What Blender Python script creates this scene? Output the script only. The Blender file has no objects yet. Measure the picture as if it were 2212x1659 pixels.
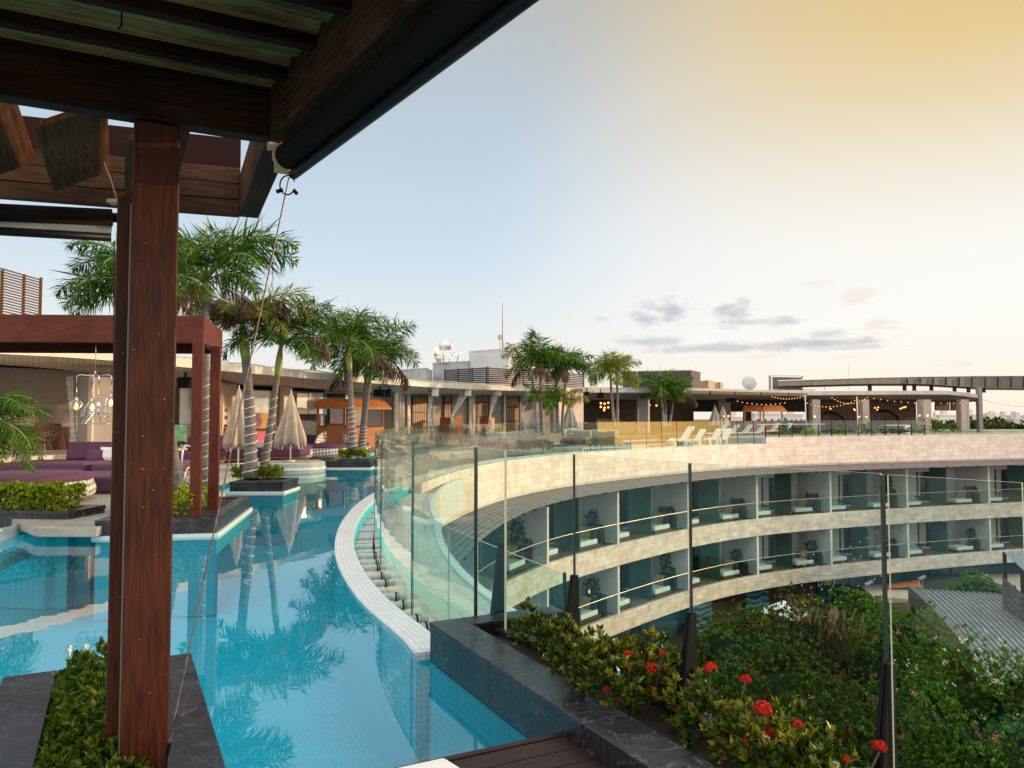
import bpy, math, random
import numpy as np
from mathutils import Vector

S = bpy.context.scene
COL = S.collection
R = math.radians

# ------------------------------------------------------------------ camera
TILT = math.atan((902 - 829.5) / 1659.0)
cam_d = bpy.data.cameras.new("camera")
cam_d.sensor_width = 36.0
cam_d.lens = 27.0
cam_d.clip_start = 0.05
cam_d.clip_end = 9000
cam = bpy.data.objects.new("camera", cam_d)
COL.objects.link(cam)
cam.location = (0, 0, 0)
cam.rotation_euler = (math.pi / 2 + TILT, 0, 0)
S.camera = cam

S.view_settings.view_transform = 'Standard'
S.view_settings.look = 'None'
S.view_settings.exposure = 0.0
S.view_settings.gamma = 1.0
S.render.engine = 'CYCLES'
S.cycles.max_bounces = 14
S.cycles.diffuse_bounces = 3
S.cycles.glossy_bounces = 12
S.cycles.transmission_bounces = 4
S.cycles.transparent_max_bounces = 96
S.cycles.caustics_reflective = False
S.cycles.caustics_refractive = False
S.cycles.sample_clamp_indirect = 4.0
S.cycles.use_denoising = True

SUN_AZ, SUN_EL = 75.0, 9.0          # degrees right of the view, degrees up


def lin(c):
    return tuple(((x / 255.0) / 12.92 if x / 255.0 <= 0.04045 else ((x / 255.0 + 0.055) / 1.055) ** 2.4) for x in c)


# ------------------------------------------------------------------ world
W = bpy.data.worlds.new("World")
S.world = W
W.use_nodes = True
nt = W.node_tree
nt.nodes.clear()
L = nt.links.new


def nd(tree, typ, **kw):
    n = tree.nodes.new(typ)
    for k, v in kw.items():
        setattr(n, k, v)
    return n


def inp(tree, sock, v):
    if hasattr(v, 'is_output') or isinstance(v, bpy.types.NodeSocket):
        tree.links.new(v, sock)
    else:
        sock.default_value = v


def mth(tree, op, a, b=None, c=None, clamp=False):
    n = nd(tree, 'ShaderNodeMath', operation=op, use_clamp=clamp)
    inp(tree, n.inputs[0], a)
    if b is not None:
        inp(tree, n.inputs[1], b)
    if c is not None:
        inp(tree, n.inputs[2], c)
    return n.outputs[0]


def mixc(tree, fac, a, b, mode='MIX'):
    n = nd(tree, 'ShaderNodeMix', data_type='RGBA', blend_type=mode)
    n.clamp_factor = True
    inp(tree, n.inputs[0], fac)
    for s, v in ((n.inputs[6], a), (n.inputs[7], b)):
        if isinstance(v, tuple):
            s.default_value = (v[0], v[1], v[2], 1)
        else:
            tree.links.new(v, s)
    return n.outputs[2]


def sstep(tree, v, a, b):
    n = nd(tree, 'ShaderNodeMapRange', interpolation_type='SMOOTHSTEP')
    inp(tree, n.inputs[0], v)
    n.inputs[1].default_value = a
    n.inputs[2].default_value = b
    n.inputs[3].default_value = 0
    n.inputs[4].default_value = 1
    return n.outputs[0]


def ramp(tree, fac, stops):
    n = nd(tree, 'ShaderNodeValToRGB')
    cr = n.color_ramp
    while len(cr.elements) < len(stops):
        cr.elements.new(0.5)
    for e, (p, c) in zip(cr.elements, stops):
        e.position = p
        e.color = (c[0], c[1], c[2], 1)
    tree.links.new(fac, n.inputs[0])
    return n.outputs[0]


tc = nd(nt, 'ShaderNodeTexCoord')
nrm = nd(nt, 'ShaderNodeVectorMath', operation='NORMALIZE')
L(tc.outputs['Generated'], nrm.inputs[0])
D = nrm.outputs[0]
sep = nd(nt, 'ShaderNodeSeparateXYZ')
L(D, sep.inputs[0])
dx, dy, dz = sep.outputs


def wdot(v):
    l = math.sqrt(sum(x * x for x in v))
    n = nd(nt, 'ShaderNodeVectorMath', operation='DOT_PRODUCT')
    L(D, n.inputs[0])
    n.inputs[1].default_value = tuple(x / l for x in v)
    return n.outputs['Value']


base = ramp(nt, dz, [(0.0, lin((250, 243, 231))), (0.045, lin((246, 243, 236))), (0.11, lin((234, 241, 243))),
                     (0.2, lin((212, 229, 243))), (0.31, lin((196, 215, 231))), (0.42, lin((190, 202, 212))),
                     (0.55, lin((186, 186, 180))), (1.0, lin((150, 165, 190)))])
glow = mth(nt, 'POWER', sstep(nt, wdot((0.50, 0.86, 0.06)), 0.81, 1.0), 1.15)
sky = mixc(nt, mth(nt, 'MULTIPLY', glow, 0.97), base, lin((255, 253, 247)))
gold = mth(nt, 'MULTIPLY', sstep(nt, dz, 0.16, 0.46), sstep(nt, wdot((0.74, 0.62, 0.34)), 0.66, 0.99))
sky = mixc(nt, mth(nt, 'MULTIPLY', gold, .85), sky, lin((233, 195, 98)))
peach = mth(nt, 'MULTIPLY', sstep(nt, wdot((0.50, 0.86, 0.0)), 0.80, 1.0), sstep(nt, dz, 0.12, 0.0))
sky = mixc(nt, mth(nt, 'MULTIPLY', peach, 0.5), sky, lin((255, 236, 205)))
# the low sun itself lights the sky outside the frame to the right
hot = sstep(nt, wdot((math.sin(R(72)), math.cos(R(72)), math.sin(R(7)))), 0.92, 1.0)
sky = mixc(nt, hot, sky, (3.8, 2.2, 0.62))

# clouds: soft banks low over the horizon, laid out by bearing and height of the sky direction
az = mth(nt, 'ARCTAN2', dx, dy)
comb = nd(nt, 'ShaderNodeCombineXYZ')
L(mth(nt, 'MULTIPLY', az, 1.0), comb.inputs[0])
L(mth(nt, 'MULTIPLY', dz, 2.6), comb.inputs[1])
noi = nd(nt, 'ShaderNodeTexNoise')
noi.inputs['Scale'].default_value = 27.0
noi.inputs['Detail'].default_value = 7.0
noi.inputs['Roughness'].default_value = 0.62
L(comb.outputs[0], noi.inputs['Vector'])
nf = mth(nt, 'SUBTRACT', noi.outputs[0], 0.5)


def cloud_mask(lst, amp=2.9, soft=1.0):
    out = None
    for fx, fy, rx, ry, k in lst:
        a0 = math.atan((fx - 1106) / 1659.0)
        hy = (902 - fy) / 1659.0 * math.cos(a0)
        z0 = hy / math.sqrt(1 + hy * hy)
        ra, rz = rx / 1659.0 * math.cos(a0) ** 2, ry / 1659.0 * math.cos(a0)
        ex = mth(nt, 'DIVIDE', mth(nt, 'SUBTRACT', az, a0), ra)
        ey = mth(nt, 'DIVIDE', mth(nt, 'SUBTRACT', dz, z0), rz)
        d2 = mth(nt, 'ADD', mth(nt, 'MULTIPLY', ex, ex), mth(nt, 'MULTIPLY', ey, ey))
        v = mth(nt, 'ADD', mth(nt, 'SUBTRACT', 1.0, mth(nt, 'SQRT', d2)), mth(nt, 'MULTIPLY', nf, amp))
        m = mth(nt, 'MULTIPLY', sstep(nt, v, -0.05, soft), k)
        out = m if out is None else mth(nt, 'MAXIMUM', out, m)
    return out


grey = cloud_mask([(1395, 688, 48, 24, .8), (1452, 672, 42, 34, .9), (1405, 660, 34, 18, .5), (1585, 683, 58, 32, .9), (1610, 655, 25, 20, .6),
                   (1690, 694, 52, 13, .85), (1400, 738, 72, 17, .8), (1545, 752, 125, 12, .75), (1720, 744, 190, 15, .95), (1790, 722, 55, 18, .7),
                   (1300, 690, 28, 9, .45), (1880, 748, 80, 9, .6)])
streak = cloud_mask([(1560, 752, 230, 13, .75), (1740, 743, 200, 15, .8), (1640, 694, 130, 10, .5), (1400, 738, 95, 15, .7), (1830, 752, 150, 7, .5)], 1.5, .8)
pink = cloud_mask([(1900, 702, 55, 20, .85), (1765, 612, 45, 14, .5), (1850, 640, 60, 26, .45), (1830, 770, 50, 8, .45), (2060, 788, 70, 7, .3), (1640, 770, 60, 7, .4)])
sky = mixc(nt, mth(nt, 'MULTIPLY', pink, 0.75), sky, lin((243, 215, 196)))
sky = mixc(nt, mth(nt, 'MULTIPLY', mth(nt, 'MAXIMUM', grey, streak), 0.88), sky, lin((194, 193, 203)))

# sky behind the viewer: brightness added out of view to light the scene
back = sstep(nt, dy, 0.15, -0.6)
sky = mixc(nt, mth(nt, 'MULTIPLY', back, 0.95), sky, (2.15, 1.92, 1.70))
# overhead sky, brightened above the frame to add light from above
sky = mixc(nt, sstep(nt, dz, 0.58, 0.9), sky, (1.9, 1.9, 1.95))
ns = nd(nt, 'ShaderNodeTexSky', sky_type='NISHITA')
ns.sun_disc = False
ns.sun_elevation = R(SUN_EL)
ns.sun_rotation = R(SUN_AZ)
ns.altitude = 10
sc1 = nd(nt, 'ShaderNodeVectorMath', operation='SCALE')
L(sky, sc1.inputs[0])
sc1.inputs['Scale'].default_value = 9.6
sc2 = nd(nt, 'ShaderNodeVectorMath', operation='SCALE')
L(ns.outputs[0], sc2.inputs[0])
sc2.inputs['Scale'].default_value = 0.05
ad = nd(nt, 'ShaderNodeVectorMath', operation='ADD')
L(sc1.outputs[0], ad.inputs[0])
L(sc2.outputs[0], ad.inputs[1])
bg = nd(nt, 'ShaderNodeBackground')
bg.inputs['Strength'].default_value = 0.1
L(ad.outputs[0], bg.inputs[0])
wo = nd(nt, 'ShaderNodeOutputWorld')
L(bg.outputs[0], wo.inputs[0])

# ------------------------------------------------------------------ sun
sun_d = bpy.data.lights.new("sun", 'SUN')
sun_d.energy = 4.5
sun_d.color = (1.0, 0.70, 0.42)
sun_d.angle = R(1.5)
sun = bpy.data.objects.new("sun", sun_d)
COL.objects.link(sun)
sd = Vector((math.sin(R(SUN_AZ)) * math.cos(R(SUN_EL)), math.cos(R(SUN_AZ)) * math.cos(R(SUN_EL)), math.sin(R(SUN_EL))))
sun.rotation_euler = sd.to_track_quat('Z', 'Y').to_euler()
sun.location = sd * 60

# ------------------------------------------------------------------ sight lines of the photograph (survey points)
CT, ST = math.cos(TILT), math.sin(TILT)


def ray(x, y):
    a, u = (x - 1106) / 1659.0, -(y - 829.5) / 1659.0
    return Vector((a, CT - ST * u, ST + CT * u))


def P(x, y, z):
    d = ray(x, y)
    return d * (z / d.z)


def PY(x, y, Y):
    d = ray(x, y)
    return d * (Y / d.y)


# levels (metres, eye height = 0)
ZW, ZC, ZD, ZS = -1.83, -1.55, -1.69, -1.63
ZG = -15.0
U = Vector((0.455, -0.8905, 0)).normalized()       # along the near planter, towards the viewer
V = Vector((U.y, -U.x, 0))                          # to the left


# ------------------------------------------------------------------ mesh builder
class MB:
    def __init__(s):
        s.v, s.f, s.m, s.uv = [], [], [], []

    def face(s, pts, m=0, uv=None):
        i = len(s.v)
        s.v += [tuple(p) for p in pts]
        s.f.append(tuple(range(i, i + len(pts))))
        s.m.append(m)
        s.uv.append(uv if uv else [(p[0], p[1]) for p in pts])

    def obb(s, c, ax, ay, az, m=0, mside=None):
        c, ax, ay, az = Vector(c), Vector(ax), Vector(ay), Vector(az)
        i = len(s.v)
        sg = [(-1, -1, -1), (1, -1, -1), (1, 1, -1), (-1, 1, -1), (-1, -1, 1), (1, -1, 1), (1, 1, 1), (-1, 1, 1)]
        pts = [c + ax * a + ay * b + az * d for a, b, d in sg]
        s.v += [tuple(p) for p in pts]
        axs = sorted([ax, ay, az], key=lambda q: -q.length)
        n = [q.normalized() for q in axs]
        off = (c.x * 3.7 + c.y * 1.9 + c.z * 2.3) % 7
        for k, q in enumerate([(0, 3, 2, 1), (4, 5, 6, 7), (0, 1, 5, 4), (1, 2, 6, 5), (2, 3, 7, 6), (3, 0, 4, 7)]):
            s.f.append(tuple(i + t for t in q))
            s.m.append(m if mside is None or k < 2 else mside)
            s.uv.append([((pts[t] - c).dot(n[0]) + off, (pts[t] - c).dot(n[1]) + (pts[t] - c).dot(n[2]) + off) for t in q])
        return s

    def box(s, x0, x1, y0, y1, z0, z1, m=0):
        return s.obb(((x0 + x1) / 2, (y0 + y1) / 2, (z0 + z1) / 2), ((x1 - x0) / 2, 0, 0), (0, (y1 - y0) / 2, 0), (0, 0, (z1 - z0) / 2), m)

    def beam(s, p0, p1, w, h, m=0, up=(0, 0, 1)):
        p0, p1, up = Vector(p0), Vector(p1), Vector(up)
        d = p1 - p0
        side = d.cross(up)
        if side.length < 1e-6:
            side = Vector((1, 0, 0))
        side.normalize()
        t = side.cross(d).normalized()
        return s.obb((p0 + p1) / 2, d / 2, side * (w / 2), t * (h / 2), m)

    def tube(s, pts, r, n=8, m=0, cap=True):
        pts = [Vector(p) for p in pts]
        rs = r if isinstance(r, (list, tuple)) else [r] * len(pts)
        i0 = len(s.v)
        ref = None
        ln = 0
        lens = []
        for k, p in enumerate(pts):
            d = (pts[min(k + 1, len(pts) - 1)] - pts[max(k - 1, 0)]).normalized()
            if ref is None:
                ref = d.cross(Vector((0, 0, 1)))
                if ref.length < 1e-3:
                    ref = Vector((1, 0, 0))
            ref = (ref - d * ref.dot(d)).normalized()
            b = d.cross(ref)
            if k:
                ln += (p - pts[k - 1]).length
            lens.append(ln)
            for j in range(n):
                a = 2 * math.pi * j / n
                s.v.append(tuple(p + (ref * math.cos(a) + b * math.sin(a)) * rs[k]))
        for k in range(len(pts) - 1):
            for j in range(n):
                a, b2 = i0 + k * n + j, i0 + k * n + (j + 1) % n
                s.f.append((a, b2, b2 + n, a + n))
                s.m.append(m)
                q = 2 * math.pi * rs[k] / n
                s.uv.append([(lens[k], j * q), (lens[k], (j + 1) * q), (lens[k + 1], (j + 1) * q), (lens[k + 1], j * q)])
        if cap:
            for base, rev in ((i0, True), (i0 + (len(pts) - 1) * n, False)):
                q = list(range(base, base + n))
                if rev:
                    q.reverse()
                s.f.append(tuple(q))
                s.m.append(m)
                s.uv.append([(0, 0)] * n)
        return s

    def prism(s, poly, z0, z1, m=0, mside=None):
        poly = [(p[0], p[1]) for p in poly]
        area = sum(poly[i][0] * poly[(i + 1) % len(poly)][1] - poly[(i + 1) % len(poly)][0] * poly[i][1] for i in range(len(poly)))
        if area < 0:
            poly = poly[::-1]
        n = len(poly)
        i = len(s.v)
        s.v += [(x, y, z0) for x, y in poly] + [(x, y, z1) for x, y in poly]
        s.f.append(tuple(i + n + k for k in range(n)))
        s.m.append(m)
        s.uv.append([tuple(p) for p in poly])
        s.f.append(tuple(i + n - 1 - k for k in range(n)))
        s.m.append(m)
        s.uv.append([tuple(p) for p in reversed(poly)])
        ln = 0
        for k in range(n):
            a, b = poly[k], poly[(k + 1) % n]
            d = math.hypot(b[0] - a[0], b[1] - a[1])
            s.f.append((i + k, i + (k + 1) % n, i + n + (k + 1) % n, i + n + k))
            s.m.append(m if mside is None else mside)
            s.uv.append([(ln, z0), (ln + d, z0), (ln + d, z1), (ln, z1)])
            ln += d
        return s

    def sheet(s, A, B, m=0, uvw=None):
        """quad strip between two equally long point rows; u = length along A, v = distance across"""
        ln = 0
        for k in range(len(A) - 1):
            a, b, c, d = Vector(A[k]), Vector(A[k + 1]), Vector(B[k + 1]), Vector(B[k])
            d0 = (b - a).length
            w = (d - a).length
            s.face([a, b, c, d], m, [(ln, 0 if uvw is None else a.z), (ln + d0, 0 if uvw is None else b.z),
                                     (ln + d0, w if uvw is None else c.z), (ln, w if uvw is None else d.z)])
            ln += d0
        return s

    def wall(s, pin, pout, z0, z1, m=0, mtop=None):
        """closed curved wall between two plan rows"""
        a0 = [(p[0], p[1], z0) for p in pin]
        a1 = [(p[0], p[1], z1) for p in pin]
        b0 = [(p[0], p[1], z0) for p in pout]
        b1 = [(p[0], p[1], z1) for p in pout]
        s.sheet(b0, b1, m, 1)
        s.sheet(a1, a0, m, 1)
        s.sheet(b1, a1, m if mtop is None else mtop)
        s.sheet(a0, b0, m)
        s.face([a0[0], b0[0], b1[0], a1[0]], m, [(0, z0), (.3, z0), (.3, z1), (0, z1)])
        s.face([b0[-1], a0[-1], a1[-1], b1[-1]], m, [(0, z0), (.3, z0), (.3, z1), (0, z1)])
        return s

    def lathe(s, prof, c=(0, 0, 0), n=20, m=0, fn=None, sx=1, sy=1):
        i0 = len(s.v)
        for k, (r, z) in enumerate(prof):
            for j in range(n):
                a = 2 * math.pi * j / n
                rr = r if fn is None else fn(r, z, a, k)
                s.v.append((c[0] + rr * math.cos(a) * sx, c[1] + rr * math.sin(a) * sy, c[2] + z))
        ln = 0
        for k in range(len(prof) - 1):
            dl = math.hypot(prof[k + 1][0] - prof[k][0], prof[k + 1][1] - prof[k][1])
            rm = max(prof[k][0], prof[k + 1][0], 0.3)
            for j in range(n):
                a, b = i0 + k * n + j, i0 + k * n + (j + 1) % n
                s.f.append((a, b, b + n, a + n))
                s.m.append(m)
                u0, u1 = 2 * math.pi * rm * j / n, 2 * math.pi * rm * (j + 1) / n
                s.uv.append([(u0, ln), (u1, ln), (u1, ln + dl), (u0, ln + dl)])
            ln += dl
        for base, rev in ((i0, True), (i0 + (len(prof) - 1) * n, False)):
            q = list(range(base, base + n))
            if rev:
                q.reverse()
            s.f.append(tuple(q))
            s.m.append(m)
            s.uv.append([(s.v[t][0], s.v[t][1]) for t in q])
        return s

    def ball(s, c, r, n=10, m=0, sx=1, sy=1, sz=1):
        k = max(4, n // 2)
        prof = [(max(1e-4, r * math.sin(math.pi * i / k)), -r * sz * math.cos(math.pi * i / k)) for i in range(k + 1)]
        return s.lathe(prof, c, n, m, sx=sx, sy=sy)

    def build(s, name, mats, parent=None, smooth=False, bevel=0.0, loc=None):
        me = bpy.data.meshes.new(name)
        me.from_pydata(s.v, [], s.f)
        mats = mats if isinstance(mats, (list, tuple)) else [mats]
        for mt in mats:
            me.materials.append(mt)
        me.polygons.foreach_set('material_index', s.m)
        lay = me.uv_layers.new(name='UVMap')
        flat = [c for f in s.uv for p in f for c in p]
        lay.data.foreach_set('uv', flat)
        if smooth:
            me.polygons.foreach_set('use_smooth', [True] * len(s.f))
        me.update()
        o = bpy.data.objects.new(name, me)
        COL.objects.link(o)
        if parent is not None:
            o.parent = parent
        if loc is not None:
            o.location = loc
        if bevel > 0:
            b = o.modifiers.new('bevel', 'BEVEL')
            b.width = bevel
            b.segments = 2
            b.limit_method = 'ANGLE'
        if smooth == 'angle':
            pass
        return o


def tag(o, label=None, cat=None, group=None, kind=None):
    if label:
        o['label'] = label
    if cat:
        o['category'] = cat
    if group:
        o['group'] = group
    if kind:
        o['kind'] = kind
    return o


def thing(name, label, cat, loc=(0, 0, 0), rz=0.0, group=None):
    o = bpy.data.objects.new(name, None)
    o.empty_display_size = 0.2
    COL.objects.link(o)
    o.location = loc
    o.rotation_euler = (0, 0, rz)
    return tag(o, label, cat, group)


KIDS = {}


def kids(o):
    return [c for c in COL.objects if c.parent == o]


def dup(root, loc, rz=None, label=None, group=None, scale=None):
    r = root.copy()
    COL.objects.link(r)
    r.location = loc
    if rz is not None:
        r.rotation_euler = (0, 0, rz)
    if scale:
        r.scale = (scale,) * 3 if not isinstance(scale, tuple) else scale
    if label:
        r['label'] = label
    if group:
        r['group'] = group
    for ch in root.children:
        c = ch.copy()
        COL.objects.link(c)
        c.parent = r
        for g in ch.children:
            d = g.copy()
            COL.objects.link(d)
            d.parent = c
    return r


# ------------------------------------------------------------------ materials
MATS = {}


def newmat(name):
    m = bpy.data.materials.new(name)
    m.use_nodes = True
    t = m.node_tree
    t.nodes.clear()
    o = t.nodes.new('ShaderNodeOutputMaterial')
    return m, t, o


def M(name, c1, c2=None, rough=.6, metal=0.0, scale=6.0, stretch=(1, 1, 1), coord='pos', bump=0.0, bscale=None, detail=6, lo=.35, hi=.65,
      spec=None, coat=0.0, emit=None, estr=0.0, rvar=0.0):
    m, t, o = newmat(name)
    b = nd(t, 'ShaderNodeBsdfPrincipled')
    t.links.new(b.outputs[0], o.inputs[0])
    b.inputs['Roughness'].default_value = rough
    b.inputs['Metallic'].default_value = metal
    if spec is not None:
        b.inputs['Specular IOR Level'].default_value = spec
    if coat:
        b.inputs['Coat Weight'].default_value = coat
        b.inputs['Coat Roughness'].default_value = .12
    if emit:
        b.inputs['Emission Color'].default_value = (*emit, 1)
        b.inputs['Emission Strength'].default_value = estr
    if coord == 'pos':
        g = nd(t, 'ShaderNodeNewGeometry')
        src = g.outputs['Position']
    elif coord == 'obj':
        g = nd(t, 'ShaderNodeTexCoord')
        src = g.outputs['Object']
    else:
        g = nd(t, 'ShaderNodeTexCoord')
        src = g.outputs['UV']
    mp = nd(t, 'ShaderNodeMapping')
    mp.inputs['Scale'].default_value = stretch
    t.links.new(src, mp.inputs[0])
    n = nd(t, 'ShaderNodeTexNoise')
    n.inputs['Scale'].default_value = scale
    n.inputs['Detail'].default_value = detail
    n.inputs['Roughness'].default_value = .6
    t.links.new(mp.outputs[0], n.inputs['Vector'])
    if c2 is not None:
        f = sstep(t, n.outputs[0], lo, hi)
        t.links.new(mixc(t, f, tuple(c1), tuple(c2)), b.inputs['Base Color'])
    else:
        b.inputs['Base Color'].default_value = (*c1, 1)
    if rvar:
        t.links.new(mth(t, 'ADD', rough - rvar / 2, mth(t, 'MULTIPLY', n.outputs[0], rvar)), b.inputs['Roughness'])
    if bump:
        n2 = n
        if bscale:
            n2 = nd(t, 'ShaderNodeTexNoise')
            n2.inputs['Scale'].default_value = bscale
            n2.inputs['Detail'].default_value = 5
            t.links.new(mp.outputs[0], n2.inputs['Vector'])
        bp = nd(t, 'ShaderNodeBump')
        bp.inputs['Strength'].default_value = bump
        bp.inputs['Distance'].default_value = .02
        t.links.new(n2.outputs[0], bp.inputs['Height'])
        t.links.new(bp.outputs[0], b.inputs['Normal'])
    MATS[name] = m
    return m


def wood(name, c1, c2, rough=.45, bump=.25, scale=5.0, coat=0.0, specks=0.0, spec=.3):
    m, t, o = newmat(name)
    b = nd(t, 'ShaderNodeBsdfPrincipled')
    t.links.new(b.outputs[0], o.inputs[0])
    g = nd(t, 'ShaderNodeTexCoord')
    mp = nd(t, 'ShaderNodeMapping')
    mp.inputs['Scale'].default_value = (.8, 11, 11)
    t.links.new(g.outputs['UV'], mp.inputs[0])
    n = nd(t, 'ShaderNodeTexNoise')
    n.inputs['Scale'].default_value = scale
    n.inputs['Detail'].default_value = 8
    n.inputs['Roughness'].default_value = .65
    n.inputs['Distortion'].default_value = .6
    t.links.new(mp.outputs[0], n.inputs['Vector'])
    big = nd(t, 'ShaderNodeTexNoise')
    big.inputs['Scale'].default_value = 2.2
    big.inputs['Detail'].default_value = 4
    t.links.new(g.outputs['UV'], big.inputs['Vector'])
    f = sstep(t, mth(t, 'ADD', mth(t, 'MULTIPLY', n.outputs[0], .65), mth(t, 'MULTIPLY', big.outputs[0], .35)), .36, .64)
    col = mixc(t, f, tuple(c1), tuple(c2))
    if specks:
        vo = nd(t, 'ShaderNodeTexVoronoi')
        vo.inputs['Scale'].default_value = 42
        t.links.new(g.outputs['UV'], vo.inputs['Vector'])
        rn = nd(t, 'ShaderNodeSeparateColor')
        t.links.new(vo.outputs['Color'], rn.inputs[0])
        on = mth(t, 'MULTIPLY', mth(t, 'LESS_THAN', vo.outputs['Distance'], .11), mth(t, 'LESS_THAN', rn.outputs[0], .16))
        col = mixc(t, mth(t, 'MULTIPLY', on, specks), col, (.55, .45, .36))
    t.links.new(col, b.inputs['Base Color'])
    t.links.new(mth(t, 'ADD', rough - .1, mth(t, 'MULTIPLY', n.outputs[0], .2)), b.inputs['Roughness'])
    b.inputs['Specular IOR Level'].default_value = spec
    bp = nd(t, 'ShaderNodeBump')
    bp.inputs['Strength'].default_value = bump
    bp.inputs['Distance'].default_value = .01
    t.links.new(n.outputs[0], bp.inputs['Height'])
    t.links.new(bp.outputs[0], b.inputs['Normal'])
    MATS[name] = m
    return m


def bricks(name, c1, c2, cm, w, h, mortar=.008, rough=.7, off=.5, noise=.35, bump=.3, c3=None):
    m, t, o = newmat(name)
    b = nd(t, 'ShaderNodeBsdfPrincipled')
    t.links.new(b.outputs[0], o.inputs[0])
    g = nd(t, 'ShaderNodeTexCoord')
    br = nd(t, 'ShaderNodeTexBrick')
    br.offset = off
    br.inputs['Scale'].default_value = 1.0
    br.inputs['Mortar Size'].default_value = mortar
    br.inputs['Brick Width'].default_value = w
    br.inputs['Row Height'].default_value = h
    br.inputs['Color1'].default_value = (*c1, 1)
    br.inputs['Color2'].default_value = (*c2, 1)
    br.inputs['Mortar'].default_value = (*cm, 1)
    t.links.new(g.outputs['UV'], br.inputs['Vector'])
    n = nd(t, 'ShaderNodeTexNoise')
    n.inputs['Scale'].default_value = 1.6
    n.inputs['Detail'].default_value = 9
    n.inputs['Roughness'].default_value = .68
    t.links.new(g.outputs['UV'], n.inputs['Vector'])
    f = sstep(t, n.outputs[0], .3, .7)
    dark = mixc(t, f, tuple(1 - noise for _ in range(3)) if c3 is None else c3, (1, 1, 1))
    t.links.new(mixc(t, 1.0, br.outputs['Color'], dark, 'MULTIPLY'), b.inputs['Base Color'])
    b.inputs['Roughness'].default_value = rough
    if bump:
        bp = nd(t, 'ShaderNodeBump')
        bp.inputs['Strength'].default_value = bump
        bp.inputs['Distance'].default_value = .01
        bp.invert = True
        t.links.new(br.outputs['Fac'], bp.inputs['Height'])
        t.links.new(bp.outputs[0], b.inputs['Normal'])
    MATS[name] = m
    return m


def glassmat(name, tint, refl=1.0, ior=1.5, rough=0.0, gcol=(1, 1, 1), wav=0.0, base=0.0):
    """thin architectural glass: see-through with a real Fresnel reflection on its outer faces"""
    m, t, o = newmat(name)
    tr = nd(t, 'ShaderNodeBsdfTransparent')
    tr.inputs[0].default_value = (*tint, 1)
    gl = nd(t, 'ShaderNodeBsdfGlossy')
    gl.inputs['Roughness'].default_value = rough
    gl.inputs[0].default_value = (*gcol, 1)
    fr = nd(t, 'ShaderNodeFresnel')
    fr.inputs['IOR'].default_value = ior
    ge = nd(t, 'ShaderNodeNewGeometry')
    fac = mth(t, 'MULTIPLY', mth(t, 'MULTIPLY', fr.outputs[0], refl), mth(t, 'SUBTRACT', 1.0, ge.outputs['Backfacing']), clamp=True)
    if wav:
        n = nd(t, 'ShaderNodeTexNoise')
        n.inputs['Scale'].default_value = 1.1
        n.inputs['Detail'].default_value = 1
        t.links.new(ge.outputs['Position'], n.inputs['Vector'])
        bp = nd(t, 'ShaderNodeBump')
        bp.inputs['Strength'].default_value = wav
        bp.inputs['Distance'].default_value = .05
        t.links.new(n.outputs[0], bp.inputs['Height'])
        t.links.new(bp.outputs[0], gl.inputs['Normal'])
    mx = nd(t, 'ShaderNodeMixShader')
    t.links.new(fac, mx.inputs[0])
    t.links.new(tr.outputs[0], mx.inputs[1])
    t.links.new(gl.outputs[0], mx.inputs[2])
    t.links.new(mx.outputs[0], o.inputs[0])
    MATS[name] = m
    return m


def leafmat(name, stops, transl=.35, rough=.45, spec=.18):
    """stops: list of (pos, colour) picked at random for every leaf"""
    m, t, o = newmat(name)
    g = nd(t, 'ShaderNodeNewGeometry')
    c = ramp(t, g.outputs['Random Per Island'], stops)
    b = nd(t, 'ShaderNodeBsdfPrincipled')
    b.inputs['Roughness'].default_value = rough
    b.inputs['Specular IOR Level'].default_value = spec
    t.links.new(c, b.inputs['Base Color'])
    tl = nd(t, 'ShaderNodeBsdfTranslucent')
    t.links.new(mixc(t, .5, c, (.5, .6, .08), 'MULTIPLY'), tl.inputs[0])
    sc = nd(t, 'ShaderNodeVectorMath', operation='SCALE')
    t.links.new(c, sc.inputs[0])
    sc.inputs['Scale'].default_value = 1.3
    t.links.new(sc.outputs[0], tl.inputs[0])
    mx = nd(t, 'ShaderNodeMixShader')
    mx.inputs[0].default_value = transl
    t.links.new(b.outputs[0], mx.inputs[1])
    t.links.new(tl.outputs[0], mx.inputs[2])
    t.links.new(mx.outputs[0], o.inputs[0])
    MATS[name] = m
    return m


def emat(name, c, s):
    m, t, o = newmat(name)
    e = nd(t, 'ShaderNodeEmission')
    e.inputs[0].default_value = (*c, 1)
    e.inputs[1].default_value = s
    t.links.new(e.outputs[0], o.inputs[0])
    return m


m_mahog = wood('mahogany', (.022, .0045, .0016), (.085, .019, .0055), rough=.48, specks=.55, spec=.22)
m_mahog2 = wood('mahogany pergola', (.060, .0105, .0045), (.135, .028, .0115), rough=.5, spec=.2)
m_weath = wood('weathered board', (.15, .052, .020), (.62, .235, .090), rough=.8, spec=.1, bump=.4, scale=4)
m_dkbeam = wood('dark beam', (.012, .004, .0018), (.040, .015, .007), rough=.7, bump=.35, spec=.12)
m_greybeam = wood('greyed beam', (.026, .009, .004), (.110, .045, .021), rough=.8, bump=.4, spec=.1)
m_deck = wood('deck board', (.014, .006, .0045), (.038, .017, .013), rough=.55, bump=.3)
m_orange = wood('orange wood', (.30, .095, .025), (.48, .18, .055), rough=.45)
m_redwood = wood('red wood', (.24, .06, .022), (.38, .11, .04), rough=.4)
m_brownw = wood('brown wood', (.045, .016, .006), (.11, .042, .015), rough=.55)
m_black = M('black metal', (.006, .006, .007), rough=.45, spec=.15)
m_blackm = M('black matte', (.010, .010, .011), (.016, .016, .018), rough=.75, spec=.1)
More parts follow.
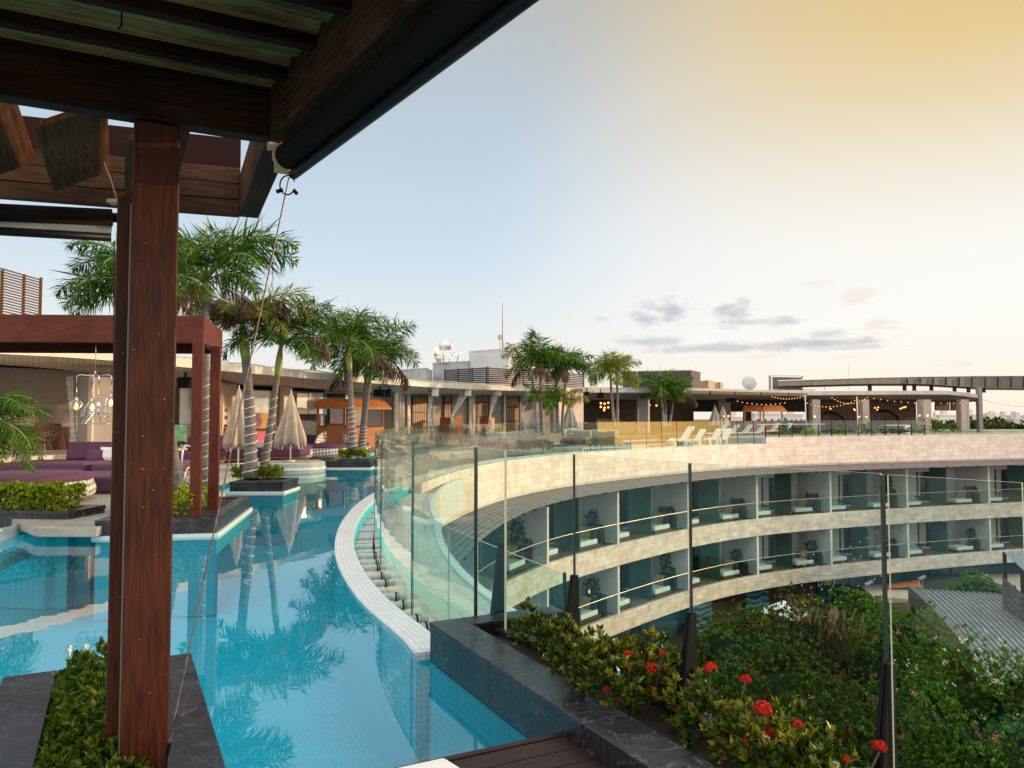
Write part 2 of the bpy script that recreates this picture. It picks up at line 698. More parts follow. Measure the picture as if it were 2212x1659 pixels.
m_steel = M('steel', (.55, .55, .55), rough=.28, metal=1)
m_galv = M('galvanised', (.5, .5, .5), (.62, .62, .62), rough=.4, metal=.8)
m_cream = M('cream metal', (.62, .45, .27), (.7, .55, .36), rough=.5)
m_stone = None


def darkstone():
    m, t, o = newmat('dark stone')
    b = nd(t, 'ShaderNodeBsdfPrincipled')
    t.links.new(b.outputs[0], o.inputs[0])
    g = nd(t, 'ShaderNodeNewGeometry')
    n = nd(t, 'ShaderNodeTexNoise')
    n.inputs['Scale'].default_value = 2.4
    n.inputs['Detail'].default_value = 10
    n.inputs['Roughness'].default_value = .7
    n.inputs['Distortion'].default_value = 1.2
    t.links.new(g.outputs['Position'], n.inputs['Vector'])
    c = ramp(t, n.outputs[0], [(.3, (.005, .0055, .007)), (.5, (.012, .013, .017)), (.62, (.026, .028, .036)), (.75, (.07, .074, .086))])
    v = nd(t, 'ShaderNodeTexNoise')
    v.inputs['Scale'].default_value = 3.1
    v.inputs['Detail'].default_value = 3
    v.inputs['Distortion'].default_value = 2.2
    t.links.new(g.outputs['Position'], v.inputs['Vector'])
    vein = sstep(t, mth(t, 'ABSOLUTE', mth(t, 'SUBTRACT', v.outputs[0], .5)), .012, .0)
    c = mixc(t, mth(t, 'MULTIPLY', vein, .22), c, (.35, .35, .36))
    t.links.new(c, b.inputs['Base Color'])
    t.links.new(mth(t, 'ADD', .10, mth(t, 'MULTIPLY', n.outputs[0], .38)), b.inputs['Roughness'])
    b.inputs['Specular IOR Level'].default_value = .38
    bp = nd(t, 'ShaderNodeBump')
    bp.inputs['Strength'].default_value = .12
    bp.inputs['Distance'].default_value = .01
    t.links.new(n.outputs[0], bp.inputs['Height'])
    t.links.new(bp.outputs[0], b.inputs['Normal'])
    return m


m_stone = darkstone()
m_soil = M('soil', (.014, .010, .007), (.035, .025, .018), rough=.95, scale=40, bump=.6)
m_trav = bricks('travertine cladding', (.69, .585, .51), (.81, .725, .65), (.50, .41, .345), .95, .31, .008, rough=.75, noise=.22, bump=.2)
m_spand = bricks('spandrel stone', (.58, .50, .42), (.74, .67, .585), (.42, .36, .30), .8, .26, .006, rough=.8, noise=.32, bump=.15)
m_conc = M('board concrete', (.36, .31, .25), (.47, .415, .345), rough=.8, scale=1.6, stretch=(1, 1, 3), bump=.1)
m_concl = M('light concrete', (.60, .52, .42), (.70, .62, .51), rough=.8, scale=1.3, bump=.08)
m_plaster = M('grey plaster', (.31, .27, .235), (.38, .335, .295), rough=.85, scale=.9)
m_sunpl = M('sunlit plaster', (.56, .44, .36), (.64, .52, .43), rough=.85, scale=1.1)  # plaster of the bright column faces, sunlight put into the colour
m_white = M('white paint', (.74, .74, .73), (.80, .80, .79), rough=.6, scale=2)
m_offwhite = M('off white', (.60, .57, .52), (.68, .65, .60), rough=.7, scale=3)
m_mosaic = bricks('white mosaic', (.66, .68, .70), (.76, .77, .78), (.46, .50, .53), .05, .05, .004, rough=.35, off=0, noise=.12, bump=.25)
m_poolwall = M('pool plaster', (.60, .66, .66), (.68, .72, .71), rough=.5, scale=3)
m_gutter = M('gutter plaster', (.66, .64, .52), (.76, .73, .62), rough=.6, scale=2.5)
m_purple = M('purple fabric', (.085, .030, .070), (.115, .045, .095), rough=.9, scale=30, bump=.15)
m_canvas = M('beige canvas', (.33, .265, .195), (.41, .335, .255), rough=.85, scale=5)
m_greycanv = M('grey canvas', (.36, .34, .32), (.44, .42, .40), rough=.85, scale=5)
m_whitecl = M('white cloth', (.70, .67, .63), (.78, .75, .71), rough=.85, scale=5)
m_curtain = M('curtain cloth', (.78, .74, .68), (.86, .82, .77), rough=.85, scale=6)
m_trunk = M('palm trunk', (.085, .074, .070), (.19, .170, .160), rough=.85, scale=5, stretch=(.6, .6, 9), bump=.5)
m_shaft = M('crownshaft', (.16, .22, .045), (.30, .32, .07), rough=.5, scale=3, stretch=(1, 1, .6))
m_stem = M('stem', (.06, .05, .025), (.10, .08, .04), rough=.8, scale=12)
m_palm = leafmat('palm leaf', [(0, (.014, .055, .006)), (.4, (.036, .105, .010)), (.8, (.080, .175, .014)), (1, (.17, .24, .022))], .3, .5, .07)
m_palmy = leafmat('palm leaf yellow', [(0, (0.065, 0.124, 0.011)), (.5, (0.143, 0.195, 0.016)), (1, (0.260, 0.260, 0.025))], .35, .4)
m_dead = leafmat('dead frond', [(0, (.07, .04, .025)), (.5, (.14, .085, .055)), (1, (.20, .14, .09))], .25, .7, .2)
m_hedge = leafmat('hedge leaf', [(0, (.04, .10, .008)), (.5, (.13, .23, .012)), (1, (.30, .38, .02))], .35, .45)
m_hedgey = leafmat('yellow hedge leaf', [(0, (.16, .24, .012)), (.5, (.38, .46, .02)), (1, (.58, .58, .05))], .35, .45)
m_lily = leafmat('planter leaf', [(0, (0.023, 0.065, 0.005)), (.5, (0.058, 0.124, 0.009)), (.85, (0.130, 0.195, 0.013)), (1, (0.260, 0.247, 0.027))], .35, .42)
m_ixora = leafmat('ixora leaf', [(0, (0.017, 0.048, 0.007)), (.45, (0.042, 0.092, 0.010)), (.8, (0.105, 0.154, 0.013)), (1, (0.224, 0.210, 0.022))], .3, .33, .3)
m_ixoray = leafmat('ixora yellow leaf', [(0, (.045, .085, .010)), (.45, (.14, .17, .014)), (.85, (.33, .31, .025)), (1, (.42, .22, .045))], .35, .35, .3)
m_petal = leafmat('red petal', [(0, (.34, .008, .006)), (.6, (.58, .018, .012)), (1, (.70, .05, .025))], .3, .5)
m_bush = leafmat('garden leaf', [(0, (0.019, 0.064, 0.008)), (.5, (0.048, 0.131, 0.012)), (1, (0.120, 0.224, 0.018))], .3, .45)
m_bushl = leafmat('bright garden leaf', [(0, (0.032, 0.112, 0.009)), (.5, (0.072, 0.200, 0.013)), (1, (0.176, 0.304, 0.022))], .3, .45)
m_bushd = leafmat('dark garden leaf', [(0, (0.018, 0.048, 0.010)), (.5, (0.042, 0.083, 0.015)), (1, (0.105, 0.120, 0.019))], .3, .45)
m_bushr = leafmat('bronze leaf', [(0, (.05, .03, .012)), (.5, (.10, .05, .018)), (1, (.10, .10, .02))], .3, .5)
m_pinkf = leafmat('pink flower', [(0, (.45, .05, .12)), (1, (.65, .18, .25))], .3, .5)
m_whitef = leafmat('white flower', [(0, (.65, .65, .6)), (1, (.8, .8, .76))], .3, .5)
m_plume = leafmat('grass plume', [(0, (.20, .14, .09)), (1, (.38, .29, .2))], .4, .7, .2)
m_grassb = leafmat('grass blade', [(0, (.06, .07, .02)), (1, (.14, .13, .045))], .4, .6, .2)
m_glassfar = glassmat('far glass pane', (.80, .90, .87), 1.7, 1.5, wav=.05)
m_glass = glassmat('glass pane', (.83, .925, .90), 1.15, 1.5, wav=.06)
m_glassf = glassmat('near glass pane', (.86, .94, .925), 1.0, 1.5, wav=.02)
m_gedge = M('glass edge', (.10, .22, .19), rough=.15, spec=.6)
m_gdark = M('dark glass joint', (.012, .03, .03), rough=.2, spec=.6)
m_gpale = M('pale glass edge', (.45, .50, .42), rough=.2, spec=.6)
m_dkglass = M('dark window glass', (.010, .028, .030), (.016, .04, .042), rough=.06, spec=.7, scale=.4)
m_bluegl = M('blue window glass', (.008, .035, .055), (.012, .055, .085), rough=.08, spec=.7, scale=.3)
m_frost = M('frosted screen', (.045, .13, .115), (.075, .185, .165), rough=.3, spec=.5, scale=.5)
m_balw = M('balcony white', (.50, .52, .53), (.58, .59, .60), rough=.8, scale=1)
m_glassc = glassmat('clear rail glass', (.90, .955, .945), .8, 1.5)
m_drape = M('room curtain', (.30, .28, .25), (.42, .40, .36), rough=.9, scale=4, stretch=(5, 5, .2))
m_bulb = emat('lamp glow', (1.0, .55, .16), 5.0)
m_bulbs = emat('small lamp glow', (1.0, .42, .10), 2.6)
m_candle = emat('candle glow', (1.0, .42, .10), 2.5)

# ================================================================== plan curve of the crescent (glass line / facade line)
GPTS = [(-0.10, 5.9), (-0.34, 6.6), (-1.04, 8.14), (-1.74, 10.3), (-2.27, 12.8), (-2.62, 15.6), (-2.76, 18.5), (-2.62, 21.8), (-2.08, 26.0),
        (-1.25, 30.0), (0.25, 34.6), (3.6, 40.5), (11.3, 49.4), (18.4, 55.0), (28.6, 59.8), (43, 65), (58, 68.6), (76, 71)]


def catmull(pts, n=24):
    pts = [Vector((p[0], p[1])) for p in pts]
    out = []
    for i in range(len(pts) - 1):
        p0, p1, p2, p3 = pts[max(i - 1, 0)], pts[i], pts[i + 1], pts[min(i + 2, len(pts) - 1)]
        for k in range(n):
            t = k / n
            out.append(.5 * ((2 * p1) + (p2 - p0) * t + (2 * p0 - 5 * p1 + 4 * p2 - p3) * t * t + (3 * p1 - p0 - 3 * p2 + p3) * t ** 3))
    out.append(pts[-1])
    return out


class Curve:
    def __init__(s, pts, n=24):
        s.p = catmull(pts, n)
        s.s = [0.0]
        for a, b in zip(s.p, s.p[1:]):
            s.s.append(s.s[-1] + (b - a).length)
        s.len = s.s[-1]

    def at(s, t):
        t = min(max(t, 0), s.len - 1e-6)
        lo, hi = 0, len(s.s) - 1
        while hi - lo > 1:
            m = (lo + hi) // 2
            if s.s[m] <= t:
                lo = m
            else:
                hi = m
        k = (t - s.s[lo]) / max(1e-9, s.s[hi] - s.s[lo])
        return s.p[lo].lerp(s.p[hi], k)

    def tan(s, t):
        return (s.at(t + .15) - s.at(t - .15)).normalized()

    def off(s, t, d):
        q = s.tan(t)
        p = s.at(t)
        return Vector((p.x + q.y * d, p.y - q.x * d))

    def row(s, t0, t1, d, step=.7):
        n = max(2, int(abs(t1 - t0) / step) + 1)
        r = []
        for i in range(n):
            t = t0 + (t1 - t0) * i / (n - 1)
            r.append(s.off(t, d(t) if callable(d) else d))
        return r

    def at_px(s, fx, t0=2.0):
        best, bt = 1e9, 0
        t = t0
        while t < s.len:
            p = s.at(t)
            if p.y > 22:
                e = abs(1106 + 1659 * p.x / p.y - fx)
                if e < best:
                    best, bt = e, t
            t += .1
        return bt

    def at_y(s, y):
        t = 0
        while t < s.len and s.at(t).y < y:
            t += .05
        return t


G = Curve(GPTS)
T_END = G.at_px(1652)          # where the pool glass stops


def z3(row, z):
    return [(p[0], p[1], z) for p in row]


# ================================================================== ground, far town ground, water
mb = MB()
mb.face([(-4000, -300, -16.2), (4000, -300, -16.2), (4000, 7000, -16.2), (-4000, 7000, -16.2)])
m_ground = M('ground', (.10, .11, .06), (.20, .18, .14), rough=.95, scale=.05)
tag(mb.build('ground', m_ground), kind='structure')

# garden terrain between the wings
mb = MB()
gx = np.linspace(-1, 75, 50)
gy = np.linspace(3, 72, 50)


def garden_z(x, y):
    return ZG + 1.6 / (1 + math.exp(-(x - 24) * .35)) * 1.0 + .5 * math.sin(x * .4) * math.sin(y * .33)


for i in range(49):
    for j in range(49):
        q = [(gx[i], gy[j]), (gx[i + 1], gy[j]), (gx[i + 1], gy[j + 1]), (gx[i], gy[j + 1])]
        mb.face([(a, b, garden_z(a, b)) for a, b in q])
m_earth = M('garden earth', (.030, .035, .012), (.06, .05, .03), rough=.95, scale=1.2, bump=.4)
tag(mb.build('garden_ground', m_earth, smooth=True), kind='structure')

# water: flat sheet, mirror by Fresnel, floor of mosaic seen through it
m_water, t_, o_ = newmat('pool water')
tr_ = nd(t_, 'ShaderNodeBsdfTransparent')
tr_.inputs[0].default_value = (.50, .88, .93, 1)
gl_ = nd(t_, 'ShaderNodeBsdfGlossy')
gl_.inputs['Roughness'].default_value = 0.0
fr_ = nd(t_, 'ShaderNodeFresnel')
fr_.inputs['IOR'].default_value = 3.0
nz_ = nd(t_, 'ShaderNodeTexNoise')
nz_.inputs['Scale'].default_value = 1.3
nz_.inputs['Detail'].default_value = 3
ge_ = nd(t_, 'ShaderNodeNewGeometry')
t_.links.new(ge_.outputs['Position'], nz_.inputs['Vector'])
bp_ = nd(t_, 'ShaderNodeBump')
bp_.inputs['Strength'].default_value = .05
bp_.inputs['Distance'].default_value = .035
t_.links.new(nz_.outputs[0], bp_.inputs['Height'])
t_.links.new(bp_.outputs[0], gl_.inputs['Normal'])
mx_ = nd(t_, 'ShaderNodeMixShader')
t_.links.new(mth(t_, 'MULTIPLY', fr_.outputs[0], mth(t_, 'SUBTRACT', 1.0, ge_.outputs['Backfacing'])), mx_.inputs[0])
t_.links.new(tr_.outputs[0], mx_.inputs[1])
t_.links.new(gl_.outputs[0], mx_.inputs[2])
t_.links.new(mx_.outputs[0], o_.inputs[0])

RIN = lambda t: -.59
rim_in = G.row(0.0, T_END, RIN, .4)
left_edge = [(5, 66), (-6, 62), (-14, 50), (-18, 38), (-26, 24), (-26, -2), (4.5, -2), (3.0, 1.0), (1.5, 3.6), (.3, 5.75)]
poly = [tuple(p) for p in rim_in] + left_edge
mb = MB()
mb.face([(p[0], p[1], ZW) for p in poly])
tag(mb.build('pool_water', m_water), kind='structure')

m_pfloor = bricks('pool mosaic', (.010, .49, .62), (.016, .55, .68), (.007, .39, .50), .05, .05, .0035, rough=.5, off=0, noise=.14, bump=0)
mb = MB()
wide = [tuple(p) for p in G.row(0.0, T_END, -.42, .5)] + left_edge
mb.prism(wide, -3.4, -3.05)
# steps leading down from the near deck
e0 = Vector((0.30, 4.17, 0))
for k, (d, z) in enumerate([(.42, -2.12), (.80, -2.42), (1.15, -2.72)]):
    a = e0 + V * -.25
    b = e0 + V * 3.2
    mb.prism([a + U * .2, b + U * .2, b - U * d, a - U * d], -3.1, z)
tag(mb.build('pool_floor', m_pfloor), kind='structure')

# infinity rim of white mosaic
mb = MB()
pin, pout = G.row(.32, T_END, RIN, .4), G.row(.32, T_END, -.32, .4)
mb.wall(pin, pout, ZW - .05, ZW + .012)
tag(mb.build('pool_rim', m_mosaic, bevel=.012), kind='structure')
mb = MB()
mb.wall(G.row(.32, T_END, lambda t: RIN(t) + .012, .4), G.row(.32, T_END, -.325, .4), -3.3, ZW - .052)
tag(mb.build('rim_wall', [m_pfloor]), kind='structure')

# overflow gutter below the rim
mb = MB()
TG = G.at_y(27)
gw = lambda t: .10 + .95 * max(0, min(1, (G.at_y(25) - t) / 9.0))
a, b = G.row(.0, TG, -.33, .4), G.row(.0, TG, lambda t: gw(t), .4)
a2, b2 = G.row(.0, TG, -.31, .4), G.row(.0, TG, lambda t: gw(t) + .12, .4)
mb.sheet(z3(b, -2.36), z3(a, -2.22), 0)
mb.wall(b, b2, -3.2, -2.12, 1)
tag(mb.build('overflow_gutter', [m_gutter, m_poolwall]), kind='structure')

# ================================================================== glass pool fence along the rim
fence = thing('glass_pool_fence', 'long curved frameless glass fence standing outside the white mosaic pool rim', 'glass fence', (0, 0, 0))
joints = [G.at_y(6.5), G.at_y(8.14), G.at_y(10.3)]
while joints[-1] + 1.75 < T_END:
    joints.append(joints[-1] + 1.75)
joints.append(T_END)


def pane(parent, curve, t0, t1, z0, z1, d=.0, th=.016, name='pane', mats=(m_glass, m_gedge), gap=.012, lean=0.0):
    mb = MB()
    pin, pout = curve.row(t0 + gap, t1 - gap, d - th / 2, .45), curve.row(t0 + gap, t1 - gap, d + th / 2, .45)
    qin, qout = (curve.row(t0 + gap, t1 - gap, d - th / 2 - lean, .45), curve.row(t0 + gap, t1 - gap, d + th / 2 - lean, .45)) if lean else (pin, pout)
    mb.sheet(z3(pout, z0), z3(qout, z1), 0)
    mb.sheet(z3(qin, z1), z3(pin, z0), 0)
    mb.sheet(z3(qout, z1), z3(qin, z1), 1)
    mb.sheet(z3(pin, z0), z3(pout, z0), 1)
    for i in (0, -1):
        a, b = pin[i], pout[i]
        a2_, b2_ = qin[i], qout[i]
        q = [(a[0], a[1], z0), (b[0], b[1], z0), (b2_[0], b2_[1], z1), (a2_[0], a2_[1], z1)]
        mb.face(q if i == 0 else q[::-1], 1)
    return mb.build(name, list(mats), parent, smooth=False)


for k, (a, b) in enumerate(zip(joints, joints[1:])):
    near = a < G.at_y(16)
    far_k = max(0, min(1, (G.at(a).y - 40) / 8))
    pane(fence, G, a, b, -2.15 if near else -1.86, -.25, gap=.006 + .014 * far_k, th=.016 + .02 * far_k, mats=((m_glass, m_gedge) if far_k < .1 else (m_glassfar, m_gdark)), lean=.11 * far_k * (.25 + .85 * abs(math.sin(k * 2.63 + .6))))
for k, tt in enumerate(joints[:4]):
    mb = MB()
    p = G.off(tt + .004, 0)
    q = G.tan(tt)
    mb.obb((p.x, p.y, -1.2), (q.x * .006, q.y * .006, 0), (q.y * .012, -q.x * .012, 0), (0, 0, .95))
    mb.build('glass_joint', m_gdark, fence)
# stand-off pegs that carry the near panes over the gutter
m_peg = M('peg tube', (.34, .36, .36), (.5, .52, .52), rough=.4, scale=20)
for a, b in zip(joints[:7], joints[1:8]):
    L_ = b - a
    for tt in (a + L_ * .16, a + L_ * .34, a + L_ * .68, a + L_ * .86):
        p0, p1 = G.off(tt, -.33), G.off(tt, .10)
        mb = MB()
        z = -2.05
        mb.tube([(p0.x, p0.y, z), (p1.x, p1.y, z)], .043, 12, 0)
        c0, c1 = G.off(tt, -.03), G.off(tt, -.012)
        mb.tube([(c0.x, c0.y, z), (c1.x, c1.y, z)], .055, 12, 1)
        mb.build('stand_off_peg', [m_peg, m_black], fence, smooth=False)

# ================================================================== decks
m_deckst = bricks('deck stone', (.36, .33, .29), (.45, .415, .37), (.24, .215, .19), 1.2, .16, .008, rough=.65, noise=.3)
mb = MB()
deck_edge = [(-7.02, 11.42), (-6.13, 11.40), (-6.32, 12.4), (-6.55, 13.2), (-6.3, 17.0), (-7.4, 18.2), (-7.7, 21.5), (-8.2, 27.6),
             (-7.4, 30.5), (-6.9, 34), (-5.3, 39), (-1.8, 45.2), (5.5, 53), (12.0, 58.6)]
deck_back = [(14.5, 72), (-2, 62), (-12, 50), (-18, 38), (-28, 24), (-28, 14.0), (-10.2, 14.0), (-8.2, 12.6)]
mb.prism(deck_edge + deck_back, -1.76, ZS)
tag(mb.build('pool_deck', m_deckst), kind='structure')
# support under the floating slab and pool wall below the deck
mb = MB()
inner = [(-9.3, 12.7), (-7.4, 12.3), (-6.9, 12.7), (-6.9, 13.3), (-6.6, 17.0), (-7.7, 18.3), (-8.0, 21.5), (-8.5, 27.6), (-7.7, 30.5), (-7.2, 34),
         (-5.6, 39), (-2.1, 45.4), (5.2, 53.2), (11.7, 58.8)]
mb.prism(inner + deck_back[:6] + [(-10.4, 14.2)], -3.04, -1.765)
tag(mb.build('pool_wall', m_pfloor), kind='structure')

# far terrace on top of the curved wing
mb = MB()
tr0 = G.at_px(1652)
row = [tuple(p) for p in G.row(tr0, G.len, -.32, 1.0)]
mb.prism(row + [(80, 96), (20, 96), (14, 72), (12.1, 59)], -1.9, -1.47)
tag(mb.build('roof_terrace', M('terrace paving', (.30, .26, .22), (.38, .33, .28), rough=.8, scale=2)), kind='structure')

# near timber deck: boards across the walk
mb = MB()
c0 = Vector((0.30, 4.17, 0)) + V * -.02
for k in range(9):
    off = U * (.004 + .148 * k)
    a = c0 + off + V * -.1
    b = c0 + off + V * 1.62
    mb.obb(((a.x + b.x) / 2 + U.x * .07, (a.y + b.y) / 2 + U.y * .07, ZD - .02), V * ((b - a).length / 2), U * .069, (0, 0, .02))
mb.obb((c0.x + V.x * .76 - U.x * .024, c0.y + V.y * .76 - U.y * .024, ZD - .055), V * .86, U * .02, (0, 0, .062))
tag(mb.build('timber_deck', m_deck, bevel=.004), kind='structure')
mb = MB()
a, b = c0 + V * -.1, c0 + V * 1.62
mb.prism([a + U * .02, b + U * .02, b + U * 1.5, a + U * 1.5], -3.05, ZD - .09)
tag(mb.build('deck_base', m_pfloor), kind='structure')

# ================================================================== hotel wing
hotel = thing('hotel_wing', 'curved stone clad hotel wing with two rows of open balconies below the pool', 'hotel', (0, 0, 0))
T0 = .0
TE = G.len - .1
dv = -.02
# cladding under the pool; under the terrace the wall stands higher
mb = MB()
mb.wall(G.row(T0, T_END, -.30, .7), G.row(T0, T_END, lambda t: dv + gw(t) + .10 if t < G.at_y(25) else dv + .02, .7), -3.43, -2.13 if False else -1.87)
mb2 = MB()
i0 = G.at_y(22)
mb2.wall(G.row(i0, T_END, -.30, .7), G.row(i0, T_END, .03, .7), -3.43, -1.87)
mb2.wall(G.row(T_END, TE, -.30, .7), G.row(T_END, TE, .03, .7), -3.43, -1.42)
mb3 = MB()
mb3.wall(G.row(T0, i0, -.30, .5), G.row(T0, i0, lambda t: gw(t) + .14, .5), -3.43, -2.16)
for m_ in (mb3,):
    n_ = len(mb2.v)
    mb2.v += m_.v
    mb2.f += [tuple(i + n_ for i in f) for f in m_.f]
    mb2.m += m_.m
    mb2.uv += m_.uv
mb2.build('stone_wall', m_trav, hotel)
mb = MB()
mb.wall(G.row(T0, TE, -.5, .7), G.row(T0, TE, -.04, .7), -3.98, -3.432)
mb.build('soffit_band', m_trav, hotel)
# dark sun louvres sloping out under the wall, one run per panel
m_louv = M('louvre metal', (.085, .078, .082), (.13, .12, .125), rough=.5, scale=3)
mb = MB()
t = 6.0
while t < TE - 2:
    a0, a1 = G.off(t, .04), G.off(t + 1.66, .04)
    b0, b1 = G.off(t, 1.35), G.off(t + 1.66, 1.35)
    for i in range(7):
        f0, f1 = i / 7, (i + .82) / 7
        q0, q1 = a0.lerp(b0, f0), a1.lerp(b1, f0)
        r0, r1 = a0.lerp(b0, f1), a1.lerp(b1, f1)
        zz0, zz1 = -3.52 - .34 * f0, -3.52 - .34 * f1
        mb.face([(q0.x, q0.y, zz0), (r0.x, r0.y, zz1), (r1.x, r1.y, zz1), (q1.x, q1.y, zz0)])
        mb.face([(r0.x, r0.y, zz1), (r0.x, r0.y, zz1 - .03), (r1.x, r1.y, zz1 - .03), (r1.x, r1.y, zz1)])
    mb.beam((a0.x, a0.y, -3.58), (b0.x, b0.y, -3.93), .07, .09, 1)
    t += 1.7
mb.build('sun_louvre', [m_louv, m_blackm], hotel)

FLOORS = [(-3.98, -7.1, -8.3), (-8.36, -11.0, -12.05)]
for zc, zf, zb in FLOORS:
    mb = MB()
    mb.wall(G.row(T0, TE, -.24, .7), G.row(T0, TE, 0, .7), zb, zf)
    mb.build('spandrel', m_spand, hotel)
    mb = MB()
    mb.wall(G.row(T0, TE, -3.3, 1.2), G.row(T0, TE, -.245, 1.2), zb + .15, zf - .12)
    mb.build('floor_slab', M('balcony floor', (.22, .17, .13), (.28, .23, .18), rough=.7, scale=2), hotel)
    mb = MB()
    mb.wall(G.row(T0, TE, -3.6, 1.2), G.row(T0, TE, -3.3, 1.2), zf - .2, zc + .06)
    mb.build('back_wall', m_balw, hotel)
mb = MB()
mb.wall(G.row(T0, TE, -3.7, 1.2), G.row(T0, TE, -.5, 1.2), -3.92, -3.5)
mb.build('ceiling_slab', m_balw, hotel)

# bays: fins at the party walls, a frosted screen half-way, dark glass doors, planters and lamps
fin_px = [930, 1035, 1186, 1336, 1486, 1634, 1791, 1956, 2134]
fins = [G.at_px(x, 8) for x in fin_px]
fins.append(fins[-1] + 8.4)
fins.insert(0, fins[0] - 6.0)
for zc, zf, zb in FLOORS:
    for k, t in enumerate(fins):
        a, b = G.off(t, -.06), G.off(t, -3.3)
        mb = MB()
        mb.beam((a.x, a.y, (zc + zf) / 2), (b.x, b.y, (zc + zf) / 2), .20, zc - zf - .005)
        mb.build('party_wall', m_balw, hotel)
    for t0, t1 in zip(fins, fins[1:]):
        w = t1 - t0
        tm = t0 + w * .50
        a, b = G.off(tm, -.25), G.off(tm + .25, -2.1)
        mb = MB()
        mb.beam((a.x, a.y, (zc + zf) / 2 - .06), (b.x, b.y, (zc + zf) / 2 - .06), .05, zc - zf - .14)
        mb.build('privacy_screen', m_frost, hotel)
        rng_ = random.Random(int(t0 * 10 + zf * 7))
        for f0, f1 in ((.04, .30), (.52, .74)):
            fc = rng_.uniform(.15, .5)
            mb = MB()
            p0, p1 = G.off(t0 + w * (f0 + .01), -3.262), G.off(t0 + w * (f0 + (f1 - f0) * fc), -3.262)
            mb.beam((p0.x, p0.y, zf + 1.25), (p1.x, p1.y, zf + 1.25), .05, 2.40, 0)
            mb.build('room_curtain', m_drape, hotel)
            mb = MB()
            p0, p1 = G.off(t0 + w * f0, -3.27), G.off(t0 + w * f1, -3.27)
            mb.beam((p0.x, p0.y, zf + 1.25), (p1.x, p1.y, zf + 1.25), .04, 2.44, 0)
            for f in (f0, (f0 + f1) / 2, f1):
                c = G.off(t0 + w * f, -3.24)
                mb.beam((c.x, c.y, zf + .02), (c.x, c.y, zf + 2.5), .07, .07, 1)
            mb.build('balcony_door', [m_dkglass, m_blackm], hotel)
# balcony glass with a slim rail
for zc, zf, zb in FLOORS:
    for t0, t1 in zip(fins, fins[1:]):
        pane(hotel, G, t0, t1, zf + .01, zf + 1.08, d=-.10, th=.014, name='balcony_glass', mats=(m_glassc, m_gedge), gap=.01)
    mb = MB()
    mb.tube(z3(G.row(fins[0], fins[-1], -.10, .9), zf + 1.10), .024, 6)
    mb.build('handrail', M('bronze rail', (.55, .50, .42), rough=.35, metal=.6), hotel, smooth=True)

# ground floor: dark glazing set back, blue wavy panels, piers
mb = MB()
mb.wall(G.row(T0, TE, -2.4, 1.0), G.row(T0, TE, -2.0, 1.0), -16.0, -12.0)
mb.build('ground_floor_glazing', m_bluegl, hotel)
m_wave, t_, o_ = newmat('blue wave panel')
b_ = nd(t_, 'ShaderNodeBsdfPrincipled')
t_.links.new(b_.outputs[0], o_.inputs[0])
g_ = nd(t_, 'ShaderNodeNewGeometry')
w_ = nd(t_, 'ShaderNodeTexWave', wave_type='BANDS', bands_direction='Z')
w_.inputs['Scale'].default_value = .75
w_.inputs['Distortion'].default_value = 5
w_.inputs['Detail'].default_value = 3
t_.links.new(g_.outputs['Position'], w_.inputs['Vector'])
t_.links.new(ramp(t_, w_.outputs[0], [(0, (.004, .03, .07)), (.6, (.01, .09, .19)), (1, (.05, .25, .40))]), b_.inputs['Base Color'])
b_.inputs['Roughness'].default_value = .4
for x0, x1 in ((1527, 1572), (1642, 1690)):
    a, b = G.off(G.at_px(x0), -1.6), G.off(G.at_px(x1), -1.6)
    mb = MB()
    mb.beam((a.x, a.y, -13.9), (b.x, b.y, -13.9), .12, 3.6)
    mb.build('wave_panel', m_wave, hotel)
for x0, x1 in ((1575, 1640), (1693, 1780)):
    a, b = G.off(G.at_px(x0), -1.7), G.off(G.at_px(x1), -1.7)
    mb = MB()
    mb.beam((a.x, a.y, -14), (b.x, b.y, -14), .12, 3.9)
    mb.build('dark_panel', wood('dark cladding', (.012, .008, .008), (.03, .018, .015), rough=.6), hotel)
mb = MB()
for x in (1800, 1835, 1870, 1905, 1940, 1990, 2040, 2090):
    a = G.off(G.at_px(x), -1.95)
    mb.beam((a.x, a.y, -15.6), (a.x, a.y, -12.06), .08, .08)
mb.build('glazing_mullion', m_blackm, hotel)
# white notice on the glazing, and a small lit notice on the dark panel
for (x, z, w, h, off) in ((1382, -13.55, .42, .62, -1.97), (1617, -13.0, .30, .5, -1.62)):
    t = G.at_px(x)
    c, q = G.off(t, off), G.tan(t)
    mb = MB()
    mb.obb((c.x, c.y, z), (q.x * w / 2, q.y * w / 2, 0), (q.y * .012, -q.x * .012, 0), (0, 0, h / 2), 0)
    c2 = G.off(t, off + .02)
    mb.obb((c2.x, c2.y, z + .05), (q.x * w * .22, q.y * w * .22, 0), (q.y * .006, -q.x * .006, 0), (0, 0, h * .16), 1)
    mb.build('notice', [m_white, m_galv], hotel)
# script lettering fixed over the bar glazing (partly hidden by the shrubs' edge)
t = G.at_px(1815)
try:
    cu = bpy.data.curves.new('lettering', 'FONT')
    cu.body = "they"
    cu.size = 1.15
    cu.shear = .25
    cu.extrude = .03
    cu.align_x = 'CENTER'
    lo = bpy.data.objects.new('lettering', cu)
    COL.objects.link(lo)
    c, q = G.off(t, -1.7), G.tan(t)
    dep = bpy.context.evaluated_depsgraph_get()
    me = bpy.data.meshes.new_from_object(lo.evaluated_get(dep))
    bpy.data.objects.remove(lo)
    lo = bpy.data.objects.new('lettering', me)
    COL.objects.link(lo)
    me.materials.clear()
    me.materials.append(M('sign metal', (.62, .55, .44), rough=.5))
    lo.location = (c.x, c.y, -12.92)
    lo.rotation_euler = (math.pi / 2, 0, math.atan2(q.y, q.x))
    lo.parent = hotel
except Exception as e:
    print('lettering', e)


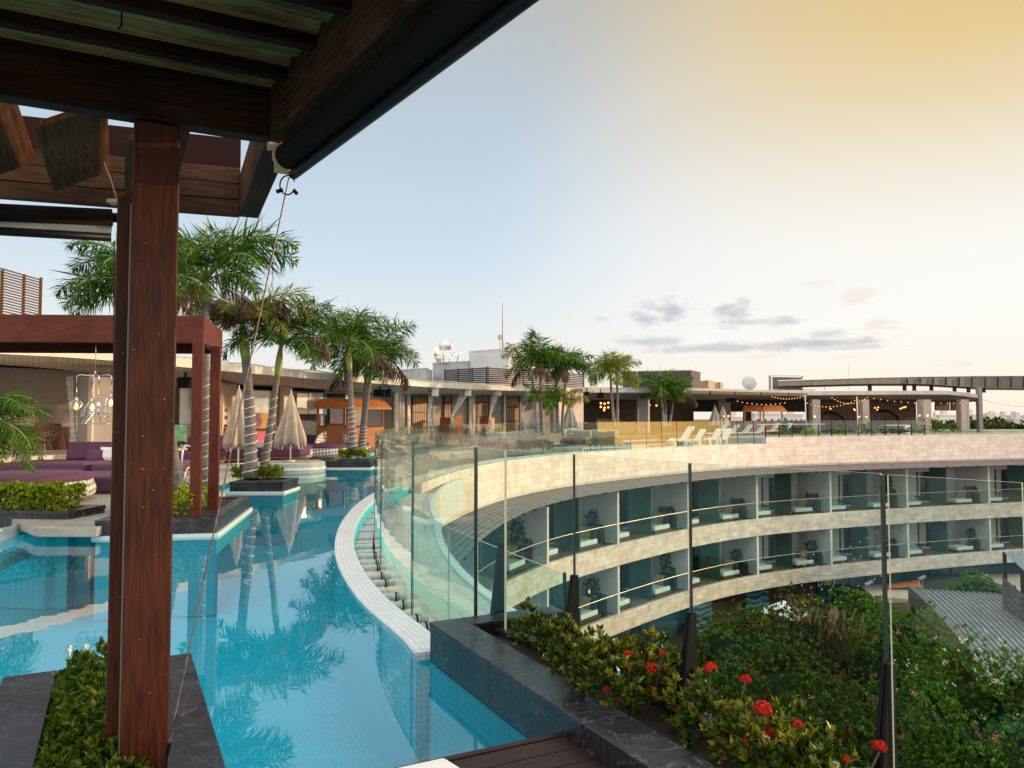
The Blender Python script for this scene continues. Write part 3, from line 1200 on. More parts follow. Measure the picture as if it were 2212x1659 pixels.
# ================================================================== foliage helpers
def leaf_obj(name, P0, D0, N0, Ln, Wd, mats, mi=None, parent=None, fold=.18, droop=.12):
    """every row is one leaf: base point, direction, face normal, length, width (two folded quads each)"""
    P0, D0, N0 = np.asarray(P0, float), np.asarray(D0, float), np.asarray(N0, float)
    n = len(P0)
    Ln, Wd = np.broadcast_to(np.asarray(Ln, float), (n,)), np.broadcast_to(np.asarray(Wd, float), (n,))
    D0 = D0 / (np.linalg.norm(D0, axis=1, keepdims=True) + 1e-9)
    S0 = np.cross(D0, N0)
    S0 /= (np.linalg.norm(S0, axis=1, keepdims=True) + 1e-9)
    N0 = np.cross(S0, D0)
    l, w = Ln[:, None], Wd[:, None]
    c = P0 + D0 * l * .5 - N0 * w * fold
    a = P0 + D0 * l * .45 + S0 * w * .5 + N0 * w * fold
    b = P0 + D0 * l * .45 - S0 * w * .5 + N0 * w * fold
    t = P0 + D0 * l - N0 * l * droop
    v = np.stack([P0, a, c, b, t], 1).reshape(-1, 3)
    k = np.arange(n) * 5
    f = np.stack([np.stack([k, k + 2, k + 4, k + 1], 1), np.stack([k, k + 3, k + 4, k + 2], 1)], 1).reshape(-1, 4)
    me = bpy.data.meshes.new(name)
    me.vertices.add(len(v))
    me.vertices.foreach_set('co', v.ravel())
    me.loops.add(len(f) * 4)
    me.loops.foreach_set('vertex_index', f.ravel().astype(np.int32))
    me.polygons.add(len(f))
    me.polygons.foreach_set('loop_start', np.arange(len(f), dtype=np.int32) * 4)
    mats = mats if isinstance(mats, (list, tuple)) else [mats]
    for m in mats:
        me.materials.append(m)
    if mi is not None:
        me.polygons.foreach_set('material_index', np.repeat(np.asarray(mi, np.int32), 2))
    me.update(calc_edges=True)
    o = bpy.data.objects.new(name, me)
    COL.objects.link(o)
    if parent is not None:
        o.parent = parent
    return o


def unit(v):
    return v / (np.linalg.norm(v, axis=-1, keepdims=True) + 1e-9)


def rosettes(rng, tips, dirs, per, ln, wd, spread=1.0, jit=.25):
    """leaves in whorls at twig tips"""
    n = len(tips)
    T = np.repeat(tips, per, 0)
    Dd = np.repeat(unit(dirs), per, 0)
    r = unit(rng.normal(size=(n * per, 3)))
    side = unit(np.cross(Dd, r))
    k = rng.uniform(.25, 1.0, (n * per, 1)) * spread
    d = unit(Dd + side * k + rng.normal(size=(n * per, 3)) * jit * .3)
    nn = unit(Dd * 1.0 - side * .3 + rng.normal(size=(n * per, 3)) * jit)
    base = T - Dd * rng.uniform(0, .5, (n * per, 1)) * ln
    L_ = ln * rng.uniform(.6, 1.15, n * per)
    W_ = wd * rng.uniform(.75, 1.15, n * per)
    return base, d, nn, L_, W_


def dome_pts(rng, c, r, n, lump=.22, low=-.25, shell=.55):
    """points through a lumpy ellipsoid, denser to its surface, with outward directions"""
    d = unit(rng.normal(size=(n * 2, 3)))
    d = d[d[:, 2] > low][:n]
    ph = rng.uniform(0, 6.28, 6)
    lum = 1 + lump * (np.sin(d[:, 0] * 4.3 + ph[0]) * np.sin(d[:, 1] * 3.9 + ph[1]) + .6 * np.sin(d[:, 2] * 7 + ph[2] + d[:, 0] * 6) + .5 * np.sin(d[:, 1] * 9 + ph[3]))
    rr = rng.uniform(0, 1, len(d)) ** .35
    rr = shell + (1 - shell) * rr
    p = np.asarray(c) + d * np.asarray(r) * (lum * rr)[:, None]
    return p, d


def shrub(name, label, cat, base, rad, n, per, ln, wd, mats, seed, mixf=.0, group=None, stems=6, lump=.22, low=-.25, up=.6, spread=1.0, parent=None, flowers=None, shell=.55):
    """stems + leaf whorls; base is the foot of the plant, rad its half sizes"""
    rng = np.random.default_rng(seed)
    t = thing(name, label, cat, base, 0, group) if parent is None else parent
    cz = rad[2] * .85
    p, d = dome_pts(rng, (0, 0, cz), rad, n, lump, low, shell)
    d2 = unit(d + np.array([0, 0, up]))
    b, dd, nn, L_, W_ = rosettes(rng, p, d2, per, ln, wd, spread)
    mi = None
    if len(mats) > 1:
        pick = (rng.uniform(size=len(p)) + (p[:, 2] / max(rad[2] * 1.8, .01) - .8) * .3) > (1 - mixf)
        mi = np.repeat(pick.astype(int), per)
    leaf_obj('foliage', b, dd, nn, L_, W_, mats, mi, t)
    if stems:
        mb = MB()
        for k in range(stems):
            q = p[rng.integers(len(p))]
            r0 = max(.004, rad[2] * .022)
            mb.tube([(q[0] * .08, q[1] * .08, 0), (q[0] * .45, q[1] * .45, q[2] * .5), (q[0] * .92, q[1] * .92, q[2] * .95)], [r0, r0 * .7, r0 * .3], 5)
        mb.build('branches', m_stem, t, smooth=True)
    return t, p


# ================================================================== near pergola
K = P(577, 296, 1.33)
E = Vector((.575, -.818, 0)).normalized()
perg = thing('pergola', 'dark timber pergola overhead with louvred roof on a red brown post at the left', 'pergola', (0, 0, 0))
pf = Vector((-1.594, 3.40, 0))
pc = pf - U * .097
mb = MB()
mb.obb((pc.x, pc.y, (1.326 - 1.66) / 2), U * .095, V * .095, (0, 0, (1.326 + 1.66) / 2))
mb.build('post', m_mahog, perg, bevel=.008)
p2 = pc + V * .105 - U * .12
mb = MB()
mb.obb((p2.x, p2.y, (1.02 - 1.66) / 2), U * .06, V * .05, (0, 0, (1.02 + 1.66) / 2))
mb.build('side_post', m_mahog, perg, bevel=.006)
mb = MB()
p3_ = pf + V * .1 - U * .03
mb.obb((p3_.x, p3_.y, (.95 - 1.66) / 2), U * .012, V * .003, (0, 0, (.95 + 1.66) / 2))
mb.build('guide_rail', M('dull rail', (.16, .14, .12), rough=.5, metal=.5), perg)
bk = K + V * 0
mb = MB()
mb.beam(K - U * .052 - V * .02 + Vector((0, 0, .150)), K - U * .052 + V * 3.4 + Vector((0, 0, .150)), .10, .30)
mb.build('cross_beam', m_dkbeam, perg, bevel=.006)
mb = MB()
far_end = P(517, 468, 1.33)
mb.beam(K + Vector((0, 0, .145)) - V * .06 - U * .0, far_end + Vector((0, 0, .145)) - V * .06, .12, .29)
mb.build('eave_beam', m_greybeam, perg, bevel=.006)
mb = MB()
e0, e1 = K - V * .07 + E * .0, K - V * .07 + E * 3.4
mb.beam(e0 + Vector((0, 0, .185)), e1 + Vector((0, 0, .185)), .12, .37)
mb.build('eave_beam', m_greybeam, perg, bevel=.006)
# boards of the fascia at the far end
fa, fb = far_end + V * .0, P(0, 428, 1.33)
fd = (fb - fa).normalized()
fb = fb + fd * 1.2
mb = MB()
for k in range(3):
    z = 1.33 + .05 + k * .108
    mb.beam(fa + Vector((0, 0, z - 1.33)), fb + Vector((0, 0, z - 1.33)), .05 + .006 * (k % 2), .104)
mb.build('fascia_board', wood('aged fascia', (.030, .012, .006), (.085, .042, .022), rough=.75, spec=.15), perg, bevel=.004)
mb = MB()
n_ = Vector((-fd.y, fd.x, 0))
n_ = n_ if n_.y > 0 else -n_
mb.beam(fa + n_ * .10 + Vector((0, 0, .44)), fb + n_ * .10 + Vector((0, 0, .44)), .04, .22)
mb.build('top_board', wood('red painted board', (.014, .0025, .002), (.022, .0045, .0035), rough=.7, spec=.15), perg)
# tilted fins beyond the cross beam
f0 = PY(114, 407, 4.5)
for k in (-1, 0, 1, 2, 3):
    a = f0 + V * (.385 * k)
    hi = -V * .29 + Vector((0, 0, .17))
    ln = U * 1.13
    nn = hi.cross(ln).normalized() * .016
    mb = MB()
    mb.obb(a + hi * .5 + ln * .5 - U * .03, ln * .5, hi * .5, nn)
    mb.build('roof_fin', MATS.get('fin board') or wood('fin board', (.050, .018, .007), (.19, .080, .032), rough=.8, spec=.1), perg, bevel=.003)
# louvre planks and battens over the viewer's side
mb = MB()
for k in range(13):
    d = .02 + .178 * k
    a = K + U * (d + .085) - V * (.02 + .14 * d) + Vector((0, 0, .262))
    b = K + U * (d + .085) + V * 3.4 + Vector((0, 0, .262))
    rr = .012 * math.sin(k * 2.4)
    mb.obb((a + b) / 2 + Vector((0, 0, .004 * math.sin(k * 5.1))), (b - a) / 2, U * .086 + Vector((0, 0, rr + .018)), Vector((0, 0, .012)))
mb.build('ceiling_plank', m_weath, perg)
for k in range(7):
    d = .24 + .345 * k
    a = K + U * d - V * (.02 + .14 * d) + Vector((0, 0, .222))
    b = K + U * d + V * 3.4 + Vector((0, 0, .222))
    mb = MB()
    mb.obb((a + b) / 2, (b - a) / 2, U * .024, Vector((0, 0, .036)))
    mb.build('batten', m_dkbeam, perg, bevel=.003)
mb = MB()
a = K + U * .0 + Vector((0, 0, .33))
mb.face([a - V * .0 - U * .1, a + V * 3.6 - U * .1, a + V * 3.6 + U * 2.6, a - V * .44 + U * 2.6])
mb.face([q + Vector((0, 0, .03)) for q in [a - V * .0 - U * .1, a - V * .44 + U * 2.6, a + V * 3.6 + U * 2.6, a + V * 3.6 - U * .1]])
mb.build('sky_block_sheet', m_blackm, perg)  # unseen dark sheet added above the planks to block the sky
# wire clip hanging from a batten
mb = MB()
q = K + U * .55 + V * .62 + Vector((0, 0, .19))
mb.tube([q, q - Vector((0, 0, .05)), q - Vector((.012, 0, .065))], .004, 6)
mb.build('hook', m_black, perg)
# bolts at the foot of the post
mb = MB()
for dz_ in (-1.60,):
    q = pf - V * .045 + Vector((0, 0, dz_))
    mb.lathe([(.001, .012), (.010, .010), (.012, 0), (.012, -.003)], (0, 0, 0), 10)
    mb.v = [tuple(q + (-V) * x + Vector((0, 0, 1)) * y + U * z) for x, y, z in mb.v]
mb.build('bolt', m_steel, perg, smooth=True)

# ---- rolled sun shade along the eave
sh = thing('roller_shade', 'black rolled up sun shade tube fixed along the pergola eave on a cream bracket', 'roller shade', (0, 0, 0))
r0 = PY(622, 338, 3.62)
mb = MB()
mb.tube([r0 + E * (.12 * i) for i in range(26)], .062, 20)
mb.build('tube', M('shade fabric', (.010, .007, .006), (.016, .011, .010), rough=.85, scale=60, bump=.2, spec=.1), sh, smooth=True)
h0 = PY(634, 377, 3.63)
mb = MB()
mb.tube([h0 + E * (.12 * i) for i in range(26)], .024, 12)
mb.build('hem_bar', m_black, sh, smooth=True)
mb = MB()
mb.tube([h0 - E * .03, h0 + E * .02], .013, 10)
mb.build('bar_pin', m_galv, sh, smooth=True)
mb = MB()
sw = (h0 - r0)
for i in range(25):
    a, b = r0 + E * (.12 * i) - Vector((0, 0, .05)) + Vector((.03, .015, 0)), r0 + E * (.12 * (i + 1)) - Vector((0, 0, .05)) + Vector((.03, .015, 0))
    c, d = h0 + E * (.12 * (i + 1)), h0 + E * (.12 * i)
    mb.face([a, b, c, d])
mb.build('shade_cloth', MATS['shade fabric'], sh)
mb = MB()
bc = r0 - E * .012
mb.obb(bc + Vector((-.045, -.01, .045)), -V * .045, E * .012, (0, 0, .018))
mb.obb(bc + Vector((-.04, -.01, -.01)), -V * .016, E * .01, (0, 0, .06))
mb.obb(bc + Vector((-.012, 0, -.068)), -V * .045, E * .012, (0, 0, .012))
mb.tube([bc - E * .014, bc + E * .004], .070, 20)
for s_ in (-1, 1):
    mb.tube([bc + Vector((-.045, -.01, .066)) - V * (.022 * s_) - E * .015, bc + Vector((-.045, -.01, .066)) - V * (.022 * s_) - E * .010], .008, 8)
mb.build('bracket', m_cream, sh, bevel=.004)

cab = thing('guy_cable', 'thin steel cable running from the shade end down to the foot of the near post', 'cable', (0, 0, 0))
c0, c1 = PY(624, 384, 3.62), PY(366, 1604, 3.30)
mb = MB()
mb.tube([c0, c0.lerp(c1, .5), c1], .0034, 6)
mb.build('cable', M('cable rust', (.10, .06, .04), (.22, .17, .13), rough=.5, metal=.4, scale=30), cab)
mb = MB()
rc = PY(621, 400, 3.61)
mb.tube([rc + Vector((math.cos(a) * .036, 0, math.sin(a) * .046)) for a in np.linspace(.4, 5.9, 22)], .0036, 6)
mb.tube([rc + Vector((-.052, 0, -.032)), rc + Vector((-.022, 0, -.022))], .010, 8)
mb.tube([rc + Vector((.030, 0, -.024)), rc + Vector((.046, 0, -.042))], .009, 8)
mb.build('clip_ring', m_black, cab)
mb = MB()
mb.tube([c1, c1 + Vector((-.012, .005, -.055))], .009, 8)
mb.tube([c1 + Vector((-.012, .005, -.055)), c1 + Vector((-.016, .005, -.14))], .006, 8)
mb.tube([c1 + Vector((0, 0, .02)), c1 + Vector((.03, 0, .12))], .0022, 5)
mb.build('turnbuckle', m_black, cab)

# ---- second rolled shade, hanging at the far left side
sh2 = thing('roller_shade', 'black half lowered roller shade with grey mesh strip at the upper left', 'roller shade', (0, 0, 0))
a, b = PY(243, 470, 4.65), PY(-160, 452, 4.2)
mb = MB()
mb.tube([a, b], .052, 16)
mb.tube([a + (a - b).normalized() * .03, a], .03, 12)
mb.build('tube', MATS['shade fabric'], sh2, smooth=True)
a2, b2 = PY(240, 513, 4.66), PY(-160, 490, 4.2)
mb = MB()
mb.tube([a2, b2], .026, 12)
mb.build('hem_bar', m_black, sh2, smooth=True)
m_mesh = glassmat('mesh cloth', (.62, .66, .70), .0)
t_ = m_mesh.node_tree
mb = MB()
mb.face([a - Vector((0, 0, .04)), b - Vector((0, 0, .04)), b2, a2])
mb.build('mesh_strip', M('mesh strip', (.22, .25, .28), (.34, .38, .42), rough=.8, scale=50, stretch=(1, 1, 8)), sh2)
mb = MB()
q = a + (a - b).normalized() * .05
mb.obb(q + Vector((0, 0, .03)), (.012, 0, 0), (0, .03, 0), (0, 0, .09))
mb.obb(q + Vector((-.03, 0, .10)), (.05, 0, 0), (0, .03, 0), (0, 0, .012))
mb.build('bracket', m_cream, sh2, bevel=.003)
cb2 = thing('guide_cable', 'thin vertical black cable beside the left edge of the post', 'cable', (0, 0, 0))
mb = MB()
q0, q1 = PY(247, 520, 4.66), PY(242, 1425, 4.66)
mb.tube([q0, q1], .0035, 6)
mb.build('cable', m_black, cb2)
mb = MB()
mb.tube([PY(223, 347, 4.45), PY(240, 390, 4.5), PY(258, 450, 4.6)], .004, 6)
mb.build('cord', m_cream, cb2)

# ================================================================== right planter with the glass balustrade
OUT = -V
A0 = P(926, 1343, ZC)
pl = thing('stone_planter', 'long black marble planter with wide polished coping beside the glass balustrade', 'planter', (0, 0, 0))


def slabs(mb, o, along, across, lens, w, z0, z1, gap=.004):
    d = 0
    for L_ in lens:
        a = o + along * (d + gap / 2)
        mb.obb(a + along * ((L_ - gap) / 2) + across * (w / 2) + Vector((0, 0, (z0 + z1) / 2 - o.z)), along * ((L_ - gap) / 2), across * (w / 2), (0, 0, (z1 - z0) / 2))
        d += L_


mb = MB()
slabs(mb, A0, U, OUT, [1.06, 1.12, .34, 1.1, 1.2], .272, ZC - .035, ZC)
slabs(mb, A0 + OUT * .272, OUT, U, [.32, .50], .2, ZC - .035, ZC)
mb.build('coping', m_stone, pl, bevel=.006)
mb = MB()
slabs(mb, A0 + U * .008 + OUT * .008, U, OUT, [1.06, 1.12, .34, 1.1, 1.2], .22, ZW - .025, ZC - .037)
slabs(mb, A0 + OUT * .27 + U * .008, OUT, U, [.32, .50], .15, ZW - .5, ZC - .037)
mb.build('side_slab', m_stone, pl, bevel=.003)
mb = MB()
slabs(mb, A0 + U * .012 + OUT * .012, U, OUT, [4.82], .21, -3.1, ZW - .027)
mb.build('pool_base', m_pfloor, pl)
GL = [P(1030, 969, -.25), P(1240, 980.5, -.25), P(1490, 999, -.25), P(1906, 1023, -.25)]
GL.append(P(1915, 1025, -.25))
GL.append(P(2212, 1043, -.25))
GL.append(GL[-1] + (GL[-1] - GL[-2]).normalized() * 1.2)
mb = MB()
cur = [Vector((p.x, p.y, 0)) for p in GL]
pin = [p - OUT * .05 for p in cur]
pout = [p + OUT * .05 for p in cur]
mb.wall(pin, pout, -3.2, -1.61)
mb.build('outer_curb', m_stone, pl)
mb = MB()
sp = [A0 + OUT * .2 + U * .15, A0 + OUT * .2 + U * 4.8] + [Vector((p.x, p.y)) for p in reversed(cur)]
mb.face([(p[0], p[1], -1.66) for p in sp])
mb.build('soil', m_soil, pl)

bal = thing('glass_balustrade', 'clear frameless glass balustrade held by black tapered posts along the planter', 'glass fence', (0, 0, 0))
j82 = GL[0].lerp(GL[1], .33)
segs = [(GL[0], j82, -1.95), (j82, GL[1], -1.62), (GL[1], GL[2], -1.6), (GL[2], GL[3], -1.6), (GL[4], GL[5], -1.6), (GL[5], GL[6], -1.6)]
for a, b, zb in segs:
    d = (b - a).normalized()
    n_ = Vector((d.y, -d.x, 0))
    mb = MB()
    c = (a + b) / 2
    c.z = (-.25 + zb) / 2
    h = (b - a) / 2 - d * .006
    i = len(mb.v)
    mb.obb(c, h, n_ * .006, (0, 0, (-.25 - zb) / 2), 0)
    # rim faces (ends and top) take the tinted edge
    for fi in range(len(mb.f)):
        vs = [Vector(mb.v[k]) for k in mb.f[fi]]
        nn = (vs[1] - vs[0]).cross(vs[2] - vs[1]).normalized()
        if abs(nn.dot(n_)) < .5:
            mb.m[fi] = 1
    mb.build('pane', [m_glassf, m_gpale], bal)
for a in (GL[0], GL[1], GL[2], GL[3]):
    zb = -1.95 if a is GL[0] else -1.1
    mb = MB()
    mb.obb((a.x, a.y, (-.255 + zb) / 2), (.0075, 0, 0), (0, .009, 0), (0, 0, (-.255 - zb) / 2))
    mb.build('joint_strip', m_gdark, bal)


def fin_post(a, d, ztop, zbot, parent):
    """tapered black fin: narrow head, wide foot, with a slot of lighter metal on the outer face"""
    n_ = Vector((d.y, -d.x, 0))
    mb = MB()
    for off, m, w in ((-.012, 0, .017), (.012, 0, .017)):
        pts = []
        for z, dep0, dep1 in ((ztop, -.018, .020), (zbot, -.024, .115)):
            for s_ in (-1, 1):
                for dep in (dep0, dep1):
                    q = a + d * (off + s_ * w * .5) + n_ * dep
                    pts.append((q.x, q.y, z))
        t0, t1, t2, t3, b0, b1, b2, b3 = pts
        for q in ((t0, t1, t3, t2), (b0, b2, b3, b1), (t0, t2, b2, b0), (t1, b1, b3, t3), (t0, b0, b1, t1), (t2, t3, b3, b2)):
            mb.face(q, m)
    q = a + n_ * .03
    mb.obb((q.x, q.y, zbot - .008), d * .045, n_ * .10, (0, 0, .01), 0)
    return mb.build('fin_post', m_black, parent, bevel=.003)


dd = (GL[3] - GL[1]).normalized()
for a, d in ((GL[1], (GL[2] - GL[0]).normalized()), (GL[2], dd), (GL[3].lerp(GL[4], .5), dd)):
    fin_post(a, Vector((d.x, d.y, 0)).normalized(), -1.075, -1.61, bal)
ps1 = PY(1083, 1171, 6.3)
fin_post(Vector((ps1.x, ps1.y, 0)), Vector((U.x, U.y, 0)), ps1.z, -1.75, bal)

lowg = thing('low_glass_screen', 'low glass screen with sloping view line behind the first black post over the gutter', 'glass screen', (0, 0, 0))
pa, pb, pc_ = Vector((.37, 5.46, 0)), Vector((-.63, 7.7, 0)), Vector((-1.25, 9.6, 0))
for a, b in ((pa, pb), (pb, pc_)):
    d = (b - a).normalized()
    n_ = Vector((d.y, -d.x, 0))
    mb = MB()
    mb.obb((a + b) / 2 + Vector((0, 0, -1.62)), (b - a) / 2 - d * .005, n_ * .006, (0, 0, .52), 0)
    for fi in range(len(mb.f)):
        vs = [Vector(mb.v[k]) for k in mb.f[fi]]
        nn = (vs[1] - vs[0]).cross(vs[2] - vs[1]).normalized()
        if abs(nn.dot(n_)) < .5:
            mb.m[fi] = 1
    mb.build('pane', [m_glass, m_gpale], lowg)
mb = MB()
mb.obb((pa.x, pa.y, -1.62), (.012, 0, 0), (0, .012, 0), (0, 0, .53))
mb.build('end_post', m_gdark, lowg)

# ---- ixora shrubs in the planter (place along the bed, size, leaf mix, flower heads given as survey points)
IX = [
    ('small green ixora at the far end of the marble planter', -1.22, .02, (.13, .13, .16), 60, .04, []),
    ('green ixora with bronze tips beside the first black post', -.88, .06, (.14, .13, .15), 90, .06, []),
    ('round dark green ixora left of the second black post', -.52, -.02, (.16, .15, .18), 120, .08, []),
    ('large glossy ixora with several red flower heads in the middle of the bed', .06, -.02, (.30, .27, .205), 370, .2, [(1357, 1413, .026), (1432, 1412, .022), (1406, 1442, .036), (1311, 1490, .026), (1411, 1493, .030), (1380, 1441, .013)]),
    ('yellow leaved ixora touching the third black post', .30, .12, (.11, .11, .17), 50, .8, [(1462, 1529, .028)]),
    ('tall sparse ixora with two red heads on long stalks', .58, .05, (.14, .13, .14), 100, .08, [(1534, 1444, .036), (1610, 1468, .030)]),
    ('yellow green ixora with the biggest red flower clusters', .98, .06, (.20, .19, .16), 210, .5, [(1648, 1532, .042), (1724, 1566, .026), (1666, 1581, .034), (1760, 1621, .042), (1786, 1596, .022), (1610, 1600, .016)]),
    ('low yellow ixora at the foot of the fourth black post', 1.28, .08, (.16, .15, .14), 130, .45, [(1900, 1613, .030), (1830, 1640, .018)]),
    ('dark ixora spreading over the coping at the lower edge', 1.48, -.12, (.15, .14, .11), 70, .2, []),
]
for k, (lab, tt, lat, rad, n, mixf, fl) in enumerate(IX):
    q = Vector((.67, 4.52, 0)) + U * tt + OUT * lat
    t, pts = shrub('ixora_shrub', lab, 'shrub', (q.x, q.y, -1.67), rad, n, 10, .056, .025, [m_ixora, m_ixoray], 40 + k, mixf, 'ixora shrubs in the marble planter', stems=14, lump=.32, low=-.5, up=.9, spread=.9)
    rng = np.random.default_rng(90 + k)
    for (fx, fy, fr) in fl:
        fr *= .86
        Y = q.y - rad[0] * .55
        c = PY(fx, fy, Y) - Vector((q.x, q.y, -1.67))
        m = int(70 if fr > .035 else 45)
        dd_ = unit(rng.normal(size=(m * 2, 3)))
        dd_ = dd_[dd_[:, 2] > -.3][:m]
        cen = np.array(c) + dd_ * fr * np.array([1, 1, .8]) * rng.uniform(.72, 1.18, (len(dd_), 1))
        per = 4
        B = np.repeat(cen, per, 0)
        Dn = np.repeat(dd_, per, 0)
        s1 = unit(np.cross(Dn, rng.normal(size=Dn.shape)))
        ang = np.tile(np.arange(per) * math.pi / 2, len(cen))[:, None] + np.repeat(rng.uniform(0, 6, len(cen)), per)[:, None]
        ref = unit(np.cross(Dn, np.array([.3, .2, .9])))
        s1 = ref * np.cos(ang) + np.cross(Dn, ref) * np.sin(ang)
        leaf_obj('flower', B, s1 + Dn * .35, Dn, fr * .42, fr * .24, [m_petal], None, t, droop=.0)
        mb = MB()
        for d_ in dd_[::2]:
            mb.tube([tuple(np.array(c) - np.array([0, 0, fr * .9])), tuple(np.array(c) + d_ * fr * .97 * np.array([1, 1, .8]))], fr * .022, 4)
        g0 = Vector(c) - Vector((0, 0, fr * .8))
        mb.tube([g0, Vector((g0.x * .8, g0.y * .8, max(.03, g0.z * .55))), Vector((g0.x * .2, g0.y * .2, 0.0))], .005, 5)
        mb.build('flower_stalk', m_stem, t)

# ================================================================== left planter at the foot of the post
A1 = P(412.6, 1409.7, ZC)
lp = thing('stone_planter', 'square grey black stone planter at the foot of the near post', 'planter', (0, 0, 0))
w_ = 1.02
mb = MB()
slabs(mb, A1, U, V, [2.6], .28, ZC - .04, ZC)
slabs(mb, A1 + V * (.28 + .48), U, V, [2.6], .28, ZC - .04, ZC)
slabs(mb, A1 + V * .281, V, U, [.478], .26, ZC - .04, ZC)
mb.build('coping', m_stone, lp, bevel=.005)
mb = MB()
slabs(mb, A1 + V * .004 + U * .004, U, V, [2.6], .25, ZW - .025, ZC - .042)
slabs(mb, A1 + V * (.28 + .506), U, V, [2.6], .25, ZW - .025, ZC - .042)
slabs(mb, A1 + V * .256 + U * .004, V, U, [.528], .22, ZW - .025, ZC - .042)
mb.build('side_slab', m_stone, lp)
mb = MB()
slabs(mb, A1 + V * .008 + U * .008, U, V, [2.59], 1.02, -3.1, ZW - .027)
mb.build('pool_base', m_pfloor, lp)
mb = MB()
a = A1 + V * .27 + U * .2
mb.face([(p.x, p.y, ZC - .09) for p in (a, a + V * .5, a + V * .5 + U * 2.4, a + U * 2.4)])
mb.build('soil', m_soil, lp)
rng = np.random.default_rng(7)
gc = thing('ground_cover_plant', 'leafy green ground cover filling the planter around the near post', 'plant', (A1.x, A1.y, ZC - .09))
n = 950
au, av = rng.uniform(.26, 2.2, n), rng.uniform(.28, .74, n)
hh = (.05 + .26 * np.sin(np.clip((av - .25) / .52, 0, 1) * math.pi) ** .6) * rng.uniform(.35, 1.0, n) * (1 - .35 * np.clip((au - 1.0) / .9, 0, 1))
pp = np.stack([U.x * au + V.x * av, U.y * au + V.y * av, hh], 1)
b, d, nn, L_, W_ = rosettes(rng, pp, np.tile([0, 0, 1.0], (n, 1)) + rng.normal(size=(n, 3)) * .55, 12, .050, .021, 1.3)
leaf_obj('foliage', b, d, nn, L_, W_, [m_lily], None, gc)
au, av = rng.uniform(.95, 1.5, 140), rng.uniform(.70, .98, 140)
mb = MB()
for k in range(60):
    q = pp[rng.integers(n)]
    mb.tube([(q[0], q[1], 0), (q[0] + rng.normal() * .015, q[1] + rng.normal() * .015, q[2])], .003, 4)
mb.build('stem', m_stem, gc)

# white lounge cushion reaching in at the bottom edge
cz = -1.28
q0 = P(959, 1634, cz)
cu = thing('lounge_cushion', 'corner of a white lounge cushion on the timber deck at the bottom edge', 'cushion', (q0.x, q0.y, cz))
mb = MB()
ax, ay = V * .45, (U * .4 + V * -.08)
mb.obb(ax + ay + Vector((0, 0, -.08)), ax, ay, (0, 0, .08))
mb.build('cushion', m_white, cu, bevel=.012)
mb = MB()
mb.obb(ax + ay + Vector((0, 0, -.285)), ax * .9, ay * .9, (0, 0, .124))
mb.build('base', m_brownw, cu)


# ================================================================== stone planters standing in the pool
def box_planter(label, A, B, depth, ztop=ZC, zbot=-3.04, cope=.16, ledge=True, soil=.06):
    """A..B is the front top edge, depth runs away from the viewer"""
    A, B = Vector((A[0], A[1], 0)), Vector((B[0], B[1], 0))
    d = (B - A).normalized()
    n_ = Vector((-d.y, d.x, 0))
    if n_.y < 0:
        n_ = -n_
    t = thing('stone_planter', label, 'planter', ((A + B) / 2 + n_ * depth / 2) + Vector((0, 0, zbot)))
    o = t.location.copy()
    L_ = (B - A).length
    mb = MB()

    def seg(p, q, w, inn):
        dd_ = (q - p).normalized()
        mb.obb((p + q) / 2 + inn * (w / 2) + Vector((0, 0, ztop - .03)) - o, (q - p) / 2, inn * (w / 2), (0, 0, .03))
    C_, D_ = B + n_ * depth, A + n_ * depth
    seg(A, B, cope, n_)
    seg(D_, C_, cope, -n_)
    seg(A + n_ * (cope + .002), D_ - n_ * (cope + .002), cope, d)
    seg(B + n_ * (cope + .002), C_ - n_ * (cope + .002), cope, -d)
    mb.build('coping', m_stone, t, bevel=.006)
    mb = MB()
    i_ = .012
    body = [A + n_ * i_ + d * i_, B + n_ * i_ - d * i_, C_ - n_ * i_ - d * i_, D_ - n_ * i_ + d * i_]
    mb.prism([(p.x - o.x, p.y - o.y) for p in body], ZW + .05 - o.z, ztop - .062 - o.z)
    mb.build('side_slab', m_stone, t)
    mb = MB()
    mb.prism([(p.x - o.x, p.y - o.y) for p in body], zbot - o.z, ZW - .03 - o.z, 1)
    if ledge:
        e = -.03
        lb = [A + n_ * e + d * e, B + n_ * e - d * e, C_ - n_ * e - d * e, D_ - n_ * e + d * e]
        mb.prism([(p.x - o.x, p.y - o.y) for p in lb], ZW - .028 - o.z, ZW + .047 - o.z)
    mb.build('base_ledge', [m_poolwall, m_pfloor], t)
    mb = MB()
    c = cope
    sb = [A + n_ * c + d * c, B + n_ * c - d * c, C_ - n_ * c - d * c, D_ - n_ * c + d * c]
    mb.face([(p.x - o.x, p.y - o.y, ztop - .035 - o.z) for p in sb])
    mb.build('soil', m_soil, t)
    return t


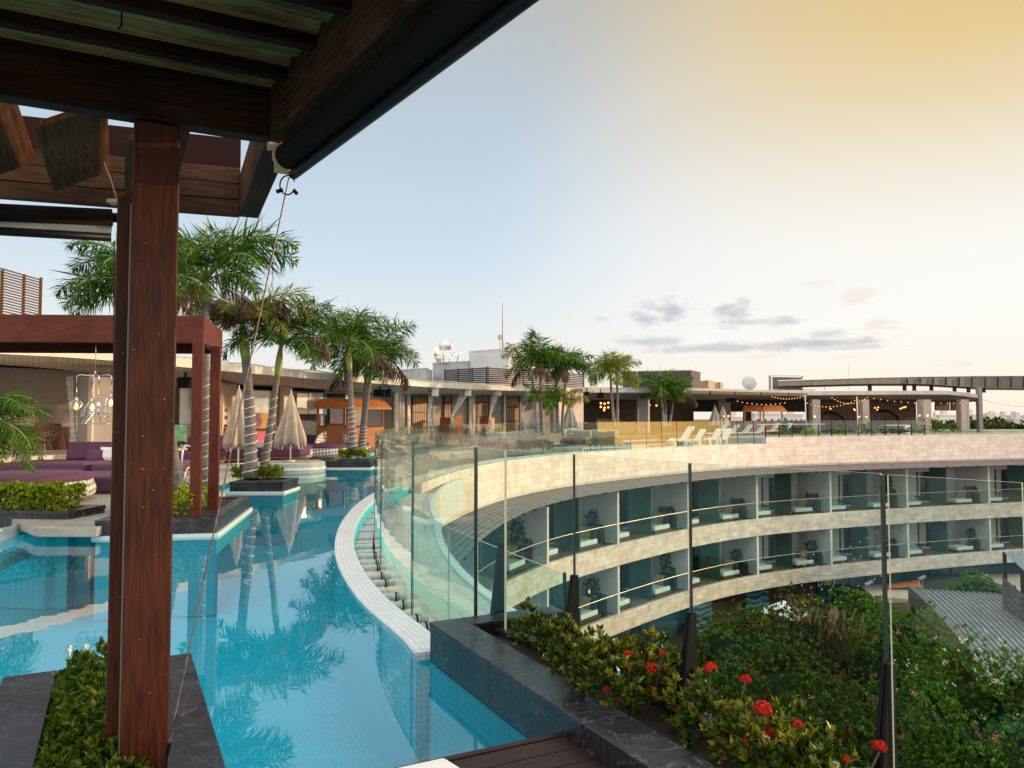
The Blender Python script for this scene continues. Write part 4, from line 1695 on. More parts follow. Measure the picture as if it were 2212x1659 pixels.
def hedge(label, A, B, depth, h, n, z, mats, seed, mixf=.5, ln=.045, name='hedge_bush', group=None, lump=.1):
    rng = np.random.default_rng(seed)
    A, B = Vector((A[0], A[1], 0)), Vector((B[0], B[1], 0))
    d = (B - A)
    n_ = Vector((-d.y, d.x, 0)).normalized()
    if n_.y < 0:
        n_ = -n_
    t = thing(name, label, 'hedge', ((A + B) / 2 + n_ * depth / 2) + Vector((0, 0, z)), 0, group)
    o = t.location
    u, w, q = rng.uniform(0, 1, n), rng.uniform(0, 1, n), rng.uniform(0, 1, n) ** .5
    # push to the shell of a rounded box
    edge = rng.integers(0, 3, n)
    w = np.where(edge == 0, np.where(rng.uniform(size=n) < .6, rng.uniform(0, .15, n), rng.uniform(.85, 1, n)), w)
    q = np.where(edge == 1, rng.uniform(.85, 1.0, n), q)
    hh = h * (1 + lump * np.sin(u * 17 + w * 3) + lump * np.sin(u * 41 + 2))
    zz = q * hh
    bulge = .5 + .5 * np.sin(np.clip(q, 0, 1) * math.pi * .55)
    x = A.x + d.x * (.5 + (u - .5) * (.85 + .15 * bulge)) + n_.x * depth * (.5 + (w - .5) * bulge) - o.x
    y = A.y + d.y * (.5 + (u - .5) * (.85 + .15 * bulge)) + n_.y * depth * (.5 + (w - .5) * bulge) - o.y
    p = np.stack([x, y, zz], 1)
    out = np.stack([n_.x * (w - .5) * 2, n_.y * (w - .5) * 2, .4 + q], 1)
    b, dd_, nn, L_, W_ = rosettes(rng, p, out + rng.normal(size=(n, 3)) * .3, 8, ln, ln * .45, 1.1)
    mi = np.repeat((rng.uniform(size=n) + (q - .75) * .5 < mixf).astype(int), 8)
    mi = 1 - mi if len(mats) > 1 else None
    leaf_obj('foliage', b, dd_, nn, L_, W_, mats, mi, t)
    mb = MB()
    for k in range(16):
        r = p[rng.integers(n)]
        mb.tube([(r[0], r[1], 0), (r[0] * .98, r[1] * .98, r[2] * .9)], .006, 4)
    mb.build('branches', m_stem, t)
    return t


# planter in front of the far pergola
pA, pB = P(469, 1119, ZC), P(542, 1071, ZC)
d2 = (pB - pA)
d2.z = 0
L2 = d2.length
d2.normalize()
n2 = Vector((-d2.y, d2.x, 0))
box_planter('dark stone planter under the posts of the far red pergola', (pA + n2 * 1.75)[:2], pA[:2], L2, cope=.2)
hedge('green and yellow bush in the planter around the far pergola posts', (pA + n2 * 1.45 + d2 * .35)[:2], (pA + n2 * .42 + d2 * .35)[:2], 1.9, .38, 800, -1.6, [m_hedge, m_hedgey], 3, .3, .055, lump=.25)
# planter of the two tall palms
pC, pD_ = P(495, 1041, ZC), P(612, 1041, ZC)
box_planter('dark stone planter holding the two tall palms in the middle of the pool', pC[:2], pD_[:2], 1.35, cope=.16)
for (x0, x1, s_, lab) in ((497, 545, 5, 'yellow green bush left of the leaning palm trunks'), (556, 602, 6, 'yellow green bush right of the palm trunks')):
    a, b = P(x0, 1034, ZC), P(x1, 1034, ZC)
    hedge(lab, a[:2], b[:2], .5, .26, 420, -1.58, [m_hedgey, m_hedge], s_, .25, .06, lump=.25)
# far small planter
pE, pF = P(704, 996, ZC), P(800, 996, ZC)
box_planter('far dark planter with a round green hedge beside the pool glass', pE[:2], pF[:2], 1.5, cope=.18)
a, b = P(728, 992, ZC), P(792, 992, ZC)
hedge('round bright green hedge in the far dark planter', a[:2], b[:2], .9, .36, 620, -1.58, [m_hedge, m_hedgey], 8, .35, .075, lump=.1)
# left planter with the clipped hedge
pG, pH = P(62, 1105, -1.5), P(149, 1105, -1.5)
t = box_planter('low dark planter under the clipped bright hedge at the left edge', (pG - Vector((1.9, -.25, 0)))[:2], pH[:2], .95, ztop=-1.5, cope=.2, ledge=False)
a, b = PY(-80, 1102, 12.42), PY(140, 1102, 12.38)
hedge('clipped bright yellow green hedge in front of the round woven daybed', a[:2], b[:2], .62, .43, 3000, -1.55, [m_hedgey, m_hedge], 9, .55, .055, lump=.05)
# sloping white pool wall in the left corner
mb = MB()
q = [P(-60, 1162, -1.66), P(52, 1127, -1.66), P(66, 1149, -1.86), P(-60, 1198, -1.86)]
mb.face(q)
mb.face([v + Vector((0, .05, -.4)) for v in q][::-1])
mb.face([q[1], q[1] + Vector((0, .05, -.4)), q[2] + Vector((0, .05, -.4)), q[2]])
tag(mb.build('pool_slope', m_poolwall), kind='structure')

# ================================================================== far red pergola
fp = thing('pergola', 'reddish timber pergola with flat frame over the left pool planter', 'pergola', (0, 0, 0))
zb, zt = 1.235, 1.69
cF = P(440, 741, zb)
cB = P(477, 745, zb)
cB = PY(477, 744, cF.y + 2.0)
dir_side = (cB - cF)
dir_side.z = 0
dir_side.normalize()
dir_fr = Vector((-.996, -.06, 0))
zc_ = (zb + zt) / 2
mb = MB()
mb.obb(Vector((cF.x, cF.y, zc_)) + dir_fr * 4.5 + dir_side * .06, dir_fr * 4.5, dir_side * .06, (0, 0, (zt - zb) / 2))
mb.build('front_beam', m_mahog2, fp, bevel=.012)
mb = MB()
mb.obb(Vector((cF.x, cF.y, zc_)) + dir_side * (1.05 + .062) + dir_fr * .06, dir_side * 1.05, dir_fr * .06, (0, 0, (zt - zb) / 2))
mb.build('side_beam', m_mahog2, fp, bevel=.012)
mb = MB()
mb.obb(Vector((cF.x, cF.y, zc_)) + dir_side * 2.22 + dir_fr * 4.5, dir_fr * 4.5, dir_side * .05, (0, 0, (zt - zb) / 2))
mb.build('back_beam', m_mahog2, fp)
for k in range(12):
    mb = MB()
    mb.obb(Vector((cF.x, cF.y, zb + .30)) + dir_fr * (.55 + .72 * k) + dir_side * 1.14, dir_side * 1.02, dir_fr * .035, (0, 0, .10))
    mb.build('rafter', m_dkbeam, fp)
mb = MB()
q0 = Vector((cF.x, cF.y, zb + .415)) + dir_fr * .1 + dir_side * .13
mb.obb(q0 + dir_fr * 4.4 + dir_side * 1.0, dir_fr * 4.4, dir_side * 1.0, (0, 0, .012))
mb.build('roof_board', m_dkbeam, fp)
p1, p2_ = PY(426, 900, 12.45), PY(464, 900, 13.35)
for p in (p1, p2_):
    mb = MB()
    mb.obb((p.x, p.y, (zb - 1.6) / 2 - .001), dir_fr * .085, dir_side * .085, (0, 0, (zb + 1.6) / 2))
    mb.build('post', m_mahog2, fp, bevel=.008)
pl_ = PY(-70, 900, 12.5)
mb = MB()
mb.obb((pl_.x, pl_.y, (zb - 1.6) / 2), dir_fr * .085, dir_side * .085, (0, 0, (zb + 1.6) / 2))
mb.build('post', m_mahog2, fp)

# ================================================================== hanging lamp of four wire cages
ch = thing('chandelier', 'steel pendant lamp with four wire cage shades hanging from the far pergola', 'pendant lamp', (0, 0, 0))
cc = PY(206, 806, 12.9)
mb = MB()
mb.tube([cc, Vector((cc.x, cc.y, zb + .32))], .006, 6)
mb.tube([cc + Vector((0, 0, -.06)), cc + Vector((0, 0, .07))], .016, 8)
mb.build('hanger', m_steel, ch, smooth=True)
lamps = [((165, 870), .10, 'star'), ((199, 872), .16, 'cone'), ((212, 880), .26, 'bell'), ((240, 862), .12, 'cup')]
for (fx, fy), rr, kind in lamps:
    q = PY(fx, fy, 12.9 if kind != 'bell' else 12.75)
    top = Vector((q.x, q.y, cc.z - .02))
    mb = MB()
    hub = cc + Vector((0, 0, -.05))
    k1 = hub.lerp(top, .8)
    mb.tube([hub, k1, Vector((q.x, q.y, top.z - .03)), Vector((q.x, q.y, top.z - .16))], .013, 8)
    mb.tube([Vector((q.x, q.y, top.z - .16)), Vector((q.x, q.y, q.z + .06))], .007, 6)
    mb.build('arm', m_steel, ch, smooth=True)
    mb = MB()
    mb.lathe([(.012, .10), (.028, .085), (.032, .02), (.028, .0)], q, 12)
    mb.build('socket', m_galv, ch, smooth=True)
    mb = MB()
    mb.lathe([(.010, 0), (.022, -.02), (.032, -.06), (.028, -.10), (.004, -.125)], q, 10)
    mb.build('bulb', m_bulb if kind != 'bell' else m_galv, ch, smooth=True)
    mb = MB()
    H_ = {'star': .16, 'cone': .26, 'bell': .32, 'cup': .28}[kind]
    nw = 10
    for j in range(nw):
        a = 2 * math.pi * j / nw
        pts = []
        for s_ in np.linspace(0, 1, 8):
            if kind == 'bell':
                r_ = .03 + (rr - .03) * (s_ ** 1.6) * (1.0 if s_ < .95 else .97)
            elif kind == 'cone':
                r_ = .03 + (rr - .03) * math.sin(s_ * math.pi * .5)
            elif kind == 'cup':
                r_ = .03 + (rr - .03) * min(1, s_ * 2.2) ** .6
            else:
                r_ = .03 + (rr - .03) * math.sin(s_ * math.pi)
            pts.append(q + Vector((r_ * math.cos(a), r_ * math.sin(a), .05 - H_ * s_)))
        mb.tube(pts, .0045, 4, cap=False)
    for s_, r_ in ((1.0, rr), (.62, rr * (.62 if kind == 'bell' else .9))):
        if kind == 'star':
            r_ *= .5
        mb.tube([q + Vector((r_ * math.cos(a), r_ * math.sin(a), .05 - H_ * s_)) for a in np.linspace(0, 2 * math.pi, 20)], .005, 4, cap=False)
    mb.build('wire_cage', m_steel, ch, smooth=True)


# ================================================================== palms
def palm(label, base, crown, r0, nf, fl, seed, shaft=.7, dead=2, mats=None, cord=False, group='palms along the pool', el_hi=78, el_lo=-5, bend=1.5, leaf=.30, wid=.034, fronds=None, dens=46, spear=True, trunk=True):
    rng = np.random.default_rng(seed)
    base, crown = Vector(base), Vector(crown)
    t = thing('palm_tree', label, 'palm', base, 0, group)
    H_ = crown - base
    ph = rng.uniform(0, 6.28)

    def path(s_):
        b_ = math.sin(s_ * math.pi) * .05 * H_.length
        return Vector((H_.x * s_ ** 1.15 + b_ * math.cos(ph) * .4, H_.y * s_, H_.z * s_))
    sk = max(.3, 1 - shaft / max(H_.length, .1))
    if trunk:
        mb = MB()
        ss = np.linspace(0, sk, 12)
        mb.tube([path(s_) for s_ in ss], [r0 * (1.25 - .55 * (s_ / sk) ** .5 + (.25 * max(0, 1 - s_ * 9))) for s_ in ss], 10)
        mb.build('trunk', m_trunk, t, smooth=True)
        mb = MB()
        ss = np.linspace(sk, 1.0, 7)
        rs = [r0 * (.70 + .22 * math.sin((s_ - sk) / (1 - sk) * math.pi) - .30 * ((s_ - sk) / (1 - sk)) ** 2) for s_ in ss]
        mb.tube([path(s_) for s_ in ss], rs, 10)
        mb.build('crownshaft', m_shaft, t, smooth=True)
    if cord:
        mb = MB()
        pts = []
        top = .52 if cord is True else cord
        for k in range(150):
            s_ = top * k / 149
            a = k / 149 * 2 * math.pi * 9
            p = path(s_)
            rr = r0 * (1.25 - .55 * (s_ / sk) ** .5 + (.25 * max(0, 1 - s_ * 9))) + .010
            pts.append(p + Vector((rr * math.cos(a), rr * math.sin(a), 0)))
        mb.tube(pts, max(.007, r0 * .075), 4)
        mb.build('light_cord', m_white, t)
    top = path(1.0)
    Pb, Db, Nb, Lb, Wb = [], [], [], [], []
    Pd, Dd, Nd, Ld, Wd = [], [], [], [], []
    rach = MB()
    rdead = MB()
    lst = []
    if fronds:
        lst = [(R(a), R(e), l, bnd, dd_) for a, e, l, bnd, dd_ in fronds]
    else:
        for k in range(nf):
            a = k * 2.39996 + ph + rng.normal() * .15
            f = (k + .5) / nf
            e = R(el_lo + (el_hi - el_lo) * (1 - f) ** .9 + rng.normal() * 4)
            lst.append((a, e, fl * rng.uniform(.85, 1.1), bend * rng.uniform(.8, 1.2), k >= nf - dead))
    for (a, e, l, bnd, isdead) in lst:
        n = int(dens * .60)
        l = l * 1.12
        h = np.array([math.cos(a), math.sin(a), 0])
        pos = np.array(top)
        pts = [tuple(pos)]
        ss = np.linspace(0, 1, n)
        tw = rng.normal() * .25
        for i in range(1, n):
            s_ = ss[i]
            ee = e - bnd * s_ ** 1.5
            d = h * math.cos(ee) + np.array([0, 0, 1]) * math.sin(ee)
            pos = pos + d * l / (n - 1)
            pts.append(tuple(pos))
            if s_ < .16:
                continue
            side = np.cross(d, [0, 0, 1.0])
            side = side / (np.linalg.norm(side) + 1e-6)
            upv = np.cross(side, d)
            prof = leaf * 1.75 * l / 1.5 * 1.5 * (math.sin(math.pi * min(1, (s_ * .86 + .14))) ** .55) * (1.0 - .25 * s_)
            for ang in (4, 176, 34, 146, -30, 210):
                if rng.uniform() < .06:
                    continue
                aa = R(ang) + rng.normal() * .18 + tw
                rad = side * math.cos(aa) + upv * math.sin(aa)
                if isdead:
                    rad = rad * .55 + np.array([0, 0, -.9])
                dv_ = rad + d * rng.uniform(.35, .95) + rng.normal(size=3) * .08 + np.array([0, 0, -.22])
                ll = prof * rng.uniform(.8, 1.1)
                tgt = (Pd, Dd, Nd, Ld, Wd) if isdead else (Pb, Db, Nb, Lb, Wb)
                tgt[0].append(pos)
                tgt[1].append(dv_)
                tgt[2].append(upv + rng.normal(size=3) * .35)
                tgt[3].append(ll)
                tgt[4].append(wid * .90 * l / 1.5)
        step = max(1, n // 9)
        pp_ = pts[::step] + [pts[-1]]
        (rdead if isdead else rach).tube(pp_, [max(.004, .016 * l * (1 - .8 * i / len(pp_))) for i in range(len(pp_))], 5)
    mats = mats or [m_palm]
    leaf_obj('crown', Pb, Db, Nb, Lb, Wb, mats, None, t, fold=.1, droop=.22)
    rach.build('frond_stalk', m_shaft, t, smooth=True)
    if Pd:
        leaf_obj('dry_frond', Pd, Dd, Nd, Ld, Wd, [m_dead], None, t, fold=.1, droop=.3)
        rdead.build('dry_stalk', m_stem, t, smooth=True)
    if spear and trunk:
        mb = MB()
        q = Vector(top)
        mb.tube([q, q + Vector((rng.normal() * .05, 0, fl * .45)), q + Vector((rng.normal() * .12, 0, fl * .95))], [.02 * fl, .013 * fl, .003], 5)
        mb.build('spear_leaf', m_shaft, t, smooth=True)
    return t


# azimuth measured in plan: 0 = to the right of the picture, 90 = away, 180 = left, 270 = to the viewer
palm('tall palm half hidden behind the near post, crown spreading to its left', PY(389, 1112, 13.3), PY(300, 612, 13.6), .075, 14, 1.35, 11, dead=1, leaf=.26,
     fronds=[(190, 20, 1.35, 1.3, 0), (175, 45, 1.3, 1.4, 0), (205, 0, 1.2, 1.0, 0), (150, 60, 1.2, 1.4, 0), (20, 30, 1.2, 1.5, 0), (60, 65, 1.3, 1.4, 0), (270, 40, 1.2, 1.5, 0),
             (230, 10, 1.1, 1.0, 0), (330, 15, 1.1, 1.3, 0), (100, 30, 1.1, 1.3, 0), (182, 65, 1.45, 1.6, 0), (198, -12, 1.25, .9, 0), (165, 12, 1.3, 1.1, 0), (350, 60, 1.2, 1.4, 0), (10, -10, 1.0, .9, 1)])
palm('broad palm rising behind the right end of the far red pergola', PY(443, 1058, 17.0), PY(444, 606, 17.2), .105, 14, 1.75, 12, dead=2, cord=.5, leaf=.25, shaft=.5,
     fronds=[(25, 62, 2.25, 1.55, 0), (5, 52, 2.1, 1.7, 0), (95, 75, 1.7, 1.0, 0), (150, 60, 1.7, 1.3, 0), (270, 55, 1.5, 1.3, 0), (200, 30, 1.5, 1.3, 0), (300, 62, 1.4, 1.4, 0),
             (340, 20, 1.4, 1.4, 0), (60, 30, 1.5, 1.4, 0), (120, 20, 1.5, 1.3, 0), (240, 5, 1.3, 1.1, 0), (180, 70, 1.6, 1.2, 0), (45, 72, 2.0, 1.5, 0), (330, 45, 1.8, 1.7, 0), (170, 42, 1.8, 1.5, 0), (255, 30, 1.5, 1.4, 0), (15, -8, 1.2, .9, 1), (215, -25, 1.2, .7, 1), (255, -15, 1.1, .8, 1)])
palm('tall palm with greyish drooping crown and yellow green shaft, left trunk of the pair', PY(541, 1032, 19.6), PY(523, 700, 19.8), .155, 15, 1.7, 13, dead=6, cord=.52, shaft=.95, leaf=.25, mats=[m_palmy],
     fronds=[(180, 60, 1.9, 1.8, 0), (160, 35, 1.8, 1.7, 0), (20, 60, 2.0, 1.7, 0), (0, 45, 2.0, 1.8, 0), (340, 25, 1.5, 1.7, 0), (270, 50, 1.3, 1.8, 0), (90, 60, 1.5, 1.5, 0), (220, 40, 1.4, 1.8, 0),
             (310, 45, 1.4, 1.8, 0), (200, 10, 1.3, 1.3, 0), (40, 10, 1.3, 1.3, 0),
             (190, 62, 1.6, 2.2, 1), (345, 62, 1.6, 2.2, 1), (290, 60, 1.3, 2.3, 1), (240, 62, 1.4, 2.3, 1), (10, 50, 1.5, 2.1, 1), (130, 50, 1.4, 2.1, 1)])
palm('slender palm leaning right, right trunk of the pair in the pool planter', PY(568, 1030, 19.9), PY(607, 745, 20.1), .105, 12, 1.75, 14, dead=2, cord=.6, shaft=.9, leaf=.25,
     fronds=[(8, 62, 1.9, 1.75, 0), (350, 70, 1.7, 1.5, 0), (200, 30, 1.6, 2.0, 0), (170, 45, 1.5, 2.0, 0), (215, 55, 1.4, 2.1, 0), (270, 40, 1.2, 2.0, 0), (90, 60, 1.5, 1.6, 0), (320, 25, 1.5, 2.0, 0), (30, 20, 1.4, 2.0, 0),
             (0, 30, 1.5, 2.1, 1), (345, 38, 1.6, 2.2, 1)])
palm('palm with a pointed spear between the beige umbrella and the pool glass', PY(763, 972, 28.5), PY(754, 748, 28.7), .13, 15, 1.95, 15, dead=1, cord=.42, shaft=.95, leaf=.26)
palm('palm with arching fronds, right trunk of the two beside the wooden bar', PY(783, 985, 31.0), PY(808, 774, 31.2), .115, 14, 2.1, 16, dead=2, cord=.3, shaft=.5, leaf=.26, el_hi=70)
palm('thin low palm, left trunk of the two beside the wooden bar', PY(776, 985, 31.6), PY(792, 795, 31.8), .095, 8, 1.3, 17, dead=1, cord=.3, shaft=.5, leaf=.24)
far = [((1160, 935), (1147, 792), 41, 1.75, 21, 'tall palm left of the tight cluster in front of the curtained cabins', 0, .09),
       ((1172, 938), (1168, 782), 41.6, 2.0, 22, 'tallest palm of the cluster in front of the curtained cabins', 0, .11),
       ((1206, 935), (1202, 795), 42.5, 1.9, 23, 'palm with one high arching frond right of the tallest cluster palm', 0, .10),
       ((1214, 935), (1225, 800), 43.0, 1.7, 24, 'palm leaning right at the right side of the cabin cluster', 1, .09),
       ((1172, 940), (1168, 862), 41.2, 1.2, 25, 'small palm between the cluster trunks left of the grey umbrella', 0, .05),
       ((1216, 940), (1219, 866), 42.4, 1.25, 26, 'small yellow palm in front of the grey umbrella', 2, .05),
       ((1327, 925), (1318, 803), 48, 1.9, 27, 'palm with golden fronds, left of the far pair', 2, .10),
       ((1333, 925), (1332, 808), 48.6, 1.8, 28, 'palm with golden fronds, right of the far pair', 2, .10),
       ((1433, 922), (1425, 836), 55, 1.9, 29, 'palm with upright green crown at the left of the far trio', 0, .10),
       ((1438, 922), (1437, 850), 55.6, 1.6, 30, 'shaded palm in the middle of the far trio', 0, .09),
       ((1446, 922), (1456, 848), 56, 1.9, 31, 'palm leaning right at the end of the far trio', 0, .09)]
for (bx, by), (cx, cy), Y, fl, sd_, lab, mk, r_ in far:
    palm(lab, PY(bx, by, Y), PY(cx, cy, Y + .2), r_, 9, fl, sd_, dead=1 if mk != 2 else 0, cord=.35 if r_ > .08 else False, shaft=.6, leaf=.28, dens=34, wid=.05, mats=[m_palmy] if mk == 2 else [m_palm], el_hi=75, el_lo=0)
palm('feathery palm fronds reaching in from the left edge', PY(-70, 1080, 10.3), PY(-58, 905, 10.4), .06, 10, 1.0, 33, dead=0, leaf=.24, wid=.022, mats=[m_palm], dens=60, spear=False,
     fronds=[(5, 30, .95, 1.2, 0), (350, 5, .95, 1.2, 0), (20, -8, .95, 1.1, 0), (340, 45, .9, 1.5, 0), (0, -20, 1.0, .9, 0), (330, -20, .85, 1.0, 0), (60, 30, .7, 1.2, 0), (15, 55, .8, 1.6, 0)])

# ================================================================== round seats in the pool and closed umbrellas
m_disc = M('pool seat', (.33, .32, .295), (.41, .40, .37), rough=.6, scale=3)
for k, (fx, fy, Y, r, lab) in enumerate(((627, 997, 26.3, 1.16, 'round pale seat platform under the right beige umbrella'), (512, 1004, 24.3, 1.0, 'round pale seat platform under the left beige umbrella'))):
    c = PY(fx, fy, Y)
    t = thing('pool_island', lab, 'platform', (c.x, c.y, -3.04), group='round seat platforms in the pool')
    mb = MB()
    mb.lathe([(r * .98, 0), (r * .98, 1.18), (r, 1.19), (r, c.z + 3.04 - .03), (r - .03, c.z + 3.04), (.01, c.z + 3.04)], n=48)
    mb.build('platform', m_disc, t, smooth=False)
    mb = MB()
    mb.lathe([(r + .025, 1.30), (r + .03, 1.36), (r + .004, 1.37)], n=48)
    mb.build('edge_band', m_poolwall, t)


def umbrella(label, base, h, rmax, seed, mat, lean=0.0, group='closed umbrellas around the pool', low=.36):
    rng = np.random.default_rng(seed)
    t = thing('closed_umbrella', label, 'umbrella', base, rng.uniform(0, 6), group)
    mb = MB()
    r_ = .026
    mb.tube([(0, 0, 0), (0, 0, h * .96)], r_, 10)
    mb.tube([(0, 0, 0), (0, 0, .05)], .16, 14)
    mb.build('pole', m_offwhite, t, smooth=True)
    nf = 8
    ph = rng.uniform(0, 6, 3)
    prof = []
    for s_ in np.linspace(0, 1, 14):
        r = .03 + (rmax - .03) * (s_ ** .85) * (1 - .12 * max(0, s_ - .85) / .15)
        prof.append((r, h * .955 - (h * .955 - h * low) * s_))

    def fn(r, z, a, k):
        s_ = k / 13
        return r * (1 + .34 * s_ * math.cos(nf * a + .6 * math.sin(3 * s_ + ph[0])) + .09 * s_ * math.sin(3 * a + ph[1]))
    mb = MB()
    mb.lathe(prof, n=64, fn=fn)
    # ragged hem
    n = 64
    for j in range(n):
        i = 13 * n + j
        x, y, z = mb.v[i]
        mb.v[i] = (x, y, z - .05 * math.cos(nf * j / n * 2 * math.pi) - .03 * math.sin(3 * j / n * 6.28 + ph[2]))
    mb.build('canopy', mat, t, smooth=True)
    mb = MB()
    mb.tube([(0, 0, h * .955), (0, 0, h)], .014, 8)
    mb.build('finial', m_white, t)
    mb = MB()
    for j in range(nf):
        a = (j + .5) / nf * 2 * math.pi
        mb.tube([(math.cos(a) * rmax * .75, math.sin(a) * rmax * .75, h * low + .02), (math.cos(a) * rmax * .8, math.sin(a) * rmax * .8, h * low - .14)], .012, 5)
    mb.build('rib_tips', m_whitecl, t)
    return t


def umb_px(label, top, foot, Y, rmax, seed, mat, low=.36):
    a, b = PY(top[0], top[1], Y), PY(foot[0], foot[1], Y)
    return umbrella(label, b, a.z - b.z, rmax, seed, mat, low=low)


umb_px('closed beige umbrella on the round platform right of the palm pair', (627, 842), (627, 997), 26.3, .50, 1, m_canvas, .23)
umb_px('closed beige umbrella half hidden behind the left trunk of the palm pair', (514, 832), (514, 1004), 24.3, .43, 2, m_canvas, .22)
umb_px('closed grey umbrella among the cluster palm trunks', (1157, 868), (1157, 938), 43.5, .42, 3, m_greycanv, .2)
umb_px('closed grey umbrella in front of the pale end wall', (1231, 867), (1231, 938), 44, .48, 4, m_greycanv, .2)
umb_px('closed white umbrella, left of the two under the dark terrace roof', (1543, 872), (1545, 930), 66, .52, 5, m_whitecl, .2)
umb_px('closed white umbrella, right of the two under the dark terrace roof', (1560, 874), (1562, 930), 66, .52, 6, m_whitecl, .2)

# ================================================================== daybeds
m_weave, t_, o_ = newmat('white weave')
b_ = nd(t_, 'ShaderNodeBsdfPrincipled')
t_.links.new(b_.outputs[0], o_.inputs[0])
tcx = nd(t_, 'ShaderNodeTexCoord')
mp_ = nd(t_, 'ShaderNodeMapping')
mp_.inputs['Rotation'].default_value = (0, 0, .7)
mp_.inputs['Scale'].default_value = (1, 1, 1)
t_.links.new(tcx.outputs['UV'], mp_.inputs[0])
ck = nd(t_, 'ShaderNodeTexChecker')
ck.inputs['Scale'].default_value = 11
t_.links.new(mp_.outputs[0], ck.inputs['Vector'])
nz_ = nd(t_, 'ShaderNodeTexNoise')
nz_.inputs['Scale'].default_value = 14
t_.links.new(tcx.outputs['UV'], nz_.inputs['Vector'])
cA = mixc(t_, ck.outputs['Fac'], (.70, .66, .60), (.20, .19, .18))
t_.links.new(mixc(t_, mth(t_, 'MULTIPLY', sstep(t_, nz_.outputs[0], .5, .7), .35), cA, (.62, .58, .52)), b_.inputs['Base Color'])
b_.inputs['Roughness'].default_value = .8
bp_ = nd(t_, 'ShaderNodeBump')
bp_.inputs['Strength'].default_value = .5
bp_.inputs['Distance'].default_value = .02
t_.links.new(ck.outputs['Fac'], bp_.inputs['Height'])
t_.links.new(bp_.outputs[0], b_.inputs['Normal'])


def woven(label, c, r, h, back=None, sx=1.0):
    t = thing('woven_daybed', label, 'daybed', c, 0, 'round woven daybeds')
    mb = MB()
    mb.lathe([(r * .90, .03), (r * .99, h * .3), (r, h * .55), (r * .95, h), (r * .80, h)], n=48, sx=sx)
    mb.build('woven_base', m_weave, t, smooth=True)
    mb = MB()
    mb.lathe([(r * .88, .0), (r * .90, .03)], n=40, sx=sx)
    mb.build('foot_ring', m_orange, t)
    mb = MB()
    mb.lathe([(r * .93, h - .02), (r * .96, h + .05), (r * .93, h + .12), (r * .85, h + .14), (.01, h + .15)], n=48, sx=sx)
    mb.build('mattress', m_purple, t, smooth=True)
    if back is not None:
        mb = MB()
        n = 18
        for i in range(n):
            a0, a1 = back - 1.05 + 2.1 * i / n, back - 1.05 + 2.1 * (i + 1) / n
            z0, z1 = [h + .62 * math.sin(math.pi * min(1, max(0, (j / n)))) ** .7 for j in (i, i + 1)]
            pts = [(r * .98 * math.cos(a0), r * .98 * math.sin(a0), h - .05), (r * .98 * math.cos(a1), r * .98 * math.sin(a1), h - .05), (r * 1.06 * math.cos(a1), r * 1.06 * math.sin(a1), z1), (r * 1.06 * math.cos(a0), r * 1.06 * math.sin(a0), z0)]
            mb.face(pts, 0, [(r * a0, 0), (r * a1, 0), (r * a1, z1 - h), (r * a0, z0 - h)])
            q = [(x * .955, y * .955, z) for x, y, z in pts]
            mb.face(q[::-1], 0, [(r * a0, z0 - h), (r * a1, z1 - h), (r * a1, 0), (r * a0, 0)])
            mb.face([pts[3], pts[2], q[2], q[3]], 0)
        mb.build('woven_back', m_weave, t, smooth=True)
    mb = MB()
    mb.beam((r * .93, -.22, h * .95), (r * .99, -.16, h * .35), .05, .03)
    mb.build('strap', m_black, t)
    return t


def pillow(label, c, w, h, rz, tilt, mat, group=None):
    """soft cushion leaning back"""
    o = MB()
    n = 8
    top, bot = [], []
    for sgn, arr in ((1, top), (-1, bot)):
        for i in range(n + 1):
            for j in range(n + 1):
                u, v = i / n * 2 - 1, j / n * 2 - 1
                th = .30 * w * max(0, (1 - u ** 4) * (1 - v ** 4)) ** .6
                pin = 1 - .10 * (abs(u) * abs(v)) + .0
                arr.append((u * w / 2 * (1 - .08 * (1 - abs(v)) * abs(u)), sgn * th / 2, v * h / 2 * (1 - .08 * (1 - abs(u)) * abs(v))))
    for arr, sgn in ((top, 1), (bot, -1)):
        i0 = len(o.v)
        o.v += arr
        for i in range(n):
            for j in range(n):
                q = [i0 + i * (n + 1) + j, i0 + (i + 1) * (n + 1) + j, i0 + (i + 1) * (n + 1) + j + 1, i0 + i * (n + 1) + j + 1]
                o.f.append(tuple(q if sgn < 0 else q[::-1]))
                o.m.append(0)
                o.uv.append([(o.v[k][0], o.v[k][2]) for k in o.f[-1]])
    ob = o.build('throw_pillow', mat, None, smooth=True)
    ob.location = c
    ob.rotation_euler = (tilt, 0, rz)
    return tag(ob, label, 'pillow', group)


def daybed(label, c, w, d, h, rz, leg=.10, back=None, fr=m_orange, mat=m_purple):
    t = thing('daybed', label, 'daybed', c, rz, 'square purple daybeds')
    mb = MB()
    mb.box(-w / 2, w / 2, -d / 2, d / 2, leg, h)
    mb.build('mattress', mat, t, bevel=.05)
    mb = MB()
    mb.box(-w / 2 + .05, w / 2 - .05, -d / 2 + .05, d / 2 - .05, max(.01, leg - .06), leg - .003)
    mb.build('frame', fr, t)
    for sx in (-1, 1):
        for sy in (-1, 1):
            mb = MB()
            mb.box(sx * (w / 2 - .12) - .03, sx * (w / 2 - .12) + .03, sy * (d / 2 - .12) - .03, sy * (d / 2 - .12) + .03, 0, max(.008, leg - .063))
            mb.build('leg', fr, t)
    if back:
        mb = MB()
        mb.obb((back[0], d / 2 - .22, h + .24), (back[1] / 2, 0, 0), (0, .12, -.04), (0, .07, .25))
        mb.build('backrest', mat, t, bevel=.06)
    return t


